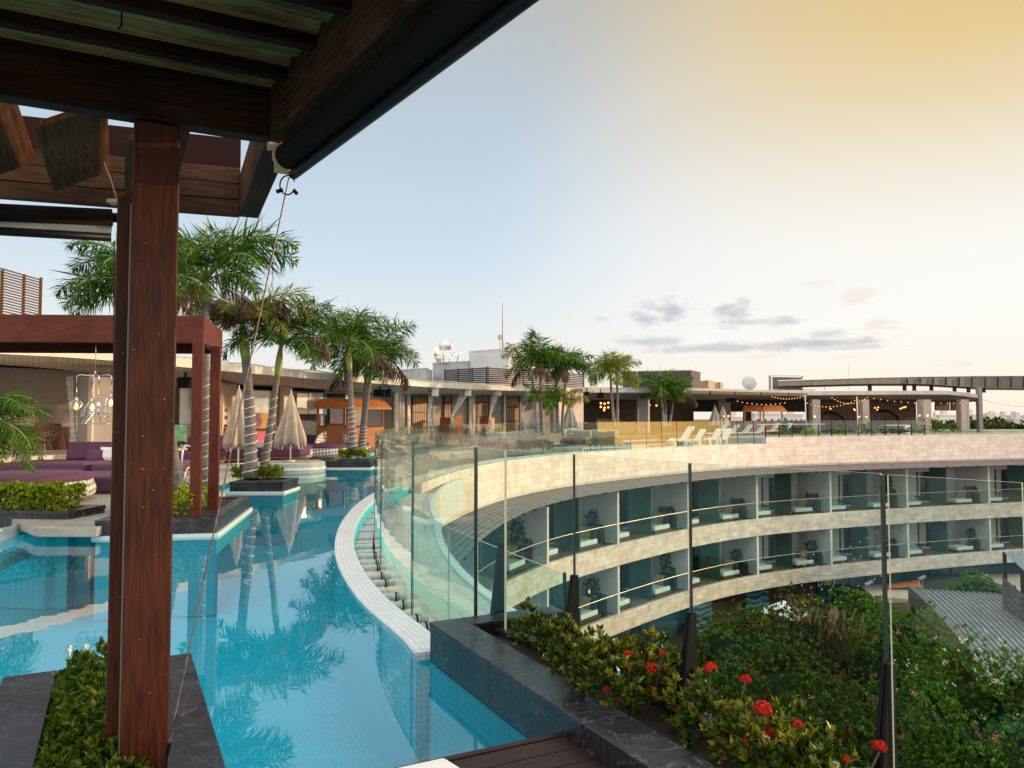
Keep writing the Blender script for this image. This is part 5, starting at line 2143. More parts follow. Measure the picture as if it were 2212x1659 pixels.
daybed('low purple block daybed nearest the pool step on the left', PY(140, 1051, 17.4).xy.to_3d() * 1 + Vector((0.35, 0, ZS)), 3.0, 2.0, .36, .02, leg=.03)
db2 = PY(128, 1012, 21.2)
daybed('second purple daybed behind the low block, with an upright back cushion', Vector((db2.x, db2.y, -1.60)), 2.35, 2.0, .40, .04, leg=.08, back=(.45, 1.25))
daybed('third purple daybed extending right behind the near post', Vector((db2.x + 2.3, db2.y + .1, -1.60)), 1.9, 2.0, .38, .02, leg=.08)
q = PY(226, 985, 21.6)
pillow('purple throw pillow leaning on the back cushion of the second daybed', Vector((q.x - .25, q.y + .05, q.z)), .55, .42, .25, -.5, m_purple)
pillow('white throw pillow leaning on the back cushion of the second daybed', Vector((q.x + .05, q.y + .14, q.z + .05)), .55, .45, .1, -.5, m_whitecl)
nw = PY(60, 1040, 14.9)
woven('large round woven daybed behind the clipped hedge at the left', Vector((nw.x - .25, nw.y + .2, ZS)), 1.30, .40)
for lab, fx, fy, Y, r, bk_ in (('woven daybed just right of the beige umbrella foot', 628, 1003, 30.2, 1.0, None), ('woven daybed between the umbrella and the far hedge', 700, 1004, 31.0, 1.05, None), ('woven daybed with high back and pillows beside the thin palm', 742, 1001, 33.0, 1.15, 2.3), ):
    q = PY(fx, fy, Y)
    woven(lab, Vector((q.x, q.y, ZS + .02)), r, .40, bk_)
q = PY(700, 972, 32.9)
pillow('purple pillow on the high backed woven daybed', Vector((q.x, q.y, q.z - .05)), .6, .45, .6, -.5, m_purple)
pillow('white pillow on the high backed woven daybed', Vector((q.x + .45, q.y - .1, q.z - .03)), .65, .5, .3, -.5, m_whitecl)
pillow('white cushion lying flat on the high backed woven daybed', Vector((q.x + .6, q.y - .25, q.z - .26)), .6, .4, .2, -1.1, m_whitecl)
for lab, fx, fy, Y, w in (('dark purple sofa bed behind the left beige umbrella', 478, 1004, 27.5, 2.2), ('purple sofa bed with orange base between the palm trunks', 586, 1004, 28.4, 2.2), ('purple lounger behind the far pergola posts', 398, 1013, 24.5, 1.6)):
    q = PY(fx, fy, Y)
    daybed(lab, Vector((q.x, q.y + .6, ZS)), w, 1.9, .52, .03, leg=.2, back=(.2, 1.2))
q = PY(566, 966, 28.9)
pillow('striped grey pillow on the sofa bed between the palm trunks', Vector((q.x, q.y, q.z)), .75, .45, .3, -.6, m_greycanv)
# pool ladder rails behind the far pergola
lad = thing('pool_ladder', 'curved steel pool handrail between the far pergola posts', 'handrail', (0, 0, 0))
for fy0, fy1, dx_ in ((962, 1050, 0), (1010, 1060, 6)):
    a = PY(393 + dx_, fy1, 16.6)
    mb = MB()
    pts = [a, PY(394 + dx_, fy0 + 12, 16.6), PY(400 + dx_, fy0, 16.7), PY(412 + dx_, fy0 + 2, 16.8), PY(430 + dx_, fy0 + 16, 17.0)]
    mb.tube(pts, .022, 8)
    mb.build('rail', m_steel, lad, smooth=True)


# ================================================================== pool building with the curved concrete roof
def lerp_tab(tab, x):
    for (a, *va), (b, *vb) in zip(tab, tab[1:]):
        if a <= x <= b:
            k = (x - a) / (b - a)
            return [p + (q - p) * k for p, q in zip(va, vb)]
    return list(tab[0][1:]) if x < tab[0][0] else list(tab[-1][1:])


FAS = [(-260, 728, 16.4), (0, 741.5, 19.5), (150, 751, 21.2), (265, 761, 22.8), (380, 773, 24.3), (500, 786, 26.3), (600, 796, 28.5), (700, 806, 31),
       (800, 814, 34.3), (872, 820.5, 37), (960, 827, 40), (1060, 832, 43.5), (1160, 836, 47), (1258, 839, 50.5)]
WAL = [(-260, 768, 21.5), (0, 788, 25), (263, 811, 28), (477, 828, 31.5), (605, 834.7, 34), (749, 846, 37.5), (850, 852, 40), (900, 852, 42.5), (1060, 854, 47.5), (1258, 858, 53)]
bld = thing('pool_building', 'long low pool building with a curved concrete canopy roof behind the daybeds', 'building', (0, 0, 0))


def lerp_row(tab, xs):
    return [PY(x, *lerp_tab(tab, x)) for x in xs]


xs = list(np.linspace(-260, 1258, 40))
ft = lerp_row(FAS, xs)
ws = lerp_row(WAL, xs)
FH = .27
mb = MB()
mb.sheet([p - Vector((0, 0, FH)) for p in ft], ft, 0, 1)
mb.build('roof_edge', m_concl, bld)
mb = MB()
mb.sheet(ws, [p - Vector((0, 0, FH)) for p in ft], 0)
mb.build('soffit', bricks('board marked soffit', (.70, .59, .46), (.78, .67, .54), (.50, .42, .33), .18, 6.0, .012, rough=.85, off=0, noise=.2, bump=.2), bld)
mb = MB()
bk = [p + Vector((p.x, p.y, 0)).normalized() * 9 + Vector((0, 0, .1)) for p in ws]
bk = [Vector((p.x, p.y, q.z + .02)) for p, q in zip(bk, ft)]
mb.sheet(ft, bk, 0)
mb.build('roof', M('roof screed', (.42, .42, .43), (.52, .52, .52), rough=.9, scale=.8), bld)
mb = MB()
mb.sheet([Vector((p.x, p.y, -1.75)) for p in ws], [p + Vector((0, 0, .25)) for p in ws], 0, 1)
mb.build('back_wall', m_plaster, bld)
# pipes and cables lying along the roof edge
mb = MB()
for o_, r_ in ((.5, .03), (.9, .022)):
    pts = []
    for i, (p, q) in enumerate(zip(ft, ws)):
        d = (Vector((q.x, q.y, 0)) - Vector((p.x, p.y, 0))).normalized()
        pts.append(p + d * o_ + Vector((0, 0, .06 + .04 * math.sin(i * 1.7 + o_ * 9))))
    mb.tube(pts, r_, 5)
mb.build('roof_pipe', m_galv, bld)


def wy(x, off=0.0):
    return lerp_tab(WAL, x)[1] - off


def panel(name, x0, x1, y0, y1, mat, off=.06, parent=bld, th=.06, Y=None, Y1=None):
    """upright panel: left/right and top/bottom given as sight lines, standing off the back wall"""
    Ya = wy(x0, off) if Y is None else Y
    Yb = wy(x1, off) if Y is None else (Y1 if Y1 is not None else Y)
    ym = (y0 + y1) / 2
    a, b = PY(x0, ym, Ya), PY(x1, ym, Yb)
    Ym = (Ya + Yb) / 2
    z0, z1 = PY((x0 + x1) / 2, y1, Ym).z, PY((x0 + x1) / 2, y0, Ym).z
    mb = MB()
    mb.beam((a.x, a.y, (z0 + z1) / 2), (b.x, b.y, (z0 + z1) / 2), th, z1 - z0)
    return mb.build(name, mat, parent)


def column(x0, x1, y0, y1, Y, depth, mat=m_sunpl, parent=bld, name='column', twist=.25):
    a, b = PY(x0, (y0 + y1) / 2, Y + twist), PY(x1, (y0 + y1) / 2, Y)
    d = (b - a)
    d.z = 0
    n_ = Vector((-d.y, d.x, 0)).normalized()
    if n_.y < 0:
        n_ = -n_
    z0, z1 = PY((x0 + x1) / 2, y1, Y).z, PY((x0 + x1) / 2, y0, Y).z
    mb = MB()
    mb.prism([a.xy, b.xy, (b + n_ * depth).xy, (a + n_ * depth).xy], z0, z1)
    return mb.build(name, mat, parent)


m_sky_gl = M('painted reflection window', (.42, .50, .54), (.72, .74, .73), rough=.12, spec=.8, scale=.5, lo=.42, hi=.55)  # reflected pale sky put into the base colour
m_mural_r = M('mural red', (.40, .03, .02), (.55, .08, .04), rough=.7, scale=2)
m_mural_g = M('mural green', (.01, .16, .10), (.10, .34, .20), rough=.7, scale=3)
m_mural_y = M('mural yellow', (.62, .36, .03), (.55, .16, .03), rough=.7, scale=1.2, lo=.45, hi=.5)
m_mural_p = M('mural pink', (.62, .10, .16), (.45, .25, .42), rough=.7, scale=1.6, lo=.45, hi=.5)
m_mural_l = M('mural lilac', (.52, .38, .40), (.62, .33, .16), rough=.7, scale=1.5, lo=.48, hi=.55)
m_mural_d = M('mural dark', (.02, .07, .06), (.10, .05, .12), rough=.7, scale=1.6, lo=.4, hi=.6)
m_mural_b = M('mural blue', (.01, .08, .30), (.02, .14, .42), rough=.7, scale=2)
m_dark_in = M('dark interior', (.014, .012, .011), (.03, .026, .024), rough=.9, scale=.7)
m_darkbr = wood('dark brown cladding', (.022, .012, .009), (.05, .028, .018), rough=.6)
m_lattice = bricks('lattice door', (.42, .20, .09), (.52, .27, .13), (.035, .018, .010), .9, .17, .045, rough=.6, off=0, noise=.2, bump=.2)

# raised floor in front of the left part
mb = MB()
stepA = [P(-260, 1016, -1.10), P(0, 990, -1.10), P(160, 980.4, -1.10), P(268, 973, -1.10), P(470, 966, -1.10)]
stepB = [PY(x, 900, wy(x, -.5)) for x in (-260, 0, 160, 268, 470)]
mb.prism([p.xy for p in stepA] + [p.xy for p in reversed(stepB)], -1.7, -1.10)
mb.build('raised_floor', m_concl, bld)
# left bay: brown hatch, column, red timber panel, track
panel('hatch_panel', 76, 130, 915, 985, m_brownw, .25)
mb = MB()
a = PY(128, 950, wy(128, .24))
q = [PY(x, y, wy(x, .26)) for x, y in ((128, 915), (136, 930), (150, 986), (128, 986))]
mb.face(q)
mb.face([v + Vector((0, .06, 0)) for v in q][::-1])
mb.build('hatch_panel', m_brownw, bld)
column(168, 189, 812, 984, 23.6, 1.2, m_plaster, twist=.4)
column(189.3, 216, 812, 984, 25.0, .12, m_sunpl, twist=-1.5)
panel('timber_screen', 216, 254, 906, 972, m_redwood, .8)
panel('timber_screen_edge', 254.3, 258, 906, 972, m_darkbr, .8)
panel('curtain_track', 0, 165, 793, 797, m_blackm, .3)
panel('curtain_track', 212, 262, 824, 833, m_blackm, 1.0)
column(376, 403, 845, 992, 30.2, .1, m_mural_r, name='mural_panel', twist=.1)
panel('mural_panel', 376, 402, 918, 955, m_mural_g, 1.6)
panel('window', 388, 436, 838, 915, m_sky_gl, .9)
panel('mural_panel', 388, 415, 915, 946, m_mural_l, 1.0)
panel('mural_panel', 400, 436, 946, 972, m_mural_y, 1.0)
panel('mural_panel', 388, 412, 960, 985, m_mural_g, 1.2)
column(462, 501, 831, 985, 31.6, .2, m_sunpl, twist=-2.2)
panel('window', 503, 538, 844, 892, m_sky_gl, .08)
panel('window', 541, 590, 844, 892, m_sky_gl, .08)
panel('window_head', 501, 700, 836, 844, m_blackm, .1)
panel('mural_panel', 520, 545, 892, 925, m_mural_y, .12)
panel('mural_panel', 545, 592, 892, 926, M('mural ochre', (.50, .30, .06), (.20, .07, .10), rough=.7, scale=1.3, lo=.46, hi=.54), .12)
panel('mural_panel', 552, 607, 931, 968, m_mural_p, .9)
panel('wall_base', 536, 612, 925, 931, m_darkbr, .95)
panel('dark_curtain', 594, 612, 840, 930, M('taupe curtain', (.20, .16, .12), (.28, .23, .18), rough=.9, scale=3, stretch=(6, 6, .3)), .3)
column(613, 640, 836, 960, 35, .2, m_sunpl, twist=-1.4)
panel('window', 641, 664, 850, 894, m_sky_gl, .08)
panel('window', 666, 697, 850, 894, m_sky_gl, .08)
panel('mural_panel', 697.5, 706, 850, 896, m_mural_b, .1)
panel('mural_panel', 645, 692, 895, 965, m_mural_d, .12)
panel('mural_panel', 706.5, 745, 850, 960, m_dark_in, .12)  # dark sheet standing in for the unlit interior, not a mural
panel('mural_panel', 712, 740, 880, 915, m_mural_d, .2)
panel('window', 745.5, 757, 853, 895, m_sky_gl, .14)
panel('dark_opening', 757.5, 826, 853, 960, m_plaster, .12)
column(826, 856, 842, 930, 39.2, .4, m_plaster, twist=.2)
column(856.3, 873, 838, 932, 41.2, .12, m_sunpl, twist=-2.4)
# cabins with lattice doors
for k, (x0, x1) in enumerate(((891, 921), (960, 974), (1028, 1054), (1095, 1121))):
    panel('lattice_door', x0, x1, 857, 936, m_lattice, .10)
    panel('door_frame', x0 - 2.4, x0 - .3, 855, 936, m_darkbr, .12)
    panel('door_frame', x1 + .3, x1 + 2.4, 855, 936, m_darkbr, .12)
for x0, x1 in ((880, 886), (1013, 1026), (1088, 1093)):
    panel('pilaster', x0, x1, 852, 936, m_concl, .25)
for x in (940, 1011, 1076, 1141):
    Y = lerp_tab(FAS, x)[1]
    a = PY(x, 846.5, Y + .25)
    b = a + Vector((a.x, a.y, 0)).normalized() * 3.4
    mb = MB()
    mb.beam(a, b, .36, .42)
    mb.build('beam_stub', m_concl, bld)
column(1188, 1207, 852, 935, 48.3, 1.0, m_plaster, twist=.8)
column(1207.3, 1260, 848, 935, 49.5, .5, m_sunpl, twist=-1.5)


def curtain(label, top0, top1, knot, foot0, foot1, Y):
    """tied curtain: gathers from the rail to a knot, then hangs"""
    t0, t1 = PY(*top0, Y), PY(*top1, Y)
    k = PY(*knot, Y)
    f0, f1 = PY(*foot0, Y), PY(*foot1, Y)
    mb = MB()
    n, rows = 22, 16
    kw = .10
    grid = []
    for r in range(rows + 1):
        s_ = r / rows
        zk = (t0.z - k.z) / (t0.z - f0.z)
        row = []
        for j in range(n + 1):
            u = j / n
            if s_ <= zk:
                q = (s_ / zk)
                L_ = t0.lerp(k + Vector((-kw / 2, 0, 0)), q)
                R_ = t1.lerp(k + Vector((kw / 2, 0, 0)), q)
            else:
                q = (s_ - zk) / (1 - zk)
                L_ = (k + Vector((-kw / 2, 0, 0))).lerp(f0, q ** .7)
                R_ = (k + Vector((kw / 2, 0, 0))).lerp(f1, q ** .7)
            p = L_.lerp(R_, u)
            amp = .05 + .05 * abs(s_ - zk)
            row.append(p + Vector((0, amp * math.sin(u * 31 + s_ * 2), 0)))
        grid.append(row)
    for r in range(rows):
        for j in range(n):
            mb.face([grid[r + 1][j], grid[r + 1][j + 1], grid[r][j + 1], grid[r][j]])
    o = mb.build('curtain', m_curtain, None, smooth=True)
    md = o.modifiers.new('thick', 'SOLIDIFY')
    md.thickness = .012
    return tag(o, label, 'curtain', 'white tied curtains of the pool building')


curtain('white tied curtain beside the left bright column', (144, 815), (160, 812), (158, 914), (152, 982), (168, 980), 24.0)
curtain('straight white curtain at the first cabin, left of the four', (925, 838), (937, 838), (929, 897), (926, 930), (935, 930), 40.2)
curtain('white curtain pulled far left by its tie above the orange cabinet', (998, 840), (1018, 842), (976, 899), (972, 927), (984, 927), 42.3)
curtain('white curtain over the third cabin door', (1066, 841), (1080, 841), (1058, 900), (1054, 930), (1065, 930), 44.4)
curtain('white curtain at the last cabin, right of the four', (1134, 842), (1148, 842), (1128, 895), (1124, 936), (1135, 936), 46.8)


def cabinet(label, x0, xc, x1, y0, y1, Y):
    a, b, c = PY(x0, y0, Y + .5), PY(xc, y0, Y), PY(x1, y0, Y + .4)
    z1, z0 = b.z, b.z - 1.2
    t = thing('cabinet', label, 'cabinet', (b.x, b.y, z0))
    for nm, p, q in (('side', a, b), ('front', b, c)):
        mb = MB()
        d = (q - p).normalized() * .004
        mb.beam(Vector((p.x, p.y, (z0 + z1) / 2)) + d - t.location, Vector((q.x, q.y, (z0 + z1) / 2)) - d - t.location, .05, z1 - z0)
        mb.build(nm, m_redwood if nm == 'side' else m_orange, t)
    mb = MB()
    d = a + (c - b)
    mb.prism([(p.x - t.location.x, p.y - t.location.y) for p in (a, b, c, d)], z1 - z0 + .002, z1 - z0 + .04)
    mb.build('top', m_orange, t)


cabinet('orange wooden cabinet in front of the second cabin', 951, 973, 999, 903, 935, 42.5)
cabinet('orange wooden cabinet in front of the third cabin door', 1037, 1058, 1068, 903, 935, 44.6)


def kiosk(label, x0, xm, x1, ytop, yeave, ybase, Y0, Y1, ycount):
    t = thing('bar_kiosk', label, 'bar', (0, 0, 0))
    a, b, c = PY(x0, yeave, Y0), PY(xm, yeave, (Y0 + Y1) / 2 - .6), PY(x1, yeave, Y1)
    zt, ze = PY(xm, ytop, (Y0 + Y1) / 2).z, b.z
    zb_, zc = PY(xm, ybase, (Y0 + Y1) / 2).z, PY(xm, ycount, (Y0 + Y1) / 2).z
    for nm, p, q in (('roof_skirt', a, b), ('roof_skirt', b, c)):
        d = (q - p)
        d.z = 0
        n_ = Vector((d.y, -d.x, 0)).normalized()
        if n_.y > 0:
            n_ = -n_
        i0, i1 = p.lerp(q, .10), p.lerp(q, .90)
        mb = MB()
        top0, top1 = i0 - n_ * .35, i1 - n_ * .35
        mb.face([Vector((p.x, p.y, ze)), Vector((q.x, q.y, ze)), Vector((top1.x, top1.y, zt)), Vector((top0.x, top0.y, zt))], 0, [(0, 0), (2, 0), (1.8, .6), (.2, .6)])
        mb.face([Vector((p.x, p.y, ze - .03)), Vector((top0.x, top0.y, zt - .03)), Vector((top1.x, top1.y, zt - .03)), Vector((q.x, q.y, ze - .03))], 0)
        mb.beam(Vector((p.x, p.y, ze - .05)), Vector((q.x, q.y, ze - .05)), .07, .09)
        mb.build(nm, m_orange, t)
        for f in (.12, .88):
            s_ = p.lerp(q, f) - n_ * .30
            mb = MB()
            mb.beam((s_.x, s_.y, zb_), (s_.x, s_.y, zt - .01), .10, .10)
            mb.build('post', m_orange, t)
        c0, c1 = p.lerp(q, .14) - n_ * .22, p.lerp(q, .86) - n_ * .22
        mb = MB()
        mb.beam((c0.x, c0.y, (zb_ + zc) / 2), (c1.x, c1.y, (zb_ + zc) / 2), .06, zc - zb_)
        mb.build('counter_front', m_orange, t)
        mb = MB()
        mb.beam((c0.x, c0.y, zc + .02), (c1.x, c1.y, zc + .02), .34, .04)
        mb.build('counter_top', m_brownw, t)
    return t


kiosk('wooden bar kiosk with orange lean-to roof under the concrete canopy', 677, 761, 845, 862, 879, 966, 34.5, 36.6, 921)
mb = MB()
a, b = PY(705, 935, 33.6), PY(741, 935, 33.8)
mb.beam((a.x, a.y, PY(722, 943, 33.7).z), (b.x, b.y, PY(722, 943, 33.7).z), .05, .95)
o = mb.build('menu_board', m_redwood)
tag(o, 'leaning red brown board standing in front of the wooden bar kiosk', 'board')

# loudspeakers, extinguisher, notice
for lab, x0, x1, y0, y1, Y in (('black loudspeaker under the canopy beside the far pergola post', 388, 413, 815, 838, 26.5), ('black loudspeaker under the canopy left of the sunlit column', 808, 832, 841, 857, 36.4),
                               ('small black loudspeaker turned right beside the sunlit column', 834, 846, 841, 858, 36.6), ('black loudspeaker left of the two above the dark bar', 1263, 1272, 846, 857, 50),
                               ('black loudspeaker right of the two above the dark bar', 1290, 1304, 848, 861, 51), ('black loudspeaker under the dark terrace roof left of the string lights', 1571, 1588, 859, 869, 66)):
    a, b = PY(x0, y1, Y), PY(x1, y0, Y)
    t = thing('loudspeaker', lab, 'speaker', ((a.x + b.x) / 2, Y, a.z), group='black loudspeakers under the roofs')
    w, h = abs(b.x - a.x), b.z - a.z
    mb = MB()
    mb.box(-w / 2, w / 2, -.2, .2, 0, h)
    mb.build('cabinet_box', m_blackm, t, bevel=.02)
    mb = MB()
    mb.box(-w * .42, w * .42, -.215, -.203, h * .08, h * .92)
    mb.build('grille', m_black, t)
    mb = MB()
    mb.beam((0, 0, h), (0, 0, h + .25), .06, .06)
    mb.build('bracket', m_black, t)
ex = PY(487, 946, 30.0)
t = thing('fire_extinguisher', 'red fire extinguisher on the pale column behind the left beige umbrella', 'extinguisher', ex)
mb = MB()
mb.lathe([(.05, 0), (.075, .03), (.075, .34), (.03, .42), (.03, .46)], n=14)
mb.build('tank', M('red enamel', (.40, .02, .02), rough=.35), t, smooth=True)
mb = MB()
mb.tube([(0, 0, .45), (.09, -.02, .42), (.10, -.03, .1)], .013, 6)
mb.box(-.05, .05, -.02, .02, .455, .52)
mb.build('hose', m_black, t)
for zz, ww in ((.72, .16), (1.0, .14)):
    mb = MB()
    mb.box(-ww / 2, ww / 2, .05, .058, zz, zz + .15)
    mb.build('sign_plate', M('red sign', (.55, .18, .12), rough=.5), t)
# chair at the left edge
cp = PY(92, 985, 23.5)
t = thing('wire_chair', 'round cane bucket chair on thin wire legs in front of the brown hatch', 'chair', (cp.x, cp.y, cp.z))
mb = MB()
mb.lathe([(.12, .42), (.30, .47), (.41, .62), (.44, .80)], n=26, fn=lambda r, z, a, k: r * (1 + (.06 if k == 3 else 0) * math.cos(a)))
for j in range(26):
    i = 3 * 26 + j
    x, y, z = mb.v[i]
    mb.v[i] = (x, y, z + .12 * math.sin(2 * math.pi * j / 26 + .3) - .02)
mb.f = [f for f in mb.f if len(f) < 20]
mb.m, mb.uv = mb.m[:len(mb.f)], mb.uv[:len(mb.f)]
ob = mb.build('shell', M('cane', (.16, .10, .08), (.30, .20, .16), rough=.7, scale=30), t, smooth=True)
ob.modifiers.new('w', 'WIREFRAME').thickness = .035
for sx, sy in ((-1, -1), (1, -1), (-1, 1), (1, 1)):
    mb = MB()
    mb.tube([(sx * .10, sy * .10, .44), (sx * .24, sy * .24, 0)], .010, 6)
    mb.build('leg', m_galv, t)
# slatted timber tower over the roof at the far left
tw = thing('slatted_screen', 'tall screen of horizontal timber slats above the roof at the left edge', 'screen', (0, 0, 0))
a, b = PY(-140, 620, 27), PY(88, 620, 31)
m_slat = wood('slat wood', (.075, .036, .011), (.15, .075, .024), rough=.7, spec=.1)
for k in range(17):
    z0 = PY(0, 676, 29).z + k * (PY(0, 578, 29).z - PY(0, 676, 29).z) / 16
    mb = MB()
    mb.beam((a.x, a.y, z0 + .25), (b.x, b.y, z0 - .12), .06, .045)
    mb.build('slat', m_slat, tw)
for f in (.05, .32, .58, .80, .98):
    q = a.lerp(b, f) + Vector((0, .12, 0))
    mb = MB()
    mb.beam((q.x, q.y, 0), (q.x, q.y, PY(0, 584, 29).z + .1), .10, .06)
    mb.build('upright', m_brownw, tw)

# ================================================================== plant and boxes on the roof
def roofbox(name, label, cat, xa, xb, xc, y0, y1, Y, mat, mat2=None, rise=0.0, group=None):
    """block seen at its corner: left face xa..xb, right face xb..xc"""
    a, b, c = PY(xa, y0, Y + 2.2), PY(xb, y0, Y), PY(xc, y0, Y + 3.4)
    zt = b.z
    zb_ = PY(xb, y1, Y).z - .3
    d = a + (c - b)
    t = thing(name, label, cat, (b.x, b.y, zb_), group=group)
    o = t.location
    mb = MB()
    mb.prism([(p.x - o.x, p.y - o.y) for p in (a, b, c, d)], 0, zt - zb_)
    mb.build('wall', mat, t)
    mb = MB()
    ce = (a + c) / 2
    mb.prism([((p.x - ce.x) * 1.015 + ce.x - o.x, (p.y - ce.y) * 1.015 + ce.y - o.y) for p in (a, b, c, d)], zt - zb_ + .004, zt - zb_ + .09)
    mb.build('coping', mat2 or mat, t)
    return t


m_roofw = M('roof render', (.44, .46, .48), (.52, .53, .54), rough=.85, scale=.7)
m_roofg = M('grey roof render', (.30, .32, .33), (.40, .42, .43), rough=.85, scale=1.2)
roofbox('stair_house', 'tall white roof block behind the dark louvre screen', 'roof block', 1013, 1098, 1130, 755, 830, 53, m_roofw)
roofbox('plant_room', 'lower grey roof block carrying the satellite dishes', 'roof block', 935, 1012, 1018, 782, 830, 55, m_roofg)
roofbox('plant_room', 'long low pale roof block left of the dishes', 'roof block', 868, 921, 934, 797, 826, 52, m_roofg)
roofbox('plant_room', 'dark unfinished block with brick parapet behind the golden palms', 'roof block', 1345, 1493, 1513, 801, 842, 78, M('dark block', (.045, .045, .055), (.06, .06, .07), rough=.8), M('brick parapet', (.30, .20, .13), (.40, .28, .19), rough=.9, scale=4))
roofbox('plant_room', 'small brick roof block right of the dark unfinished block', 'roof block', 1512, 1530, 1545, 823, 842, 88, M('brick wall', (.34, .23, .15), (.42, .30, .20), rough=.9, scale=4))
roofbox('plant_room', 'small ochre roof hut with aerials right of the brick blocks', 'roof block', 1531, 1556, 1562, 827, 842, 95, MATS['brick wall'])
sc_ = thing('louvre_screen', 'dark horizontal louvre screen around roof machines', 'screen', (0, 0, 0))
a, b, c = PY(960, 810, 50.5), PY(1052, 810, 47.8), PY(1262, 810, 55.5)
zt, zb_ = PY(1052, 793, 47.8).z, PY(1052, 832, 47.8).z
m_lv1 = M('dark louvre', (.030, .034, .032), (.045, .05, .047), rough=.85, spec=.1, scale=2)
m_lv2 = M('brown louvre', (.075, .05, .032), (.11, .078, .05), rough=.85, spec=.1, scale=2)
for k in range(9):
    z = zb_ + (zt - zb_) * (k + .5) / 9
    for p, q, m_ in ((a, b, m_lv1), (b, c, m_lv2)):
        mb = MB()
        mb.beam((p.x, p.y, z), (q.x, q.y, z), .05, (zt - zb_) / 9 * .72)
        mb.build('louvre_blade', m_, sc_)
for p, q in ((a, b), (b, c)):
    for f in np.linspace(.01, .99, 4):
        r = p.lerp(q, f) + Vector((0, .08, 0))
        mb = MB()
        mb.beam((r.x, r.y, zb_ - .3), (r.x, r.y, zt + .02), .08, .08)
        mb.build('upright', m_lv1, sc_)


def dish(label, fx, fy, Y, r, az_, el_, foot, mat=m_galv):
    c = PY(fx, fy, Y)
    t = thing('satellite_dish', label, 'satellite dish', (c.x, c.y, c.z), group='satellite dishes on the roof')
    mb = MB()
    mb.lathe([(.01, 0), (r * .5, .04 * r), (r * .85, .12 * r), (r, .17 * r), (r, .19 * r), (r * .84, .145 * r), (r * .5, .065 * r), (.01, .03 * r)], n=28)
    mb.tube([(0, 0, .02), (0, 0, r * .75)], r * .03, 5)
    for k in range(3):
        aa = k * 2.094
        mb.tube([(r * .9 * math.cos(aa), r * .9 * math.sin(aa), .28 * r), (0, 0, r * .75)], r * .015, 4)
    ob = mb.build('reflector', mat, t, smooth=True)
    ob.rotation_euler = (R(90 - el_), 0, R(az_))
    mb = MB()
    f = PY(foot[0], foot[1], Y + .2)
    mb.tube([(0, .05, 0), (f.x - c.x, f.y - c.y, f.z - c.z)], r * .06, 6)
    mb.build('mast', m_galv, t)
    return t


m_dishw = M('dish paint', (.55, .57, .58), (.65, .66, .66), rough=.5, scale=3)
dish('satellite dish seen edge-on at the left end of the grey block', 942, 768, 56, .62, 70, 10, (944, 782), m_dishw)
dish('satellite dish tilted up, second from the left on the grey block', 957, 764, 56, .62, 10, 68, (957, 782), m_dishw)
dish('round metallic dish facing the viewer above the tilted one', 962, 747, 56.5, .46, 180, 5, (958, 782), m_steel)
dish('satellite dish tilted up at the right end of the grey block', 991, 767, 56, .60, -20, 66, (986, 782), m_dishw)
dish('small round dish on the tall white block', 1097, 747, 54.5, .30, 180, 5, (1097, 756), m_dishw)
dish('dish seen edge-on at the right end of the tall white block', 1113, 747, 55, .52, 75, 15, (1116, 757), m_dishw)
dish('large pale dish on the terrace roof above the string lights', 1618, 828, 72, .68, 150, 20, (1620, 843), m_dishw)


def mast(label, fx, y0, y1, Y, r, head=None, mat=m_galv):
    a, b = PY(fx, y1, Y), PY(fx, y0, Y)
    t = thing('antenna_mast', label, 'antenna', a, group='aerials on the roof')
    mb = MB()
    h = b.z - a.z
    mb.tube([(0, 0, 0), (0, 0, h * .55), (0, 0, h)], [r, r, r * .6], 6)
    mb.build('pole', mat, t)
    if head:
        mb = MB()
        mb.lathe([(head * .4, -head * 1.2), (head, -head), (head, head * .8), (head * .3, head)], (0, 0, h), 10)
        for k in range(4):
            mb.tube([(head * math.cos(k * 1.57), head * math.sin(k * 1.57), h), (head * 1.2 * math.cos(k * 1.57), head * 1.2 * math.sin(k * 1.57), h + head * 1.5)], .012, 4)
        mb.build('head', m_roofg, t)


mast('tallest thin aerial pole on the white roof block', 1086, 655, 756, 55, .05, None, M('bronze pole', (.30, .24, .17), rough=.5, metal=.4))
mast('short aerial with round head left of the tallest pole', 1080, 728, 756, 55, .045, .16)
mast('aerial with round head among the dishes', 971, 742, 782, 57, .035, .13)
mast('aerial with cylindrical head behind the cluster palms', 1151, 722, 795, 56, .05, .17)
mast('thin aerial rod right of the small dish on the white block', 1096, 733, 744, 55, .03)
for lab, x, y0, Y in (('thin rod on the dark unfinished block, leftmost', 1376, 785, 79), ('thin rod at the right corner of the dark unfinished block', 1489, 787, 79), ('thin lone rod on the terrace roof', 1834, 785, 82), ('rod with a small ball on the right roof', 1781, 812, 76), ('thin rod above the ochre roof hut', 1549, 822, 95)):
    mast(lab, x, y0, 842, Y, .035)

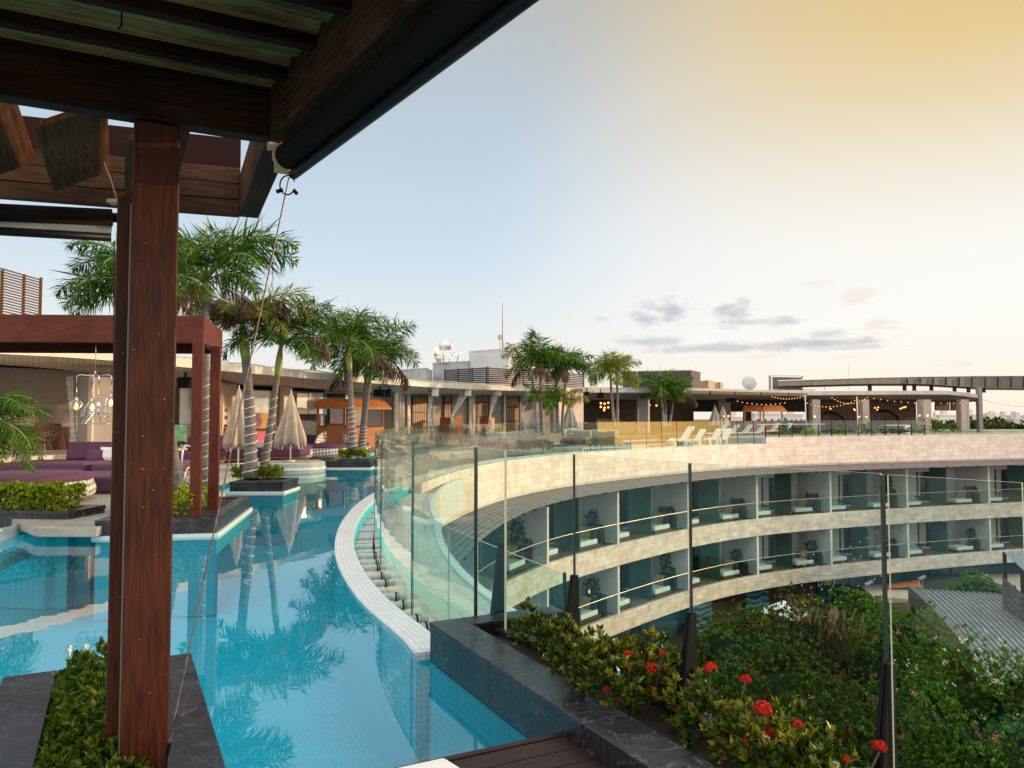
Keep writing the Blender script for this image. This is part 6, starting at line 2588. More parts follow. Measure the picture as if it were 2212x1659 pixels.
# ================================================================== terrace pavilion on the right
pav = thing('terrace_pavilion', 'dark open restaurant pavilion with a thin flat roof on the right terrace', 'pavilion', (0, 0, 0))
FR = [(1258, 836, 50), (1490, 838, 59), (1745, 845, 68), (1925, 844, 72), (2056, 844, 75), (2112, 852, 76)]
xs = list(np.linspace(1258, 2112, 26))
ft = lerp_row(FR, xs)
ins = [PY(x, 863.5, lerp_tab(FR, x)[1] + 5) for x in xs]
bk = [Vector((p.x * 1.22, p.y * 1.22, p.z + .05)) for p in ft]
FH = .36
mb = MB()
mb.sheet([p - Vector((0, 0, FH)) for p in ft], ft, 0, 1)
mb.face([ft[-1] - Vector((0, 0, FH)), bk[-1] - Vector((0, 0, FH)), bk[-1], ft[-1]], 0)
mb.build('roof_edge', M('grey roof edge', (.34, .33, .33), (.42, .41, .40), rough=.8, scale=1.5), pav)
mb = MB()
mb.sheet(ins, [p - Vector((0, 0, FH)) for p in ft], 0)
mb.build('soffit', M('dark soffit', (.17, .15, .13), (.23, .205, .18), rough=.8, scale=1.5), pav)
mb = MB()
mb.sheet(ft, bk, 0)
mb.build('roof', m_roofg, pav)
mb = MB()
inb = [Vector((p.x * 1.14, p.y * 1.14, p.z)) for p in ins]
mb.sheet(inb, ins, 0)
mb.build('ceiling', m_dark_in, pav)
# dark shade cassettes along the roof edge
for x0, x1 in ((1490, 1530), (1533, 1584), (1586, 1640), (1642, 1700), (1702, 1742)):
    a, b = PY(x0, 847 + (x0 - 1490) * .022, lerp_tab(FR, x0)[1] - .1), PY(x1, 847 + (x1 - 1490) * .022, lerp_tab(FR, x1)[1] - .1)
    mb = MB()
    mb.beam(a, b, .22, .24)
    mb.build('shade_cassette', m_black, pav)


def rwall(x0, x1, y0, y1, mat, dep=8.5, name='dark_wall', th=.15):
    Ya, Yb = lerp_tab(FR, x0)[1] + dep, lerp_tab(FR, x1)[1] + dep
    return panel(name, x0, x1, y0, y1, mat, parent=pav, Y=Ya, Y1=Yb, th=th)


rwall(1262, 1376, 860, 935, m_darkbr)
rwall(1376.3, 1402, 862, 935, m_plaster, 5)
column(1380, 1400, 863, 935, 57.2, 1.0, m_plaster, pav, twist=.2)
rwall(1402, 1497, 862, 935, m_darkbr)
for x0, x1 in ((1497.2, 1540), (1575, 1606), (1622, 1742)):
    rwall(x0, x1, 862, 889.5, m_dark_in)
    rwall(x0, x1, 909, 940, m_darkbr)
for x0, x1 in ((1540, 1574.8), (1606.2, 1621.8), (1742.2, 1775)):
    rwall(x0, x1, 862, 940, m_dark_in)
rwall(1552, 1577, 862, 935, M('grey pier', (.16, .15, .15), rough=.85), 5.2)
m_brkw = bricks('brown stone wall', (.10, .065, .05), (.16, .105, .08), (.05, .03, .025), .9, .35, .02, rough=.8)
rwall(1775.2, 1868, 862, 940, m_brkw, 9)
rwall(1868.2, 1978, 862, 940, m_brkw, 9)
# arched reliefs on the brown wall
for xc, yc, rr in ((1792, 915, 1.5), (1908, 912, 1.6)):
    c = PY(xc, yc, lerp_tab(FR, xc)[1] + 8.7)
    mb = MB()
    mb.tube([c + Vector((rr * math.cos(a), 0, rr * .75 * math.sin(a))) for a in np.linspace(.1, 3.3, 16)], .12, 6)
    mb.build('wall_relief', m_blackm, pav)
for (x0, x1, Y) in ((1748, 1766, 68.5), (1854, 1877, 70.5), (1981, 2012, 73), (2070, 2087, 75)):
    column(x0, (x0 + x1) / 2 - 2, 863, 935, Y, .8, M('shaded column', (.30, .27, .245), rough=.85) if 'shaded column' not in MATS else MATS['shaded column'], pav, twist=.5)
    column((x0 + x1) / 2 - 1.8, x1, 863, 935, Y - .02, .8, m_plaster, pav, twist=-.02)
# hanging dark baffles at the right bay
for x0, x1 in ((2020, 2050), (2054, 2072)):
    rwall(x0, x1, 866, 887, m_darkbr, 2.5, 'hanging_baffle')
# round wall lamps
for lab, x, y, Y, m_ in (('round amber wall lamp on the first right column', 1759, 900, 67.9, m_bulb), ('round wall lamp left on the pale column', 1854, 901, 70.0, m_candle), ('round wall lamp right on the pale column', 1870, 901, 69.9, m_candle),
                         ('round amber wall lamp on the third right column', 2002, 898, 72.4, m_bulb), ('round red wall lamp left on the third right column', 1985, 898, 72.5, m_candle), ('round red wall lamp on the grey pier, left', 1563, 899, 65.0, m_candle), ('round red wall lamp on the grey pier, right', 1573, 899, 65.1, m_candle)):
    c = PY(x, y, Y)
    t = thing('wall_lamp', lab, 'wall lamp', c, group='round wall lamps on the terrace columns')
    mb = MB()
    mb.lathe([(.16, .0), (.17, .03), (.12, .05), (.01, .06)], n=14)
    mb.v = [(x_, -z_, y_) for x_, y_, z_ in mb.v]
    mb.build('shade', M('copper shade', (.35, .14, .07), rough=.4, metal=.6) if 'copper shade' not in MATS else MATS['copper shade'], t, smooth=True)
    mb = MB()
    mb.ball((0, -.06, 0), .10, 8)
    mb.build('bulb', m_ , t, smooth=True)
# clusters of glowing pendants inside
for lab, pts, Y in (('cluster of small glowing bulbs in the dark bar on the left', [(1298, 871), (1306, 872), (1314, 870), (1298, 879), (1306, 881), (1314, 880), (1305, 886)], 56), ('pair of bulbs behind the far trio of palms', [(1403, 875), (1418, 876)], 62),
                    ('pair of warm bulbs in the brown bay', [(1794, 883), (1845, 884), (1847, 886)], 73), ('cluster of warm bulbs between the two columns', [(1890, 881), (1895, 885), (1897, 880)], 74), ('row of warm bulbs in the third bay', [(1945, 883), (1949, 881), (1953, 880), (1956, 879)], 75), ('hanging warm lamp over the kiosk', [(1650, 883)], 69)):
    t = thing('pendant_lamp', lab, 'pendant lamp', PY(pts[0][0], 862, Y), group='warm pendant lamps in the pavilion')
    for k, (x, y) in enumerate(pts):
        c = PY(x, y, Y) - t.location
        mb = MB()
        mb.ball(c, .085, 8)
        mb.build('bulb', m_bulbs, t, smooth=True)
        mb = MB()
        mb.tube([c, (c.x, c.y, 0)], .010, 4)
        mb.build('cord', m_black, t)
# string lights
for lab, a, b, sag, n in (('string of warm bulbs above the kiosk, upper strand', (1659, 852, 67), (1738, 853, 67), .32, 13), ('string of warm bulbs above the kiosk, lower strand', (1588, 864, 64), (1700, 868, 66), .25, 11),
                          ('string of warm bulbs between the two pale poles', (1740, 868, 66), (1850, 862, 69), .5, 14), ('string of warm bulbs left of the second pale pole', (1794, 856, 67), (1876, 855, 70), .62, 14), ('string of warm bulbs along the right roof edge', (1880, 858, 71), (2108, 866, 75), .35, 16),
                          ('faint string of bulbs beyond the steel post at the right', (2118, 862, 77), (2230, 878, 79), .25, 9)):
    t = thing('string_light', lab, 'string lights', PY(*a), group='string lights over the terrace')
    p, q = PY(*a), PY(*b)
    pts = [p.lerp(q, s_) - Vector((0, 0, sag * 4 * s_ * (1 - s_))) - t.location for s_ in np.linspace(0, 1, 21)]
    mb = MB()
    mb.tube(pts, .012, 4)
    mb.build('wire', m_black, t)
    for k in range(n):
        s_ = (k + .5) / n
        c = p.lerp(q, s_) - Vector((0, 0, sag * 4 * s_ * (1 - s_) + .06)) - t.location
        mb = MB()
        mb.ball(c, .042, 6)
        mb.build('bulb', m_bulbs, t)
for lab, x0, x1, y0, y1, Y in (('pale slim pole on the terrace, left of the two', 1739, 1742, 853, 930, 67), ('pale slim pole on the terrace, right of the two', 1851, 1853, 857, 932, 69)):
    a, b = PY(x1, y1, Y), PY(x0, y0, Y)
    t = thing('light_pole', lab, 'pole', a)
    mb = MB()
    mb.tube([(0, 0, 0), b - a], .05, 8)
    mb.build('pole', m_offwhite, t, smooth=True)
    mb = MB()
    mb.tube([(0, 0, 0), (0, 0, .06)], .2, 12)
    mb.build('foot', m_offwhite, t)
kiosk('brown wooden bar kiosk under the terrace roof with hanging tools', 1604, 1648, 1700, 876, 887, 940, 66, 66.4, 910)
# steel canopy frame over the right end
sf = thing('steel_canopy', 'long dark steel canopy standing above the pavilion roof at the right', 'canopy', (0, 0, 0))
CT_ = [(1680, 823, 70), (1859, 817, 74), (1990, 814, 77), (2120, 812.5, 80), (2300, 812, 83)]
CB_ = [(1680, 834, 70), (1859, 829, 74), (1990, 829, 77), (2120, 838, 80), (2300, 840, 83)]
xs = list(np.linspace(1680, 2300, 20))
tt_, tb_ = lerp_row(CT_, xs), lerp_row(CB_, xs)
mb = MB()
mb.sheet(tb_, tt_, 0, 1)
bk = [Vector((p.x * 1.07, p.y * 1.07, p.z)) for p in tt_]
bk2 = [Vector((p.x * 1.07, p.y * 1.07, p.z)) for p in tb_]
mb.sheet(tt_, bk, 0)
mb.sheet(bk2, tb_, 0)
mb.build('deck', M('brown steel', (.085, .075, .068), (.13, .115, .10), rough=.6, scale=2), sf)
mb = MB()
mb.tube([p + Vector((0, -.05, .02)) for p in tt_], .05, 6)
mb.build('edge_rail', m_offwhite, sf)
for x in (1879, 1954, 1975, 2012, 2062, 2092, 2125):
    Y = lerp_tab(CT_, x)[1] + 1.5
    a, b = PY(x, 842, Y), PY(x, lerp_tab(CB_, x)[0] - 1, Y)
    mb = MB()
    mb.beam((a.x, a.y, a.z - .3), (a.x, a.y, b.z), .30, .22)
    mb.build('strut', m_darkbr, sf)
for x in np.arange(1960, 2290, 28):
    Y = lerp_tab(CT_, x)[1] - .06
    a, b = PY(x, lerp_tab(CT_, x)[0] + 3, Y), PY(x, lerp_tab(CB_, x)[0] - 1, Y)
    mb = MB()
    mb.beam(a, b, .10, .10)
    mb.build('rib', m_darkbr, sf)
column(2115, 2123, 836, 940, 76, .5, M('grey steel post', (.20, .19, .19), rough=.6), sf, 'post', twist=.0)
rb = thing('roof_frame', 'dark steel roof frame with panels above the kiosk', 'frame', (0, 0, 0))
panel('panel', 1669, 1731, 815, 843, M('grey panel', (.07, .075, .08), (.10, .105, .11), rough=.5), parent=rb, Y=76, Y1=77)
for x in (1661, 1664, 1732):
    panel('upright', x, x + 1.6, 812, 846, m_darkbr, parent=rb, Y=75.8)
panel('top_rail', 1660, 1733, 810.5, 813, m_galv, parent=rb, Y=75.6, Y1=76.6)
panel('cross_rail', 1668, 1760, 841, 842.6, m_white, parent=rb, Y=73.5, Y1=74.5)
panel('cross_rail', 1700, 1760, 822, 824, m_white, parent=rb, Y=73.4, Y1=74.4)


# ================================================================== terrace edge fence, seats and people on the roof
tf = thing('terrace_fence', 'glass fence with dark posts along the edge of the right terrace', 'glass fence', (0, 0, 0))
t_a, t_b = T_END, G.at_px(1996)
px = [1657 + 28.5 * k for k in range(13)]
ts = [G.at_px(x) for x in px]
for a, b in zip(ts, ts[1:]):
    pane(tf, G, a, b, -1.40, -.22, d=-.15, th=.014, mats=(m_glass, m_gedge), gap=.05)
for t in ts:
    p = G.off(t, -.15)
    mb = MB()
    mb.beam((p.x, p.y, -1.45), (p.x, p.y, -.55), .07, .05)
    mb.build('post', m_blackm, tf)
mb = MB()
mb.tube(z3(G.row(ts[0], G.at_px(1800), -.9, 1.2), -.50), .028, 6)
mb.build('inner_rail', m_offwhite, tf)
pane(tf, G, ts[-1], G.at_px(2212), -1.40, -.98, d=-.15, th=.014, mats=(m_glass, m_gedge), gap=.05)
pane(tf, G, G.at_px(2212), G.len - .5, -1.40, -.98, d=-.15, th=.014, mats=(m_glass, m_gedge), gap=.05)
# low planting behind the fence
rng = np.random.default_rng(5)
for k, (x, w, h, m_) in enumerate(((1712, .5, .35, m_hedge), (1765, .45, .3, m_hedgey), (1828, .5, .3, m_hedge), (1905, .8, .55, m_bush), (1935, .5, .4, m_bush), (1958, .5, .35, m_bushr), (1990, .7, .4, m_hedge), (2035, 1.2, .65, m_bush), (2060, .9, .5, m_bush))):
    t = G.at_px(x)
    p = G.off(t, -.8)
    shrub('terrace_plant', ['small pale plant behind the terrace fence, leftmost', 'yellowish plant at the foot of the first pale pole', 'low green plant at the foot of the second pale pole', 'broad dark bush behind the terrace fence right of the pale column',
                            'smaller dark bush beside the broad one', 'bronze plant between bushes behind the terrace fence', 'low plant left of the third right column', 'large bush at the right end of the terrace fence', 'dark bush right of the large terrace bush'][k],
          'plant', (p.x, p.y, -1.47), (w, w, h), 70, 8, .16, .08, [m_], 300 + k, group='plants behind the terrace fence', stems=3)

# white ledge loungers in the shallow far pool
proto = thing('ledge_lounger', '', 'lounger', (0, 0, 0))
mb = MB()
prof = [(-.95, .16), (-.60, .34), (-.25, .26), (.15, .30), (.62, .95), (.80, 1.12)]
w = .36
for (x0, z0), (x1, z1) in zip(prof, prof[1:]):
    mb.face([(x0, -w, z0), (x1, -w, z1), (x1, w, z1), (x0, w, z0)])
    mb.face([(x0, -w, z0 - .14), (x0, w, z0 - .14), (x1, w, z1 - .14 if x1 < .7 else z1 - .16), (x1, -w, z1 - .14 if x1 < .7 else z1 - .16)])
    for s_ in (-1, 1):
        q = [(x0, s_ * w, z0 - .14), (x1, s_ * w, z1 - .14 if x1 < .7 else z1 - .16), (x1, s_ * w, z1), (x0, s_ * w, z0)]
        mb.face(q if s_ < 0 else q[::-1])
mb.face([(.80, -w, .96), (.80, w, .96), (.80, w, 1.12), (.80, -w, 1.12)][::-1])
mb.build('shell', m_white, proto)
mb = MB()
mb.box(-.8, -.5, -w * .8, w * .8, -.2, .18)
mb.box(.0, .35, -w * .8, w * .8, -.2, .2)
mb.build('foot', m_white, proto)
lst = [('white ledge lounger in the far pool, leftmost of four', 1472, 51.5), ('white ledge lounger in the far pool, second from the left', 1503, 52.5), ('white ledge lounger in the far pool, third from the left', 1541, 55.0), ('white ledge lounger in the far pool, rightmost of four', 1562, 55.6)]
for k, (lab, x, Y) in enumerate(lst):
    p = PY(x, 950, Y)
    loc = (p.x, p.y, ZW + .12)
    if k == 0:
        proto.location, proto.rotation_euler = loc, (0, 0, .35)
        tag(proto, lab, 'lounger', 'white ledge loungers in the far pool')
    else:
        dup(proto, loc, .35 + .1 * k, lab, None, .82)
# sun loungers on the far deck
p2l = thing('sun_lounger', '', 'sun lounger', (0, 0, 0))
mb = MB()
mb.obb((-.35, 0, .34), (.62, 0, 0), (0, .33, 0), (0, 0, .05))
mb.build('seat', m_whitecl, p2l, bevel=.02)
mb = MB()
mb.obb((.52, 0, .66), (.30, 0, .33), (0, .33, 0), (-.035, 0, .035))
mb.build('backrest', m_whitecl, p2l, bevel=.02)
for sx in (-.85, .2):
    for sy in (-.28, .28):
        mb = MB()
        mb.box(sx - .03, sx + .03, sy - .03, sy + .03, 0, .285)
        mb.build('leg', m_brownw, p2l)
words = ['first', 'second', 'third', 'fourth', 'fifth', 'sixth']
for k, x in enumerate((1546, 1574, 1602, 1632, 1662, 1690)):
    Y = 60.5 + 1.1 * k
    p = PY(x, 935, Y)
    lab = 'pale sun lounger on the far deck, %s from the left in its row' % words[k]
    loc = (p.x, p.y, -1.58 if k < 4 else -1.47)
    if k == 0:
        p2l.location, p2l.rotation_euler = loc, (0, 0, .25)
        tag(p2l, lab, 'sun lounger', 'row of pale sun loungers on the far deck')
    else:
        dup(p2l, loc, .25, lab)
# dark sofas on the far deck behind the glass
for lab, x, Y, w in (('grey lounge sofa behind the pool glass below the cabins', 1075, 40.8, 1.9), ('brown lounge sofa right of the grey one below the cabins', 1125, 42.2, 1.8), ('grey lounge sofa below the grey umbrella', 1245, 46.5, 1.7), ('low dark lounge sofa on the far deck left of the far palms', 1300, 48.5, 2.0)):
    p = PY(x, 945, Y)
    t = thing('lounge_sofa', lab, 'sofa', (p.x, p.y, ZS), -.5)
    mb = MB()
    mb.box(-w / 2, w / 2, -.5, .5, .05, .26)
    mb.build('frame', m_brownw, t)
    mb = MB()
    mb.box(-w / 2 + .04, w / 2 - .04, -.48, .46, .263, .44)
    mb.build('seat_cushion', MATS['taupe curtain'], t, bevel=.04)
    mb = MB()
    mb.obb((0, .42, .64), (w / 2 - .05, 0, 0), (0, .10, .03), (0, -.04, .22))
    mb.build('back_cushion', m_greycanv, t, bevel=.05)
# low hedges standing in the far pool bed
for k, (lab, x0, x1, Y) in enumerate((('low green hedge in the far pool behind the glass, left', 1135, 1195, 41.0), ('low green hedge in the far pool behind the glass, middle', 1275, 1345, 46.3), ('low green hedge beside the white ledge loungers', 1440, 1466, 52.6))):
    a, b = PY(x0, 950, Y), PY(x1, 950, Y + 1.2)
    hedge(lab, a.xy, b.xy, .8, .5, 260, ZW + .02, [m_hedge, m_bush], 60 + k, .4, .13, group='low hedges in the far pool')

# tables and chairs of the terrace as simple dark groups, one thing each
chair = thing('terrace_chair', '', 'chair', (0, 0, 0))
mb = MB()
mb.box(-.24, .24, -.24, .24, .42, .48)
mb.build('seat', m_blackm, chair)
mb = MB()
mb.obb((0, .25, .70), (.23, 0, 0), (0, .02, 0), (0, .04, .20))
mb.build('backrest', m_blackm, chair)
for sx in (-.2, .2):
    for sy in (-.2, .2):
        mb = MB()
        mb.box(sx - .018, sx + .018, sy - .018, sy + .018, 0, .417)
        mb.build('leg', m_blackm, chair)
cl = [(1700, 66, .4, 'dark terrace chair under the seated person'), (1722, 66.5, 2.6, 'dark terrace chair right of the seated person'), (1752, 67, .3, 'dark terrace chair at the first right column'), (1790, 68, 2.9, 'dark terrace chair under the warm bulbs of the brown bay'), (1820, 68.5, .2, 'dark terrace chair in front of the arched relief'),
      (1866, 69.5, 2.5, 'dark terrace chair in front of the pale column'), (1884, 70, .5, 'dark terrace chair right of the pale column'), (1920, 71, 2.4, 'dark terrace chair behind the broad bush')]
for k, (x, Y, rz, lab) in enumerate(cl):
    p = PY(x, 930, Y)
    if k == 0:
        chair.location, chair.rotation_euler = (p.x, p.y, -1.47), (0, 0, rz)
        tag(chair, lab, 'chair', 'dark chairs on the terrace')
    else:
        dup(chair, (p.x, p.y, -1.47), rz, lab)
tbp = PY(1935, 925, 70.5)
t = thing('white_table', 'white covered table behind the broad bush on the terrace', 'table', (tbp.x, tbp.y, -1.47))
mb = MB()
mb.box(-1.2, 1.2, -.4, .4, .74, .80)
mb.build('tabletop', m_whitecl, t)
mb = MB()
mb.box(.7, 1.15, -.38, .38, 0, .737)
mb.build('cloth_end', m_whitecl, t)
mb = MB()
mb.box(-1.1, -1.0, -.3, .3, 0, .737)
mb.build('leg', m_blackm, t)

# one seated guest
pp = PY(1697, 930, 65.9)
per = thing('person', 'person in dark clothes seated at the terrace rail beside the kiosk', 'person', (pp.x, pp.y, -1.47), 1.9)
sk = [((0, 0, .52), .15), ((0, .02, .75), .145), ((0, .03, .98), .16), ((0, .02, 1.10), .07), ((0, -.01, 1.20), .075), ((0, -.02, 1.30), .10),
      ((-.11, -.02, .52), .10), ((-.13, -.40, .54), .075), ((-.14, -.42, .10), .05), ((-.14, -.54, .06), .045),
      ((.11, -.02, .52), .10), ((.13, -.38, .54), .075), ((.14, -.36, .10), .05), ((.14, -.48, .06), .045),
      ((-.21, .03, 1.00), .06), ((-.27, -.04, .74), .045), ((-.14, -.26, .70), .035), ((.21, .03, 1.00), .06), ((.27, -.06, .76), .045), ((.12, -.27, .78), .035), ((-.08, -.33, .70), .03), ((.06, -.33, .80), .03)]
ed = [(0, 1), (1, 2), (2, 3), (3, 4), (4, 5), (0, 6), (6, 7), (7, 8), (8, 9), (0, 10), (10, 11), (11, 12), (12, 13), (2, 14), (14, 15), (15, 16), (16, 20), (2, 17), (17, 18), (18, 19), (19, 21)]
me = bpy.data.meshes.new('body')
me.from_pydata([s_[0] for s_ in sk], ed, [])
ob = bpy.data.objects.new('body', me)
COL.objects.link(ob)
ob.parent = per
ob.modifiers.new('skin', 'SKIN')
sv = me.skin_vertices[0].data
for i, s_ in enumerate(sk):
    sv[i].radius = (s_[1], s_[1])
sv[0].use_root = True
ob.modifiers.new('sub', 'SUBSURF').levels = 1
ob.modifiers['sub'].render_levels = 2
me.materials.append(M('dark clothes', (.018, .022, .035), (.03, .035, .05), rough=.9, scale=12))
mb = MB()
mb.ball((0, -.03, 1.32), .108, 12, 0, sx=.85, sy=1, sz=1.12)
mb.build('head', M('skin', (.32, .18, .12), rough=.6), per, smooth=True)
mb = MB()
mb.ball((0, .0, 1.355), .112, 12, 0, sx=.88, sy=1, sz=1.0)
mb.build('hair', M('dark hair', (.015, .011, .009), rough=.7), per, smooth=True)

# ================================================================== furniture on the balconies
bd = thing('balcony_daybed', '', 'daybed', (0, 0, 0))
mb = MB()
mb.box(-.62, .62, -1.05, 1.05, .06, .20)
mb.build('base', m_brownw, bd)
mb = MB()
mb.box(-.56, .56, -.95, .80, .203, .48)
mb.build('mattress', m_white, bd, bevel=.04)
for k, (x, m_) in enumerate(((-.36, m_greycanv), (.02, M('mustard cushion', (.40, .30, .10), rough=.9)), (.37, M('navy cushion', (.02, .05, .10), rough=.9)))):
    mb = MB()
    mb.obb((x, .60, .78), (.20, 0, 0), (0, .07, .03), (0, .10, .28))
    mb.build('cushion', m_, bd, bevel=.05)
pt = thing('potted_tree', '', 'potted plant', (0, 0, 0))
mb = MB()
mb.box(-.55, .55, -.2, .2, 0, .95)
mb.build('planter_box', m_darkbr, pt)
shrub('x', '', '', (0, 0, 0), (.55, .30, .22), 40, 7, .16, .08, [m_bushd], 701, parent=pt, stems=0)
for o in list(pt.children):
    if o.name.startswith('foliage'):
        o.location = (0, 0, .95)
        o.name = 'low_foliage'
rng = np.random.default_rng(3)
p, d = dome_pts(rng, (.2, 0, 1.75), (.36, .30, .42), 70, .35, -.8)
b, dd_, nn, L_, W_ = rosettes(rng, p, d, 7, .15, .08, 1.1)
leaf_obj('crown', b, dd_, nn, L_, W_, [m_bushd], None, pt)
mb = MB()
mb.tube([(.2, 0, .9), (.22, .02, 1.4), (.2, 0, 1.8)], [.03, .025, .01], 5)
mb.build('trunk', m_stem, pt)
pl2 = thing('planter_box', '', 'potted plant', (0, 0, 0))
mb = MB()
mb.box(-.55, .55, -.2, .2, 0, .95)
mb.build('planter_side', m_darkbr, pl2)
shrub('x', '', '', (0, 0, 0), (.58, .30, .26), 60, 7, .18, .08, [m_bushd, m_hedge], 702, .3, parent=pl2, stems=0)
for o in list(pl2.children):
    if o.name.startswith('foliage'):
        o.location = (0, 0, .92)
        o.name = 'low_foliage'
tbl = thing('balcony_table', '', 'table', (0, 0, 0))
mb = MB()
mb.lathe([(.38, .70), (.40, .72), (.40, .75), (.01, .75)], n=18)
mb.build('tabletop', m_blackm, tbl)
mb = MB()
mb.lathe([(.22, 0), (.22, .03), (.04, .06), (.035, .69), (.1, .70)], n=12)
mb.build('pedestal', m_blackm, tbl)
ords = ['first', 'second', 'third', 'fourth', 'fifth', 'sixth', 'seventh', 'eighth', 'ninth', 'tenth', 'eleventh', 'twelfth']
first = True
for fl, (zc, zf, zb) in enumerate(FLOORS):
    row = ['upper', 'lower'][fl]
    idx = 0
    for k, (t0, t1) in enumerate(zip(fins, fins[1:])):
        if k < 2:
            continue
        w = t1 - t0
        rng = np.random.default_rng(1000 + fl * 50 + k)
        for side, t in (('left', t0 + 1.25), ('right', t1 - 1.95)):
            c, q = G.off(t, -1.25), G.tan(t)
            rz = math.atan2(q.y, q.x) - math.pi / 2 + (math.pi if side == 'left' else 0)
            # cushions to the inner end, foot to the open side
            rzb = math.atan2(-q.x, q.y) + math.pi / 2 + math.pi
            lab = 'white daybed on the %s balcony row, %s bay from the left, by its %s wall' % (row, ords[k - 2], side)
            if first:
                bd.location, bd.rotation_euler = (c.x, c.y, zf - .115), (0, 0, rz)
                tag(bd, lab, 'daybed', 'white daybeds on the hotel balconies')
            else:
                dup(bd, (c.x, c.y, zf - .115), rz, lab, 'white daybeds on the hotel balconies')
            if side == 'right':
                c = G.off(t1 - .50, -1.30)
                rz = math.atan2(q.y, q.x) + math.pi / 2
                lab = 'dark planter box with small tree on the %s balcony row, %s bay from the left' % (row, ords[k - 2])
                sc = (.9 + .3 * rng.uniform(), 1, .75 + .5 * rng.uniform())
                if rng.uniform() < .45:
                    lab = lab.replace('planter box with small tree', 'box with low leafy plants')
                    if not pl2.get('label'):
                        pl2.location, pl2.rotation_euler = (c.x, c.y, zf - .115), (0, 0, rz)
                        tag(pl2, lab, 'potted plant', 'low planters on the balconies')
                    else:
                        dup(pl2, (c.x, c.y, zf - .115), rz, lab, 'low planters on the balconies')
                elif first or not pt.get('label'):
                    pt.location, pt.rotation_euler = (c.x, c.y, zf - .115), (0, 0, rz)
                    tag(pt, lab, 'potted plant', 'planters with small trees on the balconies')
                else:
                    dup(pt, (c.x, c.y, zf - .115), rz, lab, 'planters with small trees on the balconies', sc)
                c = G.off(t0 + w * .33, -1.5)
                lab = 'round dark table on the %s balcony row, %s bay from the left' % (row, ords[k - 2])
                if not tbl.get('label'):
                    tbl.location = (c.x, c.y, zf - .115)
                    tag(tbl, lab, 'table', 'round tables on the balconies')
                else:
                    dup(tbl, (c.x, c.y, zf - .115), 0, lab, 'round tables on the balconies')
            first = False
# candles burning on three balconies
for lab, fx, fy, Y in (('small flame on the planter of the first upper balcony', 1174, 1148, 38.5), ('small flame on the planter of the lower balcony beside the second black post', 1330, 1265, 44.8), ('orange lantern on the lower balcony near the second black post', 1273, 1282, 42.9)):
    c = PY(fx, fy, Y)
    t = thing('candle_lamp', lab, 'candle', c)
    mb = MB()
    mb.lathe([(.05, -.12), (.055, 0), (.04, .01)], n=10)
    mb.build('holder', m_blackm, t)
    mb = MB()
    mb.lathe([(.02, .01), (.055, .08), (.03, .16), (.004, .24)], n=8)
    mb.build('flame', m_candle, t, smooth=True)

# ================================================================== garden below
m_core = M('shadow core', (.006, .012, .004), (.018, .030, .008), rough=1, scale=5, bump=.6, spec=.0)
garden = [
    # label, sight x, sight y of the crown top centre, distance, half sizes, whorls, leaf length, materials, mix, flower
    ('rounded bright green bush in front of the dark bar glazing', 1828, 1292, 44, (3.2, 2.4, 1.5), 900, .20, [m_bushl], 0, None),
    ('wide pink flowering oleander bush in the middle of the garden', 1730, 1318, 38, (3.6, 2.4, 2.2), 1100, .19, [m_bushd, m_bushr], .25, ('pink', 240)),
    ('sprawling green bush below the white umbrella', 1600, 1340, 35, (2.6, 2.0, 1.9), 800, .18, [m_bush, m_bushr], .2, None),
    ('yellow green bush at the foot of the blue panels', 1655, 1312, 41, (2.6, 1.8, 1.4), 520, .18, [m_hedge, m_bush], .4, None),
    ('tall green bush left of the corrugated roof', 1950, 1318, 37, (1.9, 1.8, 2.4), 900, .18, [m_bushl, m_bush], .3, None),
    ('dark green bush under the fourth glass post', 1900, 1360, 34, (1.6, 1.6, 2.2), 600, .17, [m_bush], 0, None),
    ('small round bush behind the corrugated roof', 2112, 1246, 53, (2.2, 1.6, 1.3), 520, .20, [m_bushl], 0, None),
    ('low dark green bush in the middle of the garden', 1700, 1428, 32, (3.0, 2.0, 1.9), 900, .17, [m_bushd, m_bush], .4, ('pink', 16)),
    ('bronze green bush beside the third black post', 1585, 1430, 31, (1.9, 1.7, 1.9), 620, .17, [m_bushr, m_bush], .7, None),
    ('large white flowering oleander in front of the corrugated roof', 2090, 1428, 28, (2.8, 2.0, 2.9), 1500, .17, [m_bush, m_bushl], .35, ('white', 190)),
    ('white flowering oleander at the right edge', 2215, 1440, 27, (1.7, 1.6, 2.8), 800, .17, [m_bush, m_bushl], .35, ('white', 90)),
    ('upright oleander with bright tips beside the fourth glass post', 1985, 1500, 27, (1.7, 1.5, 2.6), 800, .17, [m_bushl, m_bush], .4, ('pink', 18)),
    ('leafy green oleander filling the right lower corner', 2130, 1560, 24, (2.4, 1.8, 2.6), 1300, .16, [m_bush, m_bushl], .5, ('pink', 26)),
    ('dark oleander below the fourth glass post', 1960, 1590, 23.5, (1.8, 1.5, 2.4), 900, .16, [m_bushd, m_bush], .5, ('pink', 22)),
    ('green oleander behind the yellow ixora', 1820, 1500, 27.5, (1.9, 1.6, 2.3), 900, .16, [m_bush, m_bushd], .4, ('pink', 12)),
    ('dark undergrowth bush behind the middle ixora', 1690, 1545, 26.5, (2.0, 1.6, 2.0), 700, .16, [m_bushd], 0, None),
    ('shaded bush at the foot of the wall behind the big ixora', 1560, 1560, 28, (1.6, 1.4, 1.6), 420, .16, [m_bushd], 0, None),
]
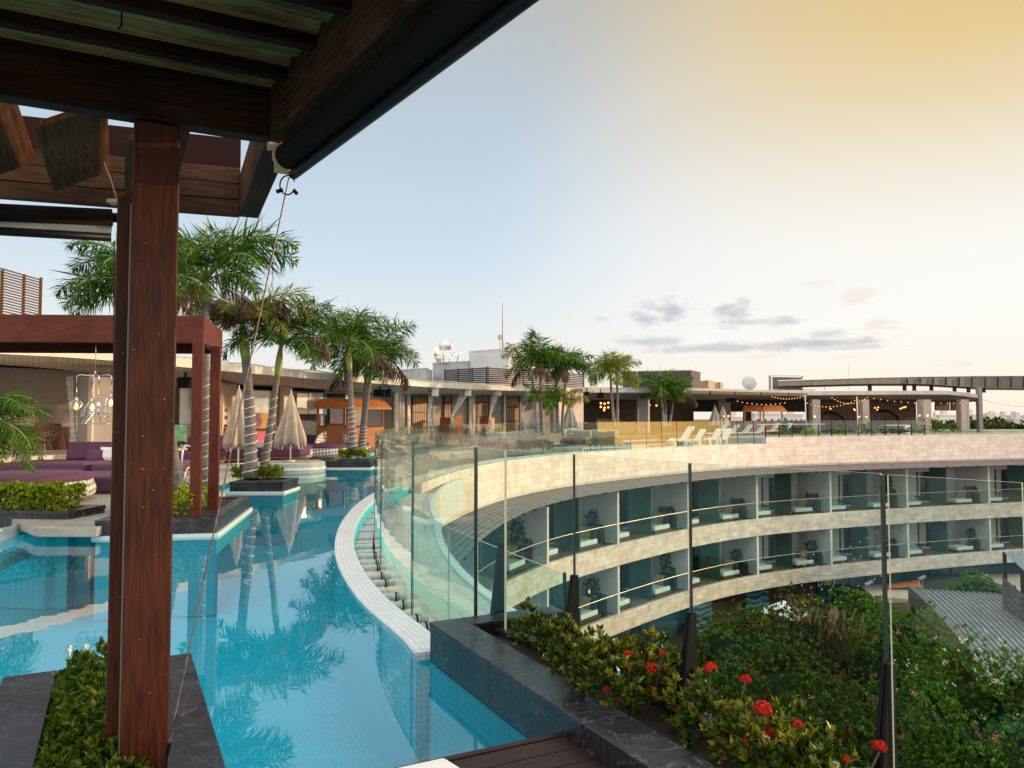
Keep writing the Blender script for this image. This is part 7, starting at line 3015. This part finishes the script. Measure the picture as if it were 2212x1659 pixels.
for k, (lab, fx, fy, Y, rad, n, ln, mats, mixf, fl) in enumerate(garden):
    top = PY(fx, fy, Y)
    base = (top.x, top.y, top.z - rad[2] * 1.85)
    t, pts = shrub('garden_bush', lab, 'bush', base, rad, int(n * 1.5), 9, ln * 1.0, ln * .40, mats, 500 + k, mixf, 'bushes of the courtyard garden', stems=6, lump=.30, low=-.7, up=.55, shell=.82)
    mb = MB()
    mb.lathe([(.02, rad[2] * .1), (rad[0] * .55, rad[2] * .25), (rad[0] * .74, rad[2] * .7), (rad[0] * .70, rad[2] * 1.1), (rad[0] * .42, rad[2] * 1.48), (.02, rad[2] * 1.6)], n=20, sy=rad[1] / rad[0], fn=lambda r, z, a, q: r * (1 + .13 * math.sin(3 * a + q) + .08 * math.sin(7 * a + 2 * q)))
    mb.build('shadow_core', m_core, t, smooth=True)  # dark core added so gaps between the leaves read as shade
    # the mound continues to the ground
    mb = MB()
    zg = ZG - .3
    if base[2] > zg:
        mb.lathe([(rad[0] * .5, zg - base[2]), (rad[0] * .42, rad[2] * .2), (rad[0] * .15, rad[2] * .75)], n=12, sy=rad[1] / rad[0])
        mb.build('inner_growth', m_earth, t, smooth=True)
    if fl:
        rng = np.random.default_rng(700 + k)
        sel = pts[rng.integers(0, len(pts), fl[1])]
        out = unit(sel - np.array([0, 0, rad[2] * .5]))
        per = 5
        B = np.repeat(sel * 1.03 + out * .05, per, 0) + rng.normal(size=(fl[1] * per, 3)) * .05
        Dn = np.repeat(out, per, 0) + rng.normal(size=(fl[1] * per, 3)) * .7
        leaf_obj('blossom', B, Dn, rng.normal(size=B.shape), .085, .06, [m_pinkf if fl[0] == 'pink' else m_whitef], None, t)
# plume grass behind the pink oleander
for k, (fx, fy, Y, n) in enumerate(((1790, 1338, 37.5, 46), (1850, 1372, 36, 44))):
    c = PY(fx, fy, Y)
    t = thing('plume_grass', ['clump of tan plume grass behind the pink oleander', 'clump of tan plume grass right of the pink oleander'][k], 'grass clump', (c.x, c.y, c.z - 1.3))
    rng = np.random.default_rng(800 + k)
    Pb = np.stack([rng.normal(size=n * 6) * 1.1, rng.normal(size=n * 6) * .6, np.zeros(n * 6)], 1)
    Db = np.stack([rng.normal(size=n * 6) * .3, rng.normal(size=n * 6) * .3, np.ones(n * 6)], 1)
    leaf_obj('blades', Pb, Db, rng.normal(size=Pb.shape), rng.uniform(.8, 1.4, n * 6), .035, [m_grassb], None, t)
    B, Dn = [], []
    for i in range(n):
        p = Pb[i] + np.array([0, 0, 1.15])
        d = unit(Db[i] + np.array([.12, 0, 0]))
        for j in range(22):
            s_ = j / 22
            B.append(p + d * s_ * .55)
            Dn.append(d + rng.normal(size=3) * .45)
    leaf_obj('plume', B, Dn, rng.normal(size=(len(B), 3)), .12, .025, [m_plume], None, t)
# climbing leaves along the foot of the glazing
gcv = []
rng = np.random.default_rng(12)
n = 3000
gx_, gy_ = rng.uniform(6, 34, n), rng.uniform(22, 58, n)
keep = [(G.at_y(min(y, 64)), x, y) for x, y in zip(gx_, gy_)]
pp_ = np.array([(x, y, garden_z(x, y) + abs(rng.normal()) * .35) for (t, x, y) in keep if x > G.at(t).x + 1.2 and not (x > 20 and y > 40)])
b, dd_, nn, L_, W_ = rosettes(rng, pp_, np.tile([0, 0, 1.0], (len(pp_), 1)), 6, .22, .10, 1.4)
o = leaf_obj('ground_cover', b, dd_, nn, L_, W_, [m_bush])
tag(o, 'low green ground cover between the garden bushes', 'ground cover', kind='stuff')

# white garden umbrella top, path kerb, pavement and lamps
wu = PY(1693, 1297, 45.5)
t = thing('garden_umbrella', 'white tent umbrella in front of the blue panels in the garden', 'umbrella', (wu.x, wu.y, ZG))
mb = MB()
h = wu.z - ZG
mb.lathe([(.02, h), (1.5, h - .75), (1.52, h - .95), (1.48, h - .95), (1.46, h - .76), (.02, h - .03)], n=8)
mb.build('canopy', m_white, t)
mb = MB()
mb.tube([(0, 0, 0), (0, 0, h)], .04, 8)
mb.build('pole', m_offwhite, t)
mb = MB()
pv = [P(1855, 1262, -13.35), P(1915, 1246, -13.35), P(2010, 1242, -13.3), P(2230, 1226, -13.3), P(2230, 1300, -13.45), P(1960, 1300, -13.6), P(1885, 1290, -13.5)]
mb.prism([p.xy for p in pv], -15.5, -13.4)
tag(mb.build('pavement', M('terrace pavement', (.48, .38, .29), (.56, .46, .36), rough=.85, scale=1)), kind='structure')
om = P(1938, 1260, -13.38)
t = thing('sun_sail', 'orange low sail awning on the pavement beside the dark glazing', 'awning', (om.x, om.y, -13.4))
mb = MB()
q = [P(1912, 1262, -13.2) - t.location, P(1985, 1252, -13.1) - t.location, P(1992, 1268, -13.15) - t.location, P(1918, 1270, -13.25) - t.location]
mb.face(q)
mb.face([v - Vector((0, 0, .05)) for v in reversed(q)])
mb.build('cloth', M('orange sail', (.62, .16, .05), (.70, .22, .08), rough=.7, scale=1), t)
for v in (q[0], q[2]):
    mb = MB()
    mb.tube([(v.x, v.y, -.05), (v.x, v.y, v.z)], .03, 6)
    mb.build('pole', m_galv, t)
for lab, fx, y0, y1, Y in (('garden lamp post left of the fourth glass post', 1875, 1254, 1292, 50), ('garden lamp post at the corner of the corrugated roof', 1990, 1243, 1290, 52), ('garden lamp post behind the corrugated roof', 2125, 1240, 1275, 55)):
    a, b = PY(fx, y1, Y), PY(fx, y0, Y)
    t = thing('garden_lamp', lab, 'lamp post', (a.x, a.y, a.z - .6), group='small lamp posts in the garden')
    h = b.z - a.z + .6
    for s_ in (-1, 1):
        mb = MB()
        mb.tube([(s_ * .12, 0, 0), (s_ * .12, 0, h - .3)], .03, 6)
        mb.build('post', m_galv, t)
    mb = MB()
    mb.obb((.08, 0, h - .15), (.22, 0, .1), (0, .12, 0), (-.02, 0, .05))
    mb.build('head', m_galv, t)
# string lights over the garden entrance
for k in range(6):
    a, b = PY(1702 + k * 6, 1190 + k * 22, 47 - k * 1.0), PY(1925 + k * 4, 1120 + k * 32, 56 - k * 1.2)
    t = thing('string_light', ['string of white bulbs over the garden, highest strand', 'string of white bulbs over the garden, second strand from the top', 'string of white bulbs over the garden, third strand from the top', 'string of white bulbs over the garden, fourth strand from the top', 'string of white bulbs over the garden, fifth strand from the top', 'string of white bulbs over the garden, lowest strand'][k], 'string lights', a, group='string lights over the garden')
    pts = [a.lerp(b, s_) - Vector((0, 0, .9 * 4 * s_ * (1 - s_))) - t.location for s_ in np.linspace(0, 1, 15)]
    mb = MB()
    mb.tube(pts, .008, 4)
    mb.build('wire', m_black, t)
    for i in range(11):
        s_ = (i + .5 + .2 * math.sin(i * 3.1 + k)) / 11.5
        c = a.lerp(b, s_) - Vector((0, 0, .9 * 4 * s_ * (1 - s_) + .12)) - t.location
        mb = MB()
        mb.tube([(c.x, c.y, c.z + .12), (c.x, c.y, c.z + .03)], .012, 4)
        mb.ball(c, .045, 6, 1)
        mb.build('bulb', [m_black, M('bulb glass', (.62, .58, .52), rough=.15) if 'bulb glass' not in MATS else MATS['bulb glass']], t)

# corrugated roofs of the garden shed
m_corr = M('corrugated zinc', (.20, .215, .24), (.28, .295, .32), rough=.5, metal=.2, scale=.8)
shd = thing('garden_shed', 'grey shed with curved corrugated metal roof at the right of the garden', 'shed', (0, 0, 0))
bl, br = PY(1963, 1270, 52), PY(2330, 1290, 52)
fl_, fr_ = PY(2140, 1465, 34.5), PY(2560, 1465, 36)
nu, nv = 160, 12
mb = MB()
grid = []
for j in range(nv + 1):
    s_ = j / nv
    row = []
    for i in range(nu + 1):
        u = i / nu
        p = bl.lerp(br, u).lerp(fl_.lerp(fr_, u), s_)
        p = p + Vector((0, 0, .7 * math.sin(s_ * math.pi * .5) * (1 - s_) * 1.0 + .16 * (0, .15, 0, -1, -1)[i % 5]))
        row.append(p)
    grid.append(row)
for j in range(nv):
    for i in range(nu):
        mb.face([grid[j + 1][i], grid[j + 1][i + 1], grid[j][i + 1], grid[j][i]])
mb.build('roof_sheet', m_corr, shd, smooth=True)
mb = MB()
for j in range(nv):
    a, b = grid[j][0], grid[j + 1][0]
    mb.face([a + Vector((-.05, 0, .12)), b + Vector((-.05, 0, .12)), b + Vector((-.05, 0, -1.0)), a + Vector((-.05, 0, -1.0))])
    mb.face([a + Vector((-.05, 0, .12)), a + Vector((.25, 0, .14)), b + Vector((.25, 0, .14)), b + Vector((-.05, 0, .12))])
mb.build('side_fascia', M('dark fascia', (.10, .095, .10), (.14, .135, .14), rough=.6, scale=2), shd)
mb = MB()
for j in range(nv):
    a, b = grid[j][0], grid[j + 1][0]
    mb.face([a + Vector((.1, 0, -1.0)), b + Vector((.1, 0, -1.0)), Vector((b.x + .1, b.y, ZG - .5)), Vector((a.x + .1, a.y, ZG - .5))])
mb.build('wall', m_darkbr, shd)
sh2_ = thing('garden_shed', 'higher dark louvred structure with corrugated roof at the right edge', 'shed', (0, 0, 0))
a, b, c, d = PY(2168, 1192, 47), PY(2300, 1192, 52), PY(2430, 1330, 40), PY(2250, 1268, 41)
mb = MB()
grid = []
for j in range(5):
    row = []
    for i in range(61):
        p = a.lerp(b, i / 60).lerp(d.lerp(c, i / 60), j / 4) + Vector((0, 0, .07 * math.sin(i * math.pi / 2)))
        row.append(p)
    grid.append(row)
for j in range(4):
    for i in range(60):
        mb.face([grid[j + 1][i], grid[j + 1][i + 1], grid[j][i + 1], grid[j][i]])
mb.build('roof_sheet', m_corr, sh2_, smooth=True)
for k in range(12):
    z = -.25 - .36 * k
    mb = MB()
    mb.beam(a + Vector((-.1, 0, z - 1.4)), d + Vector((-.1, 0, z - 1.0)), .08, .24)
    mb.build('louvre_blade', MATS['dark fascia'], sh2_)
for q in (a, a.lerp(d, .5), d):
    mb = MB()
    mb.beam((q.x + .05, q.y, q.z - .02), (q.x + .05, q.y, ZG - .5), .16, .16)
    mb.build('post', m_darkbr, sh2_)

# ================================================================== town beyond
rng = np.random.default_rng(21)
m_town = [M('town white', (.62, .60, .58), (.72, .70, .67), rough=.9, scale=.05), M('town cream', (.58, .50, .42), (.66, .58, .50), rough=.9, scale=.05), M('town grey', (.45, .45, .47), (.55, .55, .56), rough=.9, scale=.05), M('town terracotta', (.40, .14, .10), rough=.9)]
m_twin = M('town window', (.10, .12, .14), rough=.3)
spots = [(1590, 905, 913, 34, 210, 0, 'pale house seen through the pavilion opening, far left'), (1660, 897, 912, 60, 190, 0, 'white house seen through the kiosk'), (1715, 899, 912, 40, 230, 0, 'white house seen right of the kiosk'), (2022, 907, 922, 12, 210, 3, 'red walled town house between the right columns'), (2048, 900, 922, 34, 240, 0, 'white town house between the right columns'), (2103, 899, 925, 26, 240, 0, 'white town house left of the steel post'),
         (2150, 897, 921, 30, 420, 0, 'pale block above the town trees'), (2175, 899, 921, 26, 360, 1, 'cream block right of the town trees'), (2196, 901, 922, 22, 300, 0, 'white block at the right edge of the town'), (2160, 905, 925, 26, 260, 2, 'grey low house before the pale block'), (2235, 900, 925, 40, 330, 0, 'white block beyond the frame edge'), (2140, 908, 927, 22, 220, 0, 'low white house behind the town trees'),
         (2205, 909, 928, 30, 200, 1, 'low cream house at the right edge')]
for k, (fx, y0, y1, wpx, Y, mi, lab) in enumerate(spots):
    a = PY(fx - wpx / 2, y0, Y)
    b = PY(fx + wpx / 2, y0, Y)
    zt = a.z
    w, dpt = b.x - a.x, (b.x - a.x) * .8
    t = thing('town_house', lab, 'house', ((a.x + b.x) / 2, Y + dpt / 2, -16.2), group='houses of the town beyond')
    h = zt + 16.2
    mb = MB()
    mb.box(-w / 2, w / 2, -dpt / 2, dpt / 2, 0, h)
    mb.build('wall', m_town[mi], t)
    mb = MB()
    mb.box(-w / 2 - .1, w / 2 + .1, -dpt / 2 - .1, dpt / 2 + .1, h + .01, h + .6)
    mb.box(-w * .2, w * .1, -dpt * .2, dpt * .2, h + .61, h + 2.2)
    mb.build('roof', m_town[(mi + 1) % 3], t)
    for fl in range(3):
        for i in range(4):
            x = -w / 2 + w * (i + .5) / 4
            z = h - 2.4 - fl * 3.2
            if z < 1:
                continue
            mb = MB()
            mb.box(x - w * .05, x + w * .05, -dpt / 2 - .06, -dpt / 2 - .01, z, z + 1.5)
            mb.build('window', m_twin, t)
for k, (fx, fy, Y, r, lab) in enumerate(((2118, 919, 190, 5.5, 'dark town tree beside the steel post'), (2140, 917, 200, 6.5, 'wide town tree right of the steel post'), (2158, 921, 205, 5, 'town tree at the foot of the pale block'), (2040, 922, 180, 4.5, 'town tree between the right columns'), (2090, 923, 190, 5, 'town tree left of the steel post'), (2190, 926, 170, 5, 'low town tree at the right edge'), (2215, 925, 175, 5, 'town tree at the very right edge'))):
    top = PY(fx, fy, Y)
    rng2 = np.random.default_rng(900 + k)
    shrub('town_tree', lab, 'tree', (top.x, top.y, top.z - r * 1.7), (r * 1.5, r, r), 420, 6, 1.1, .7, [m_bushd], 900 + k, group='trees of the town beyond', stems=5, low=-.6)
# sea of low town and scrub that nobody could count
n = 2600
ang = rng.uniform(-.2, .75, n)
dist = rng.uniform(170, 900, n)
pp_ = np.stack([np.sin(ang) * dist, np.cos(ang) * dist, np.full(n, -16.2) + rng.uniform(1, 6, n)], 1)
o = leaf_obj('scrub', np.repeat(pp_, 5, 0) + rng.normal(size=(n * 5, 3)) * 2.5, rng.normal(size=(n * 5, 3)) + np.array([0, 0, .6]), rng.normal(size=(n * 5, 3)), 4.0, 2.6, [m_bushd])
tag(o, 'distant green scrub of the flat land around the town', 'scrub', kind='stuff')
